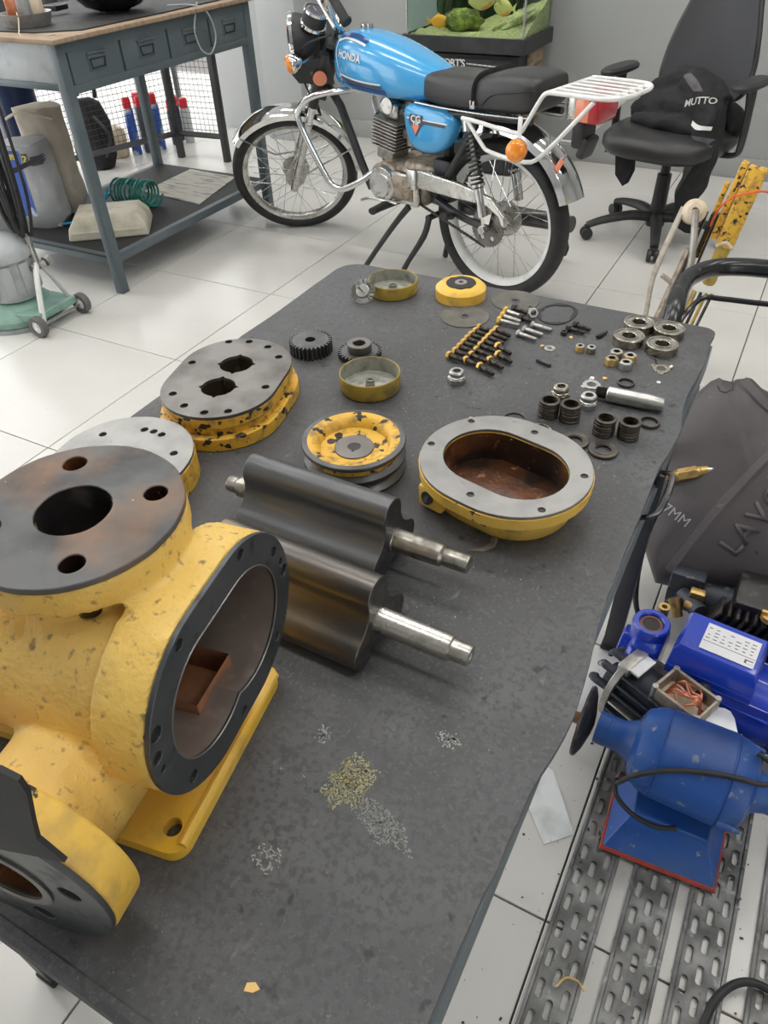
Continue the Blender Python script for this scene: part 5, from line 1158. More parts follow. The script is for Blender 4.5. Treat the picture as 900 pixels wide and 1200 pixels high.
# ================================================================ sacks
s1 = thing('grey_sack', 'grey and blue plastic cement sack standing on the left end of the lower shelf', 'sack', (-1.165, 1.13, .1555), R(14))
def sackbm(w, d, h, seed, taper=.8):
    b = NB(); rs = []
    for k in range(9):
        f = k/8; s = 1-.12*abs(f-.45)-(.25 if k == 0 else 0); rs.append([Vector((x*w*s*(1-.15*f), y*d*s, h*f)) for x, y in [(math.copysign(abs(cos(a))**.6, cos(a)), math.copysign(abs(sin(a))**.6, sin(a))) for a in [2*pi*i/28 for i in range(28)]]])
    rings(b, rs); wob(b, .014, 8, seed); wob(b, .005, 25, seed); return b
b = sackbm(.135, .085, .345, 1); o = obj('sack_body', b, 'bag_grey', s1)
stt = BVHTree.FromPolygons([v.co.copy() for v in o.data.vertices], [list(p.vertices) for p in o.data.polygons])
def patch(name, x0, x1, z0, z1, m, parent, tree, lift, y=-.4):
    b = NB(); n = 14; g = [[b.verts.new((x0+(x1-x0)*i/n, y, z0+(z1-z0)*j/n)) for i in range(n+1)] for j in range(n+1)]
    for j in range(n):
        for i in range(n): b.faces.new((g[j][i], g[j][i+1], g[j+1][i+1], g[j+1][i]))
    project(b, tree, (0, 1, 0), lift, 0); return obj(name, b, m, parent)
patch('blue_print', -.105, .040, .06, .325, 'bag_blue', s1, stt, .002)
b = text_bm('BIERIBI', .030, Matrix(((1, 0, 0, -.020), (0, 0, -1, -.4), (0, 1, 0, .300), (0, 0, 0, 1))), 0, bold=.001); project(b, stt, (0, 1, 0), .004, 0); obj('yellow_lettering', b, 'letter_yellow', s1, flat=True)
patch('black_label', .048, .072, .272, .315, 'ink', s1, stt, .003); patch('black_label', .078, .108, .265, .300, 'ink', s1, stt, .003)
b = text_bm('2', .036, Matrix(((1, 0, 0, .060), (0, 0, -1, -.4), (0, 1, 0, .293), (0, 0, 0, 1))), 0, bold=.001); project(b, stt, (0, 1, 0), .005, 0); obj('label_digit', b, 'letter_yellow', s1, flat=True)
s2 = thing('beige_sack', 'beige canvas sack slumped behind the grey and blue sack', 'sack', (-1.20, 1.29, .1555), R(14))
b = sackbm(.115, .075, .44, 4); obj('sack_body', b, 'canvas', s2)
b = NB(); tube(b, [(-.12, -.08, .40), (0, -.10, .44), (.12, -.07, .41)], .006, 6, smooth=4); obj('sack_hem', b, 'canvas', s2)
# ================================================================ floor polishing machine
pm = thing('floor_polisher', 'mint green and grey floor polishing machine with cable on its handle', 'floor machine', (-.90, .55, 0), R(10))
def PL(x, y, z): v = Vector((x+.90, y-.55, z)); return Matrix.Rotation(R(-10), 3, 'Z') @ v
b = NB(); spin(b, [(.19, .018), (.20, .03), (.20, .055), (.185, .075), (.15, .11), (.115, .13), (.0, .13)], 48, Matrix.Translation(PL(-.81, .605, 0)) @ Matrix.Scale(.80, 4)); obj('brush_housing', b, 'mint', pm)
b = NB(); spin(b, [(.175, 0), (.198, .0), (.202, .022), (.175, .022)], 48, Matrix.Translation(PL(-.81, .605, 0)) @ Matrix.Scale(.80, 4), closed=True); obj('skirt', b, 'machine_grey', pm)
b = NB(); spin(b, [(.095, .125), (.10, .14), (.10, .27), (.11, .275), (.11, .29), (.09, .33), (.06, .35), (0, .355)], 40, Matrix.Translation(PL(-.785, .605, -.02))); obj('motor_housing', b, 'machine_grey', pm)
for k in range(9):
    a = 2*pi*k/9; b = NB(); c = PL(-.785+.10*cos(a), .605+.10*sin(a), .185); bx(b, c, (.014, .04, .12), Matrix.Rotation(a-R(10), 4, 'Z'), bev=.003); obj('cooling_rib', b, 'machine_grey', pm)
b = NB(); rings(b, [[PL(*p) for p in ((-.76, .50, z), (-.61, .535, z), (-.61, .735, z), (-.74, .73, z))] for z in (.045, .075)]); obj('wheel_carriage', b, 'mint', pm, bev=.004)
for x, y in ((-.598, .522), (-.604, .748)):
    c = PL(x, y, .040); d = (PL(-.604, .748, 0)-PL(-.598, .522, 0)).normalized()
    b = NB(); tt_ = Matrix.Translation(c) @ Matrix(((0, 0, d.x, 0), (0, 0, d.y, 0), (0, 0, 0, 0), (0, 0, 0, 1)))
    fx, fy, fz_ = frame_of(d); Tm = Matrix(((fx.x, fy.x, fz_.x, c.x), (fx.y, fy.y, fz_.y, c.y), (fx.z, fy.z, fz_.z, c.z), (0, 0, 0, 1)))
    spin(b, [(.024, -.014), (.038, -.014), (.040, -.009), (.040, .009), (.038, .014), (.024, .014)], 32, Tm, closed=True); w_ = obj('wheel', b, 'machine_dark', pm)
    b = NB(); spin(b, [(0, -.010), (.010, -.014), (.012, -.009), (.0245, -.009), (.0245, .009), (.012, .009), (.010, .014), (0, .010)], 28, Tm, cap=False); obj('wheel_disc', b, 'white', w_)
b = NB(); tube(b, [PL(-.60, .53, .036), PL(-.605, .74, .036)], .006, 8); obj('axle', b, 'zinc', pm)
b = NB(); tube(b, [PL(-.612, .560, .04), PL(-.64, .61, .17), PL(-.68, .66, .22)], .011, 8, smooth=3); obj('handle_yoke', b, 'white', pm)
b = NB(); tube(b, [PL(-.62, .72, .06), PL(-.66, .69, .17), PL(-.69, .675, .22)], .008, 8, smooth=3); obj('handle_yoke', b, 'machine_grey', pm)
b = NB(); tube(b, [PL(-.675, .66, .20), PL(-.735, .70, .38), PL(-.87, .78, .80)], .013, 12); obj('handle_pole', b, 'chrome_dull', pm)
b = NB(); cyl(b, PL(-.68, .635, .21), PL(-.68, .695, .21), .014, .014, 14); cyl(b, PL(-.675, .70, .215), PL(-.675, .72, .22), .02, .02, 8); obj('pivot_knob', b, 'alu', pm)
b = NB(); bx(b, PL(-.730, .695, .37), (.035, .04, .04), bev=.006); tube(b, [PL(-.72, .70, .37), PL(-.70, .70, .34), PL(-.70, .68, .31)], .006, 6, smooth=3); obj('cable_hook', b, 'machine_grey', pm)
b = NB()
for k in range(9):
    o_ = .010*k-.04; q = .02*sin(k*1.7)
    tube(b, [PL(-.76+o_, .74+q, .85), PL(-.73+o_*1.3, .71+q, .66), PL(-.705+o_*1.4, .68+q, .46), PL(-.70+o_*.5, .665+q, .355-.004*k), PL(-.735+o_*.9, .66+q, .40), PL(-.80+o_, .70+q, .60), PL(-.86+o_, .75+q, .84)], .0058, 6, smooth=6)
obj('wound_cable', b, 'rubber', pm, label='black power cable wound on the handle')
b = NB(); rings(b, [[PL(*p) for p in ((-.90, .66, z), (-.82, .63, z), (-.78, .70, z), (-.88, .75, z))] for z in (.31, .46)]); o = obj('tank', b, 'machine_grey', pm, bev=.012)
# ================================================================ aquarium on its black stand
AY, AX0, AX1, AD = 2.97, -.285, .405, .43
aq = thing('aquarium', 'glass aquarium with fish and pale gravel behind the motorcycle', 'aquarium', (.05, 3.2, .585))
def AL(x, y, z): return (x-.05, y-3.2, z-.585)
b = NB()
fr = [(AX0, AY), (AX1, AY), (AX1, AY+AD), (AX0, AY+AD)]; inn = [(AX0+.018, AY+.018), (AX1-.018, AY+.018), (AX1-.018, AY+AD-.018), (AX0+.018, AY+AD-.018)]
prism(b, [AL(x, y, 0)[:2] for x, y in fr], .005, .075, holes=[[AL(x, y, 0)[:2] for x, y in inn]]); obj('base_frame', b, 'black_paint', aq, bev=.003)
g0, g1 = .020, .0
for nm, c, s in (('glass_pane', (.0525, AY+.021, .84), (.640, .005, .40)), ('glass_pane', (AX1-.021, AY+AD/2, .84), (.005, AD-.045, .40)), ('glass_pane', (AX0+.021, AY+AD/2, .84), (.005, AD-.045, .40))):
    b = NB(); bx(b, AL(*c), s); obj(nm, b, 'glass', aq)
b = NB(); bx(b, AL(.0525, AY+AD-.020, .84), (.64, .004, .40)); obj('backdrop', b, 'tank_back', aq)
for x, y in ((AX0+.022, AY+.022), (AX1-.022, AY+.022), (AX1-.022, AY+AD-.022)):
    b = NB(); bx(b, AL(x, y, .84), (.009, .009, .40)); obj('silicone_corner', b, 'zinc', aq)
b = NB(); bx(b, AL(.0525, 3.2, 1.05), (.66, .38, .03), bev=.004); obj('lamp_hood', b, 'black_paint', aq)
b = NB(); bx(b, AL(.0525, 3.2, 1.032), (.56, .10, .008)); o = obj('aquarium_lamp', b, mat('aquarium_lamp_glow', (.95, 1, .80), emis=6), aq)
b = NB(); n = 26
gg = [[b.verts.new(AL(AX0+.026+(AX1-AX0-.052)*i/n, AY+.026+(AD-.052)*j/10, .655+.10*(i/n)**3*(j/10)+.02*mnoise.noise((i*.4, j*.4, 0))+.05*(j/10)*(i/n))) for i in range(n+1)] for j in range(11)]
lo = [[b.verts.new(AL(AX0+.026+(AX1-AX0-.052)*i/n, AY+.026+(AD-.052)*j/10, .595)) for i in range(n+1)] for j in range(11)]
for G in (gg, lo):
    for j in range(10):
        for i in range(n): b.faces.new((G[j][i], G[j][i+1], G[j+1][i+1], G[j+1][i]))
for j in (0, 10):
    for i in range(n): b.faces.new((gg[j][i], gg[j][i+1], lo[j][i+1], lo[j][i]))
for i in (0, n):
    for j in range(10): b.faces.new((gg[j][i], gg[j+1][i], lo[j+1][i], lo[j][i]))
o = obj('gravel_bed', b, 'gravel', aq, sharp=80); o['kind'] = 'stuff'
def rock(name, c, s, m, lab, seed, parent=None):
    t = thing(name, lab, 'rock', c); b = NB(); bmesh.ops.create_icosphere(b, subdivisions=4, radius=1)
    for v in b.verts: v.co = Vector((v.co.x*s[0], v.co.y*s[1], v.co.z*s[2]))*(1+.35*mnoise.noise(v.co*2.2+Vector((seed, 0, 0))))
    obj('rock_body', b, m, t, sharp=80); return t
rock('mossy_rock', (-.02, 3.15, .70), (.11, .07, .055), 'moss', 'mossy olive rock in the middle of the aquarium', 3)
rock('slanted_slab', (.27, 3.15, .71), (.12, .05, .03), 'gravel', 'pale yellow slab leaning at the right of the aquarium', 8).rotation_euler = (0, R(-24), .2)
for i, (x, y, h, n) in enumerate(((-.17, 3.24, .26, 26), (.00, 3.30, .30, 34), (-.10, 3.32, .28, 30), (.18, 3.32, .22, 20))):
    t = thing('waterweed', 'clump of dark waterweed in the aquarium, '+('leftmost', 'tallest in the middle', 'second from the left', 'right of the middle')[i], 'plant', (x, y, .66), group='waterweed in the aquarium')
    b = NB()
    for k in range(n):
        a = random.uniform(0, 6.3); r = random.uniform(.01, .045); hh = h*random.uniform(.5, 1)
        tube(b, [(r*.4*cos(a), r*.4*sin(a), 0), (r*cos(a), r*sin(a), hh*.5), (r*1.3*cos(a+.5), r*1.3*sin(a+.5), hh)], [.003, .009, .001], 5, smooth=3, flat=.3)
    o = obj('weed_blades', b, 'weed', t); o['kind'] = 'stuff'
def fish(loc, rz, L_, m, lab):
    t = thing('fish', lab, 'fish', loc, rz, 'fish in the aquarium')
    b = NB(); rs = []
    for k in range(9):
        f = k/8; h = .30*sin(pi*min(1, f*.93+.05))**.8+.03; rs.append([Vector((L_*(.5-f), L_*h*.42*cos(a), L_*h*sin(a))) for a in [2*pi*i/14 for i in range(14)]])
    rings(b, rs); obj('fish_body', b, m, t)
    b = NB(); prism(b, [(-.42*L_, 0), (-.75*L_, .22*L_), (-.66*L_, 0), (-.75*L_, -.22*L_)], -.001, .001, mtx=toY()); obj('tail_fin', b, m, t)
    b = NB(); prism(b, [(.2*L_, .2*L_), (-.1*L_, .42*L_), (-.25*L_, .2*L_)], -.001, .001, mtx=toY()); obj('back_fin', b, m, t)
    for s in (1, -1):
        b = NB(); bmesh.ops.create_icosphere(b, subdivisions=2, radius=.03*L_, matrix=Matrix.Translation((.36*L_, .085*L_*s, .05*L_))); obj('eye', b, 'ink', t)
fish((-.125, 3.10, .705), R(15), .095, 'fish', 'orange fish swimming low at the left of the aquarium')
fish((.10, 3.13, .80), R(200), .14, 'fish_pale', 'pale yellow fish in the middle of the aquarium')
fish((.19, 3.20, .76), R(160), .12, 'fish_pale', 'pale yellow fish with orange spots right of the middle')
fish((.25, 3.12, .84), R(20), .10, 'fish_pale', 'pale orange fish near the right glass of the aquarium')
asn = thing('aquarium_stand', 'black aquarium stand with white lettering and a stained wood side', 'stand', (.06, 3.2, 0))
b = NB(); bx(b, (-.012, 0, .29), (.62, .36, .57), bev=.003); obj('cabinet', b, 'black_paint', asn)
b = NB(); bx(b, (-.02, -.186, .29), (.56, .010, .54), bev=.002); obj('door', b, 'plastic_black', asn)
b = NB(); bx(b, (.306, .05, .29), (.012, .22, .57), bev=.001); obj('wood_panel', b, 'wood_stain', asn, label='stained brown wood side panel')
b = text_bm("CONFORT'S", .050, Matrix(((1, 0, 0, -.118), (0, 0, -1, -.1925), (0, 1, 0, .534), (0, 0, 0, 1))), .0005, bold=.001, spacing=.9); obj('stand_lettering', b, 'letter_white', asn, flat=True)
b = NB()
for k in range(22): bx(b, (.018+.0095*k, -.1925, .536-.0004*k), (.005+.002*(k % 3), .0008, .006)); 
obj('small_print', b, 'letter_white', asn)
# ================================================================ office chair
oc = thing('office_chair', 'black office chair with armrests and five-star base by the grey wall', 'chair', (1.27, 2.45, 0), R(-15.5))
inv = Matrix.Rotation(R(15.5), 4, 'Z')
b = NB(); cyl(b, (0, 0, .05), (0, 0, .10), .04, .045, 24); 
obj('base_hub', b, 'plastic_black', oc)
for k in range(5):
    a = R(210+72*k+15.5); d = Vector((cos(a), sin(a), 0))
    b = NB(); tube(b, [Vector((0, 0, .088))+d*.02, Vector((0, 0, .098))+d*.12, Vector((0, 0, .082))+d*.24, Vector((0, 0, .062))+d*.31], [.030, .026, .021, .018], 12, smooth=4, flat=.8); l = obj('base_arm', b, 'plastic_black', oc)
    t = Vector((-d.y, d.x, 0)); c = d*.31+Vector((0, 0, .027))
    for s in (-1, 1):
        b = NB(); cyl(b, c+t*.006*s, c+t*.024*s, .026, .025, 20); obj('caster_wheel', b, 'plastic_black', l, bev=.002)
    b = NB(); cyl(b, c+Vector((0, 0, .0)), c+Vector((0, 0, .035)), .010, .014, 12); obj('caster_fork', b, 'plastic_black', l)
b = NB(); cyl(b, (0, 0, .09), (0, 0, .27), .034, .030, 24); obj('column_cover', b, 'plastic_black', oc)
b = NB(); cyl(b, (0, 0, .26), (0, 0, .37), .020, .020, 20); bx(b, (0, .02, .365), (.16, .20, .03), bev=.008); obj('gas_column', b, 'plastic_black', oc)
b = NB(); tube(b, [(-.08, -.05, .36), (-.20, -.10, .355), (-.24, -.12, .35)], .009, 8, flat=.6); obj('height_lever', b, 'plastic_black', oc)
def rr_ring(hx, hy, cx, cy, z, e=3.2, n=36, dip=0):
    o = []
    for i in range(n):
        a = 2*pi*i/n; x = math.copysign(abs(cos(a))**(2/e), cos(a)); y = math.copysign(abs(sin(a))**(2/e), sin(a)); o.append(Vector((cx+hx*x, cy+hy*y, z-dip*(1 if y < 0 else 0)*y*y)))
    return o
b = NB(); rings(b, [rr_ring(.20, .19, 0, -.01, .378), rr_ring(.235, .23, 0, -.02, .385, dip=.01), rr_ring(.250, .245, 0, -.02, .41, dip=.014), rr_ring(.248, .243, 0, -.02, .44, dip=.012), rr_ring(.225, .22, 0, -.02, .462, dip=.01), rr_ring(.15, .15, 0, -.02, .470), rr_ring(.05, .05, 0, -.02, .468)])
obj('seat_cushion', b, 'vinyl', oc, sharp=70)
b = NB(); rs = []
for z, hw, y in ((.54, .15, .23), (.58, .185, .235), (.66, .19, .25), (.76, .172, .265), (.86, .142, .29), (.96, .11, .32), (1.03, .08, .34), (1.06, .05, .35)):
    row = []
    for i in range(12): x = -hw+2*hw*i/11; row.append(Vector((x, y-.018+.05*(x/hw)**2*-1+.0, z)))
    for i in range(11, -1, -1): x = -hw+2*hw*i/11; row.append(Vector((x, y+.018-.05*(x/hw)**2, z)))
    rs.append(row)
rings(b, rs); obj('backrest', b, 'mesh_fabric', oc, sharp=60, bev=.006)
b = NB(); bp = [(-.185, .185, .58), (-.192, .20, .66), (-.174, .218, .76), (-.144, .243, .86), (-.112, .272, .96), (-.075, .30, 1.04), (0, .355, 1.07), (.075, .30, 1.04), (.112, .272, .96), (.144, .243, .86), (.174, .218, .76), (.192, .20, .66), (.185, .185, .58), (.12, .21, .535), (0, .24, .525), (-.12, .21, .535)]
tube(b, bp, .012, 8, closed=True, smooth=4); obj('back_frame', b, 'plastic_black', oc)
b = NB(); tube(b, [(0, .10, .36), (0, .24, .37), (0, .29, .48), (0, .28, .66)], [.03, .03, .028, .03], 10, smooth=4, flat=.5); obj('back_bracket', b, 'plastic_black', oc)
for s in (-1, 1):
    b = NB(); tube(b, [(.18*s, .02, .375), (.27*s, .02, .385), (.285*s, .02, .43), (.285*s, .01, .55), (.28*s, .0, .635)], [.020, .020, .024, .026, .034], 10, smooth=4, flat=.55); obj('arm_support', b, 'plastic_black', oc)
    b = NB(); rings(b, [rr_ring(.030, .10, .28*s, -.02, .632, 2.5), rr_ring(.044, .128, .28*s, -.02, .640, 2.5), rr_ring(.045, .13, .28*s, -.02, .652, 2.5), rr_ring(.034, .115, .28*s, -.02, .662, 2.5)]); obj('arm_pad', b, 'plastic_black', oc)
# riding jacket heaped on the seat, one sleeve hanging to the floor
jk = thing('riding_jacket', 'black riding jacket with grey sleeve panel heaped on the office chair', 'jacket', (1.27, 2.45, 0), R(-15.5))
b = NB()
def lump(pts, rr, fl=1.0): tube(b, pts, rr, 14, smooth=4, flat=fl)
lump([(-.20, .03, .49), (-.10, .02, .52), (.0, .0, .54), (.12, -.02, .53), (.19, .0, .51)], [.045, .07, .085, .08, .06], .85)
lump([(-.19, .06, .53), (-.12, .07, .57), (-.04, .07, .60), (.04, .06, .60), (.12, .04, .57), (.18, .02, .55)], [.035, .055, .068, .068, .06, .05])
lump([(-.16, -.06, .48), (-.03, -.09, .49), (.08, -.10, .49), (.16, -.08, .48)], [.028, .04, .042, .04], .8)
lump([(.02, .02, .62), (.09, -.02, .59), (.155, -.06, .545), (.185, -.09, .49)], [.05, .062, .062, .060])
lump([(.17, -.07, .53), (.188, -.10, .45), (.192, -.11, .37), (.182, -.11, .29), (.165, -.10, .22), (.168, -.09, .15), (.195, -.06, .10)], [.060, .060, .056, .052, .048, .050, .036])
lump([(.10, .10, .52), (.20, .09, .50), (.235, .05, .45)], [.05, .045, .03])
wob(b, .012, 14, 2); wob(b, .005, 40, 5)
o = obj('jacket_body', b, 'cloth', jk); fuse(o, .007, 2, .5)
jt = BVHTree.FromPolygons([v.co.copy() for v in o.data.vertices], [list(p.vertices) for p in o.data.polygons])
def jpatch(name, pts2, m, lift, d=(.12, .9, -.25)):
    """quad strip between two polylines (x, z) thrown on to the cloth from the front"""
    b = NB(); A, B = pts2; A = smooth_path([(x, -.6, z) for x, z in A], 6); B = smooth_path([(x, -.6, z) for x, z in B], 6); n = 6; rows = []
    for p, q in zip(A, B): rows.append([b.verts.new(p.lerp(q, i/n)) for i in range(n+1)])
    for i in range(len(rows)-1):
        for k in range(n): b.faces.new((rows[i][k], rows[i][k+1], rows[i+1][k+1], rows[i+1][k]))
    dd = Vector(d).normalized()
    bad = []
    for v in b.verts:
        h = jt.ray_cast(v.co, dd)
        if h[0] is None or h[0].y > .2: bad.append(v)
        else: v.co = h[0]+h[1]*lift
    bmesh.ops.delete(b, geom=bad, context='VERTS')
    return obj(name, b, m, jk) if len(b.faces) else None
jpatch('grey_sleeve_panel', [[(.085, .60), (.085, .53), (.075, .46), (.06, .38)], [(.185, .60), (.15, .53), (.115, .46), (.075, .38)]], 'cloth_grey', .003)
jpatch('white_piping', [[(.06, .655), (.10, .640), (.15, .642)], [(.06, .635), (.10, .622), (.15, .628)]], 'white', .005)
jpatch('grey_shoulder_panel', [[(-.07, .81), (-.03, .785), (.02, .755)], [(-.04, .82), (.02, .79), (.06, .76)]], 'cloth_grey', .003)
b = text_bm('MUTTO', .044, Matrix(((1, 0, 0, .115), (0, 0, -1, -.6), (0, 1, 0, .785), (0, 0, 0, 1))) @ Matrix.Rotation(R(14), 4, 'Z'), 0, bold=.001)
dd = Vector((.12, .9, -.25)).normalized()
h0 = jt.ray_cast(Vector((.06, -.6, .725)), dd); n0 = (h0[1]+Vector((0, -.8, .5))).normalized(); u0 = Vector((1, 0, .22)); u0 = (u0-n0*u0.dot(n0)).normalized(); v0 = n0.cross(u0)
b.free(); b = text_bm('MUTTO', .036, Matrix(((u0.x, v0.x, n0.x, 0), (u0.y, v0.y, n0.y, 0), (u0.z, v0.z, n0.z, 0), (0, 0, 0, 1))), .0004, bold=.0008)
for v in b.verts:
    p = h0[0]+v.co; h = jt.ray_cast(p+n0*.05, -n0, .1); v.co = (h[0] if h[0] else p)+n0*.004
obj('jacket_lettering', b, 'letter_white', jk, flat=True)
b = NB(); prism(b, [(-.18, .36), (-.10, .36), (-.09, .29), (-.12, .23), (-.165, .27)], -.02, .02, mtx=toY(0, -.12, 0)); wob(b, .008, 20); obj('hanging_strap', b, 'cloth', jk, label='black strap end hanging below the seat')
# ================================================================ small black shoe-like thing beside the rear wheel and floor scrap
b = NB(); tube(b, [(.985, 2.02, .02), (.99, 2.0, .06), (.985, 1.99, .11)], [.012, .02, .012], 10, smooth=4, flat=.5); o = obj('pedal_pad', b, 'rubber'); tag(o, 'small black rubber pad standing behind the rear motorcycle wheel', 'pad')
b = NB(); bx(b, (0, 0, .004), (.022, .012, .008), bev=.002); o = obj('black_clip', b, 'plastic_black'); o.location = (.925, 1.82, 0); tag(o, 'tiny black clip on the floor right of the rear wheel', 'clip')
# ================================================================ yellow hoist arm with rope pulley
ho = thing('hoist_arm', 'yellow folding hoist arm with white rope pulley standing beyond the table', 'hoist', (1.645, 1.19, 0))
lean = Vector((.15, .10, 1)).normalized()
def HP(k, x=0, y=0): p = Vector((-.042, .0, 0))+lean*k; return p+Vector((x, y, 0))
HR = Matrix.Rotation(R(-5.7), 4, 'X') @ Matrix.Rotation(R(8.5), 4, 'Y')
b = NB(); bx(b, HP(.56), (.050, .048, .22), HR, bev=.004); 
o = obj('outer_arm', b, 'yellow_chip', ho)
b = NB(); bx(b, HP(.57, -.038, .02), (.020, .05, .21), HR, bev=.003); bx(b, HP(.50, -.064, .05), (.014, .03, .22), HR, bev=.002); obj('side_channel', b, 'yellow_chip', ho)
for k in range(3):
    b = NB(); bx(b, HP(.40, -.052-.016*k, .02), (.006, .03, .26), HR); obj('dark_slot_bar', b, 'oily_black', ho)
b = NB(); bx(b, HP(.41), (.040, .036, .16), HR, bev=.015, seg=3); obj('inner_arm', b, 'ochre', ho)
b = NB(); tube(b, [HP(.455, -.022, -.022), HP(.468, 0, -.024), HP(.455, .022, -.022)], .006, 8, smooth=5); obj('arm_collar', b, 'cream', ho)
for k in range(4):
    b = NB(); tube(b, [HP(.31, -.024+.016*k, -.012), HP(.0, -.03+.014*k, -.01)], .0055, 6); obj('ribbed_track', b, 'oily_black' if k % 2 else 'ochre', ho)
b = NB(); tube(b, [HP(.31, -.035, .0), HP(.01, -.045, .0)], .010, 8); obj('cream_rail', b, 'cream', ho)
b = NB(); pc = HP(.54, -.118, -.02)
Tp = Matrix.Translation(pc) @ Matrix.Rotation(R(60), 4, 'X') @ Matrix.Rotation(R(12), 4, 'Y') @ Matrix.Scale(.85, 4)
spin(b, [(.010, -.040), (.034, -.040), (.036, -.028), (.026, -.022), (.026, -.008), (.038, .0), (.040, .016), (.032, .022), (.024, .030), (.010, .030)], 36, Tp, closed=True); obj('rope_pulley', b, 'cream', ho)
b = NB(); tube(b, [Tp @ Vector((0, 0, .04)), HP(.44, -.075, -.06), HP(.30, -.045, -.05)], .010, 8, smooth=4); obj('pulley_rod', b, 'alu', ho)
b = NB(); tube(b, [Tp @ Vector((-.036, .01, .0)), HP(.44, -.155, -.06), HP(.34, -.155, -.06), HP(.20, -.135, -.03), HP(.03, -.13, 0)], .0095, 8, smooth=5, flat=.5); obj('hoist_rope', b, 'rope', ho)
b = NB(); tube(b, [HP(.15, -.13, 0), HP(.20, -.04, 0)], .008, 8); tube(b, [HP(.02, -.11, .02), HP(.42, -.09, .02)], .013, 8); tube(b, [HP(.33, -.14, .02), HP(.29, -.05, .01)], .008, 8); obj('steel_strut', b, 'alu_dirty', ho)
b = NB(); tube(b, [HP(.60, -.03, -.035), HP(.62, .035, -.032), HP(.60, .07, 0), HP(.59, .11, .01)], .003, 6, smooth=5); tube(b, [HP(.60, -.03, -.035), HP(.56, -.055, -.02), HP(.50, -.06, 0)], .003, 6, smooth=4); obj('orange_cord', b, 'orange_cord', ho)
b = NB(); bx(b, (-.05, -.12, .012), (.24, .18, .024), bev=.004); obj('floor_plate', b, 'iron_dark', ho)

# ================================================================ perforated steel planks on the floor
def plank(x0, x1, ys, ye, label, z=.007):
    t = thing('perforated_plank', label, 'steel plank', ((x0+x1)/2, (ys+ye)/2, 0), 0, 'perforated steel planks on the floor')
    w = x1-x0; L_ = ye-ys; cols = 3; cw = (w-.016)/cols; chh = .046
    n = int(L_/chh); chh = L_/n
    b = NB()
    def cell(cx, cy, hw, hh):
        sw, sh = .0052, .0145; N_ = 16
        inner = []; outer = []
        for i in range(N_):
            a = 2*pi*(i+.5)/N_; px, py = cos(a)*sw, sin(a)*sw+(sh-sw)*(1 if sin(a) > 0 else -1)
            inner.append((cx+px, cy+py))
            m_ = max(abs(cos(a))/hw, abs(sin(a))/hh); outer.append((cx+cos(a)/m_, cy+sin(a)/m_))
        vi = [b.verts.new((x, y, z+.0012)) for x, y in inner]; vd = [b.verts.new((x, y, z-.003)) for x, y in inner]
        mid = [b.verts.new((cx+(x-cx)*1.5, cy+(y-cy)*1.22, z)) for x, y in inner]
        vo = [b.verts.new((x, y, z)) for x, y in outer]
        for i in range(N_):
            k = (i+1) % N_; b.faces.new((vd[i], vd[k], vi[k], vi[i])); b.faces.new((vi[i], vi[k], mid[k], mid[i])); b.faces.new((mid[i], mid[k], vo[k], vo[i]))
        cs = [b.verts.new((cx+sx*hw, cy+sy*hh, z)) for sx, sy in ((1, 1), (-1, 1), (-1, -1), (1, -1))]
        for c_, (sx, sy) in zip(cs, ((1, 1), (-1, 1), (-1, -1), (1, -1))):
            # fill the corner of the cell
            best = sorted(range(N_), key=lambda i: (outer[i][0]-c_.co.x)**2+(outer[i][1]-c_.co.y)**2)[:2]
            i, j = best
            if (j-i) % N_ == 1: b.faces.new((vo[i], vo[j], c_))
            elif (i-j) % N_ == 1: b.faces.new((vo[j], vo[i], c_))
    for c_ in range(cols):
        off = .5*chh if c_ % 2 else 0
        for k in range(n if not off else n-1):
            cell(-w/2+.008+cw*(c_+.5), -L_/2+chh*(k+.5)+off, cw/2, chh/2)
        if off:
            for yy in (-L_/2, L_/2-chh/2):
                xs = -w/2+.008+cw*c_; v = [b.verts.new(p) for p in ((xs, yy, z), (xs+cw, yy, z), (xs+cw, yy+chh/2, z), (xs, yy+chh/2, z))]; b.faces.new(v)
    obj('perforated_sheet', b, 'galv', t, sharp=30)
    for s in (-1, 1):
        b = NB(); bx(b, (s*(w/2-.004), 0, (z+.002)/2), (.006, L_, z+.002), bev=.0012); obj('folded_edge', b, 'galv', t)
plank(1.806, 1.882, -1.75, -.02, 'perforated steel plank furthest left, next to the tiled strip')
plank(1.905, 1.981, -1.75, .00, 'perforated steel plank second from the left, under the grinder base')
plank(1.997, 2.073, -1.75, -.05, 'perforated steel plank third from the left, left of the wide bare strip')
plank(2.102, 2.178, -1.75, .02, 'perforated steel plank furthest right, beyond the wide bare strip')
# loose paper
b = NB(); o2 = [(1.706, -.335), (1.690, -.372), (1.700, -.410), (1.7125, -.434), (1.756, -.482), (1.798, -.440), (1.745, -.365), (1.725, -.338)]
prism(b, [(x-1.74, y+.41) for x, y in o2], 0, .0012)
for v in b.verts: v.co.z += .004*abs(mnoise.noise((v.co.x*14, v.co.y*14, 0)))
o = obj('paper_scrap', b, 'paper'); o.location = (1.74, -.41, .0005); tag(o, 'white torn sheet of paper on the floor beside the table leg', 'paper')
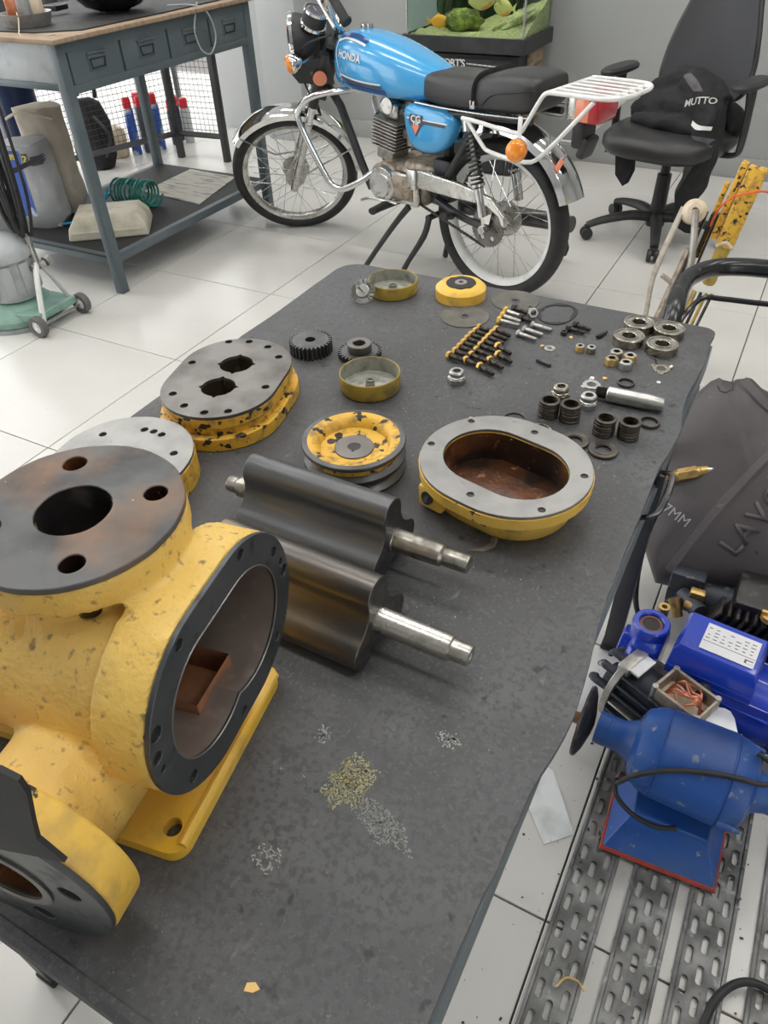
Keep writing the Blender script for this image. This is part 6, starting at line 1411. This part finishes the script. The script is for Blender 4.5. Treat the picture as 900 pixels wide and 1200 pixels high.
# black cable in the bottom right corner
b = NB(); tube(b, [(2.04, -.80, .005), (2.045, -.70, .006), (2.052, -.63, .018), (2.062, -.592, .022), (2.085, -.560, .022), (2.115, -.548, .024), (2.16, -.56, .022), (2.22, -.62, .012), (2.30, -.66, .006)], .0062, 10, smooth=6); o = obj('rubber_cable', b, 'rubber'); tag(o, 'black rubber cable curling into the bottom right corner', 'cable')
b = NB(); tube(b, [(1.845, -.69, .018), (1.855, -.672, .022), (1.872, -.668, .021), (1.885, -.676, .018)], .0016, 5, smooth=4); o = obj('wire_bit', b, 'gold'); tag(o, 'short bent brown wire lying across the bare strip', 'wire')
b = NB()
for i in range(420):
    x, y = random.uniform(1.66, 2.3), random.uniform(-1.3, .1); s = random.choice((.001, .001, .0018, .003))
    z = .0088 if (1.81 < x < 1.88 or 1.91 < x < 1.98 or 2.0 < x < 2.07 or x > 2.11) else .0
    bx(b, (x, y, z+s*.3), (s*random.uniform(.8, 2), s, s*.6), Matrix.Rotation(random.uniform(0, 3), 4, 'Z'))
for i in range(120):
    x, y = random.uniform(1.2, 1.75), random.uniform(-1.5, -1.1); s = random.choice((.001, .002)); bx(b, (x, y, s*.3), (s, s, s*.6))
o = obj('floor_grit', b, 'oily_black', flat=True); tag(o, 'dark specks of grit scattered on the tiles and planks at the right', 'debris', kind='stuff')
# ================================================================ bench grinder on its blue foot
gr = thing('bench_grinder', 'large dusty blue double-ended bench grinder with one polishing wheel', 'grinder', (1.935, -.375, .0092), R(2))
def GP(x, y, z): return (x-1.935, y+.375, z-.0092)
base0 = [(-.090, -.068), (.092, -.062), (.096, .060), (-.094, .070)]
b = NB(); rings(b, [[Vector((x*f, y*g, z)) for x, y in base0] for f, g, z in ((1, 1, 0), (1, 1, .012), (.98, .97, .014), (.72, .55, .075), (.66, .50, .09))]); obj('foot_cone', b, 'grinder_blue', gr, bev=.002)
b = NB(); tube(b, [Vector((x*1.01, y*1.01, .007)) for x, y in base0], .0055, 6, closed=True); obj('red_base_edge', b, 'red_trim', gr, label='worn red lower edge of the foot')
GZ = .165
b = NB(); prof = [(0, -.095), (.045, -.094), (.062, -.086), (.072, -.068), (.0755, -.05), (.0765, -.049), (.0775, .052), (.0765, .053), (.074, .070), (.066, .086), (.048, .094), (0, .095)]
TG = Matrix.Translation((.005, .045, GZ)) @ Matrix.Rotation(R(-3), 4, 'Z') @ Matrix.Rotation(pi/2, 4, 'Y')
spin(b, prof, 56, TG); obj('motor_body', b, 'grinder_blue', gr, sharp=28)
for z in (-.052, .056):
    b = NB(); spin(b, [(.0762, z-.0008), (.0782, z), (.0762, z+.0008)], 48, TG, closed=True); obj('body_seam', b, 'grinder_blue', gr)
for s in (-1, 1):
    b = NB(); spin(b, [(.050, .080*s), (.032, .105*s), (.0275, .118*s), (.0275, .137*s), (.0285, .138*s), (.0285, .158*s), (.010, .159*s)], 32, TG, cap=True); obj('shaft_housing', b, 'grinder_blue', gr, sharp=30)
for x, y, z in ((-.07, -.02, GZ+.005), (.07, -.03, GZ-.012), (.08, .09, GZ+.045)):
    b = NB(); cyl(b, (x-.012, y, z), (x+.022, y-.005, z+.002), .0095, .003, 14); obj('screw_lug', b, 'grinder_blue', gr)
b = NB(); spin(b, [(0, -.163), (.018, -.165), (.048, -.172), (.0615, -.178), (.064, -.182), (.062, -.186), (.045, -.186), (.02, -.190), (0, -.190)], 56, TG); obj('polishing_wheel', b, 'oily_black', gr, label='dark worn polishing wheel on the left shaft')
b = NB(); cyl(b, TG @ Vector((0, 0, -.188)), TG @ Vector((0, 0, -.206)), .011, .010, 8); obj('shaft_nut', b, 'rust_dry', gr)
b = NB(); spin(b, [(0, .160), (.02, .162), (.045, .165), (.045, .175), (.02, .178), (0, .178)], 40, TG); obj('right_guard', b, 'pump_blue', gr)
b = NB(); tube(b, [(-.094, -.005, .12), (-.096, -.028, .15), (-.081, -.034, .191), (-.048, -.023, .213), (-.014, -.013, .225), (.033, -.002, .233), (.068, .003, .236), (.100, .008, .235), (.118, .025, .238), (.108, .045, .240), (.085, .055, .242)], .0042, 8, smooth=6); tube(b, [(-.094, -.005, .12), (-.10, -.02, .14), (-.092, -.04, .130), (-.06, -.050, .112), (-.02, -.046, .098), (.01, -.03, .09)], .0042, 8, smooth=5); obj('power_cord', b, 'rubber', gr)
# ================================================================ big blue water pump
wp = thing('water_pump', 'glossy royal blue electric water pump with silver rating plate', 'pump', (1.935, -.108, .0092), R(-6))
b = NB()
MT = Matrix.Translation((.03, .0, .115)) @ Matrix.Rotation(pi/2, 4, 'Y')
spin(b, [(0, -.095), (.06, -.095), (.066, -.09), (.066, .10), (.074, .102), (.074, .19), (.066, .20), (0, .20)], 44, MT); obj('motor_body', b, 'pump_blue', wp, sharp=30)
for k in range(22):
    a = R(-115+12.5*k) if True else 0
    if 50 < (-115+12.5*k) < 130: continue
    b = NB(); yy, zz = cos(a), sin(a); bx(b, (.03, .072*yy, .115+.072*zz), (.17, .0035, .013), Matrix.Rotation(a-pi/2, 4, 'X'), bev=.001, seg=1); obj('cooling_fin', b, 'pump_blue', wp)
b = NB(); rings(b, [[Vector((x*f, y*g, z)) for x, y in ((-.075, -.055), (.075, -.055), (.075, .055), (-.075, .055))] for f, g, z in ((1, 1, .165), (1, 1, .185), (.985, .98, .186), (.96, .95, .222), (.86, .80, .236))]); obj('terminal_box', b, 'pump_blue', wp, bev=.008)
b = NB(); bx(b, (.012, -.002, .2375), (.092, .066, .0012)); pls = obj('rating_plate', b, 'silver_label', wp, label='silver rating plate with fine print')
b = NB()
bx(b, (.012, -.014, .2384), (.090, .0008, .0004)); bx(b, (.048, -.024, .2384), (.014, .009, .0003))
for r_ in range(4):
    for c_ in range(7):
        if random.random() < .8: bx(b, (-.027+.0125*c_, .020-.0085*r_, .2384), (random.uniform(.003, .009), .0016, .0004))
obj('fine_print', b, 'ink', pls)
b = NB(); bx(b, (.050, -.0255, .2388), (.011, .006, .0003)); obj('plate_mark', b, 'silver_label', pls)
b = NB(); cyl(b, (.0, -.072, .175), (.0, -.088, .175), .011, .011, 6); cyl(b, (0, -.062, .175), (0, -.075, .175), .012, .012, 14); obj('cable_gland', b, 'plastic_black', wp)
b = NB(); spin(b, [(0, -.045), (.070, -.045), (.078, -.035), (.078, .0), (.07, .012), (0, .012)], 40, Matrix.Translation((-.105, 0, .105)) @ Matrix.Rotation(pi/2, 4, 'Y')); bx(b, (-.12, 0, .14), (.055, .09, .10), bev=.014, seg=3); cyl(b, (-.125, .0, .17), (-.125, .0, .205), .034, .034, 32); cyl(b, (-.17, 0, .13), (-.12, 0, .13), .036, .04, 28); obj('pump_head', b, 'pump_blue', wp, bev=.003)
b = NB(); spin(b, [(.0215, .204), (.0345, .204), (.0345, .211), (.032, .214), (.024, .214), (.0215, .211)], 36, Matrix.Translation((-.125, 0, 0)), closed=True); obj('outlet_rim', b, 'pump_blue', wp)
b = NB(); spin(b, [(0, .2055), (.0203, .2055)], 28, Matrix.Translation((-.125, 0, .0009)), cap=False); obj('dark_outlet', b, 'oily_black', wp)
b = NB(); spin(b, [(.0165, .2066), (.0205, .2066), (.0205, .208), (.0165, .208)], 28, Matrix.Translation((-.125, 0, 0)), closed=True); obj('outlet_thread', b, 'rust_dry', wp)
b = NB(); spin(b, [(.0055, .20), (.0105, .20), (.0105, .212), (.0055, .212)], 20, Matrix.Translation((-.118, .052, 0)), closed=True); cyl(b, (-.118, .052, .15), (-.118, .052, .20), .010, .0105, 16); obj('brass_plug', b, 'brass', wp)
b = NB(); bx(b, (.02, .0, .02), (.15, .13, .02), bev=.004); bx(b, (.02, .0, .05), (.08, .05, .06), bev=.004); obj('motor_foot', b, 'pump_blue', wp)
b = NB(); bx(b, (-.11, .0, .025), (.06, .12, .05), bev=.006); obj('pump_foot', b, 'pump_blue', wp)
# rusty flange mouth between the machines
fm = thing('rusty_mouth', 'blue pipe mouth with a rusty rim between the water pump and grinder', 'pipe', (1.995, -.205, .0092), rot=(R(12), R(8), 0))
b = NB(); spin(b, [(.03, 0), (.028, .09), (.034, .10)], 32, cap=False); spin(b, [(0, .0), (.03, 0)], 32, cap=False); obj('pipe_body', b, 'pump_blue', fm)
b = NB(); spin(b, [(.018, .098), (.034, .098), (.034, .108), (.0305, .111), (.020, .110), (.018, .106)], 36, closed=True); obj('rusty_rim', b, 'alu_dirty', fm)
b = NB(); spin(b, [(0, .103), (.0185, .103)], 28, cap=False); obj('rusty_water', b, 'rust', fm)
# ================================================================ small stripped motor with open terminal box
sm = thing('stripped_motor', 'small finned electric motor with its wiring box open, beside the grinder', 'motor', (1.848, -.186, .0092), R(-24)); sm.scale = (1.14, 1.14, 1.28)
b = NB(); ST_ = Matrix.Translation((0, 0, .075)) @ Matrix.Rotation(pi/2, 4, 'Y')
spin(b, [(0, -.045), (.050, -.045), (.050, .06), (0, .06)], 36, ST_); obj('motor_core', b, 'motor_dark', sm)
for k in range(26):
    a = 2*pi*k/26; 
    if 60 < math.degrees(a) < 120: continue
    b = NB(); bx(b, (.01, .056*cos(a), .075+.056*sin(a)), (.095, .0035, .016), Matrix.Rotation(a-pi/2, 4, 'X')); obj('cooling_fin', b, 'alu' if k % 4 == 0 else 'motor_dark', sm, bev=.0008)
b = NB(); spin(b, [(.046, -.040), (.062, -.040), (.062, -.052), (.046, -.056)], 36, ST_, closed=True); bx(b, (-.045, 0, .130), (.022, .055, .018), bev=.003); obj('end_shield', b, 'alu', sm, bev=.001)
b = NB(); bx(b, (-.034, .0, .136), (.032, .045, .004)); obj('name_plate', b, 'silver_label', sm)
for k in range(5):
    a = R(20+34*k); b = NB(); tube(b, [(-.055, .045*cos(a), .075+.045*sin(a)), (-.080, .048*cos(a), .075+.048*sin(a)), (-.086, .040*cos(a), .075+.040*sin(a))], .0085, 8, smooth=3, flat=.6); obj('fan_blade', b, 'motor_dark', sm)
b = NB(); cyl(b, (-.05, 0, .075), (-.078, 0, .075), .025, .022, 24); obj('fan_hub', b, 'motor_dark', sm)
# open box
bw_ = [(-.030, -.030), (.052, -.030), (.052, .030), (-.030, .030)]; bi = [(-.025, -.025), (.047, -.025), (.047, .025), (-.025, .025)]
b = NB(); prism(b, bw_, .118, .150, holes=[bi], mtx=Matrix.Translation((.04, 0, 0))); obj('terminal_box', b, 'alu_dirty', sm, bev=.0015)
b = NB(); bx(b, (.051, 0, .122), (.072, .050, .006)); obj('box_floor', b, 'cream', sm)
for k in range(9):
    y = -.018+.0045*k; b = NB(); tube(b, [(.022, y, .127), (.035, y+random.uniform(-.01, .01), .146), (.055, y+random.uniform(-.012, .012), .143), (.070, y*.6, .150), (.083, -y*.5, .128)], .0016, 5, smooth=5); obj('winding_wire', b, 'copper', sm)
for x, y in ((.014, -.027), (.088, -.027), (.014, .027), (.088, .027)):
    b = NB(); cyl(b, (x, y, .12), (x, y, .1515), .0048, .0048, 12); obj('screw_post', b, 'alu', sm)
b = NB(); bx(b, (.01, 0, .010), (.09, .10, .02), bev=.003); obj('motor_foot', b, 'motor_dark', sm)
b = NB(); rings(b, [[Vector((.11+x*.03, y*.035, z)) for x, y in c2(0, 0, 1, 16)] for z in (.06, .10, .13)]); wob(b, .008, 50); obj('plastic_wrap', b, 'silver_label', sm)
# ================================================================ pressure washer: black cover, engine parts, tubular handle
pw = thing('pressure_washer', 'pressure washer with large scuffed black plastic cover and tubular handle', 'pressure washer', (1.95, .30, 0))
nn = Vector((0, -.770, .638)); e2_ = Vector((0, .638, .770)); cc = Vector((1.80, .13, .12))-Vector((1.95, .30, 0))
def SP(a, c_, k=0): return cc+Vector((1, 0, 0))*a+e2_*c_+nn*k
oc2 = [(-.012, -.010), (-.055, .055), (-.083, .131), (-.090, .236), (-.081, .327), (-.052, .410), (-.030, .444), (-.016, .455), (-.006, .452), (.010, .452), (.020, .460), (.032, .464), (.060, .455), (.14, .43), (.25, .40), (.34, .36), (.36, .20), (.34, .06), (.205, .030), (.125, .018), (.045, -.006)]
oc3 = []
for i in range(len(oc2)):
    p, q = Vector(oc2[i]), Vector(oc2[(i+1) % len(oc2)])
    for k in range(3): oc3.append(p.lerp(q, k/3))
ctr = Vector((.13, .22)); b = NB(); rs = []
for f, k in ((.99, -.11), (1.0, -.05), (1.0, -.02), (.96, .004), (.88, .020), (.72, .038), (.5, .050), (.25, .056), (.04, .057)):
    rs.append([SP(ctr.x+(p.x-ctr.x)*f, ctr.y+(p.y-ctr.y)*f, k) for p in oc3])
rings(b, rs); cvr = obj('plastic_cover', b, 'shell', pw, sharp=50)
ct = BVHTree.FromPolygons([v.co.copy() for v in cvr.data.vertices], [list(p.vertices) for p in cvr.data.polygons])
def onto(b, lift):
    for v in b.verts:
        h = ct.ray_cast(v.co+nn*.3, -nn)
        if h[0]: v.co = h[0]+h[1]*lift
    return b
def surf(pts, r, name, m='shell', lift=.0, fl=.5):
    P = smooth_path([SP(a, c_, .1) for a, c_ in pts], 8); Q = []
    for p in P:
        h = ct.ray_cast(p+nn*.3, -nn); Q.append((h[0] if h[0] else p)+nn*lift)
    b = NB(); tube(b, Q, r, 8); return obj(name, b, m, cvr)
surf([(.015, .03), (.045, .12), (.075, .20), (.12, .30), (.17, .38)], .020, 'moulded_ridge', lift=-.0155)
surf([(.035, .445), (.09, .405), (.16, .37), (.25, .34)], .022, 'moulded_ridge', lift=-.0155)
P_ = []
for a, c_ in ((-.014, .430), (-.006, .446), (.006, .450), (.016, .444), (.018, .428), (.006, .418), (-.006, .420)):
    h = ct.ray_cast(SP(a, c_, .4), -nn); P_.append(h[0] if h[0] else SP(a, c_))
b = NB(); cen = sum(P_, Vector())/len(P_); rings(b, [[p-nn*.012 for p in P_], [p+nn*.0012 for p in P_]]); obj('grip_opening', b, 'oily_black', cvr, label='dark hand grip opening at the top edge')
# raised lettering, reading up the slope
u_ = (SP(.150, .235)-SP(.098, .112)).normalized(); v_ = nn.cross(u_)
def letters(s, size, a, c_, u_, lift, m, name, ext, sp=1.0, bold=0):
    v_ = nn.cross(u_).normalized(); o_ = SP(a, c_, .2)
    T = Matrix(((u_.x, v_.x, nn.x, o_.x), (u_.y, v_.y, nn.y, o_.y), (u_.z, v_.z, nn.z, o_.z), (0, 0, 0, 1)))
    b = text_bm(s, size, T, 0, 'LEFT', bold, sp)
    onto(b, lift)
    if ext:
        g = bmesh.ops.extrude_face_region(b, geom=list(b.faces)); bmesh.ops.translate(b, vec=nn*ext, verts=[v for v in g['geom'] if isinstance(v, bmesh.types.BMVert)])
    return obj(name, b, m, cvr, flat=True)
letters('LAVOR', .060, .103, .100, u_, .0003, 'shell', 'raised_lettering', .0045, 1.15, .001)
w_ = Vector((.9, .25, .3)).normalized(); w_ = (w_-nn*w_.dot(nn)).normalized()
letters('7MM', .030, -.040, .155, (Vector((1, 0, 0))*.93-e2_*.36).normalized(), .002, 'chalk', 'chalk_writing', 0)
b = NB(); 
for a, c_ in ((.155, .115), (.20, .36)): h = ct.ray_cast(SP(a, c_, .4), -nn); p = h[0]; cyl(b, p-nn*.001, p+nn*.0012, .0028, .0028, 12)
obj('screw_hole', b, 'oily_black', cvr)
b = NB(); tube(b, [SP(.075, -.012, -.03), SP(.12, .0, -.02), SP(.18, .0, -.02), SP(.22, .02, -.03)], .010, 8, smooth=4, flat=.6); obj('lower_lip', b, 'shell', pw)
# engine block under the cover
b = NB(); bx(b, (.10, -.17, .12), (.22, .16, .16), bev=.012); obj('engine_block', b, 'oily_black', pw)
for k in range(10):
    b = NB(); bx(b, (-.045+.016*k, -.255, .135), (.006, .05, .11), Matrix.Rotation(R(20), 4, 'Y'), bev=.001); obj('cooling_fin', b, 'oily_black', pw)
b = NB(); cyl(b, (-.13, -.16, .10), (.0, -.17, .11), .038, .045, 20); cyl(b, (-.10, -.20, .13), (-.06, -.25, .14), .018, .018, 14); bx(b, (-.10, -.17, .15), (.07, .05, .05), bev=.008); obj('pump_block', b, 'motor_dark', pw)
b = NB(); cyl(b, (-.115, -.225, .135), (-.098, -.245, .105), .013, .011, 14); cyl(b, (-.09, -.235, .14), (-.07, -.245, .145), .009, .009, 12); bx(b, (-.075, -.215, .155), (.03, .02, .02), bev=.003); obj('brass_valve', b, 'brass', pw)
b = NB(); spin(b, [(0, 0), (.014, 0), (.014, .012), (0, .014)], 8, Matrix.Translation((.055, -.265, .195))); bx(b, (.055, -.265, .212), (.03, .008, .008), bev=.002); obj('oil_cap', b, 'gold', pw, label='yellow oil filler cap')
b = NB(); bx(b, (.10, -.05, .03), (.34, .34, .03), bev=.006); bx(b, (.2, .15, .25), (.20, .20, .40), bev=.03); obj('chassis', b, 'black_paint', pw)
# handle
def PWp(x, y, z): return (x-1.95, y-.30, z)
b = NB(); tube(b, [PWp(1.80, .42, .08), PWp(1.70, .30, .30), PWp(1.677, .235, .55), PWp(1.678, .28, .640), PWp(1.668, .40, .655), PWp(1.678, .47, .655), PWp(1.71, .525, .655), PWp(1.76, .552, .655), PWp(1.83, .566, .655), PWp(2.05, .60, .655), PWp(2.20, .62, .65), PWp(2.26, .58, .62), PWp(2.27, .45, .40), PWp(2.27, .42, .08)], .0185, 16, smooth=5); obj('tubular_handle', b, 'black_gloss', pw)
b = NB(); tube(b, [PWp(1.682, .24, .62), PWp(1.698, .30, .650), PWp(1.716, .368, .655), PWp(1.75, .380, .655), PWp(1.84, .392, .655), PWp(2.05, .43, .655), PWp(2.26, .46, .65)], .0055, 8, smooth=4); obj('cable_rest', b, 'black_gloss', pw)
b = NB(); tube(b, [(-.19, -.14, .35), (-.205, -.16, .20), (-.19, -.19, .06), (-.15, -.23, .012), (-.13, -.27, .012)], .006, 8, smooth=6); obj('ignition_cable', b, 'rubber', pw)
# brass hose coupler resting on the cover
hc = thing('hose_coupler', 'old brass quick coupler with taped hose end hooked over the table handle', 'coupler', (0, 0, 0))
A1, A2 = Vector((1.752, .235, .315)), Vector((1.832, .262, .345)); d = A2-A1
b = NB(); tube(b, [A1-d*.55, A1-d*.2, A1+d*.1], [.006, .007, .009], 10, smooth=3); obj('taped_hose_end', b, 'rust_dry', hc)
b = NB(); cyl(b, A1, A1+d*.22, .008, .0145, 16); cyl(b, A1+d*.20, A1+d*.62, .0150, .0150, 6); cyl(b, A1+d*.62, A1+d*.70, .0125, .0125, 16); cyl(b, A1+d*.70, A1+d*.86, .0112, .0112, 16); obj('coupler_body', b, 'brass', hc, bev=.001)
b = NB(); cyl(b, A1+d*.85, A1+d*1.0, .009, .009, 14); tube(b, [A1+d*.95+Vector((0, 0, -.006)), A1+d*1.12+Vector((0, 0, -.010))], .003, 8); obj('chrome_tip', b, 'chrome', hc)
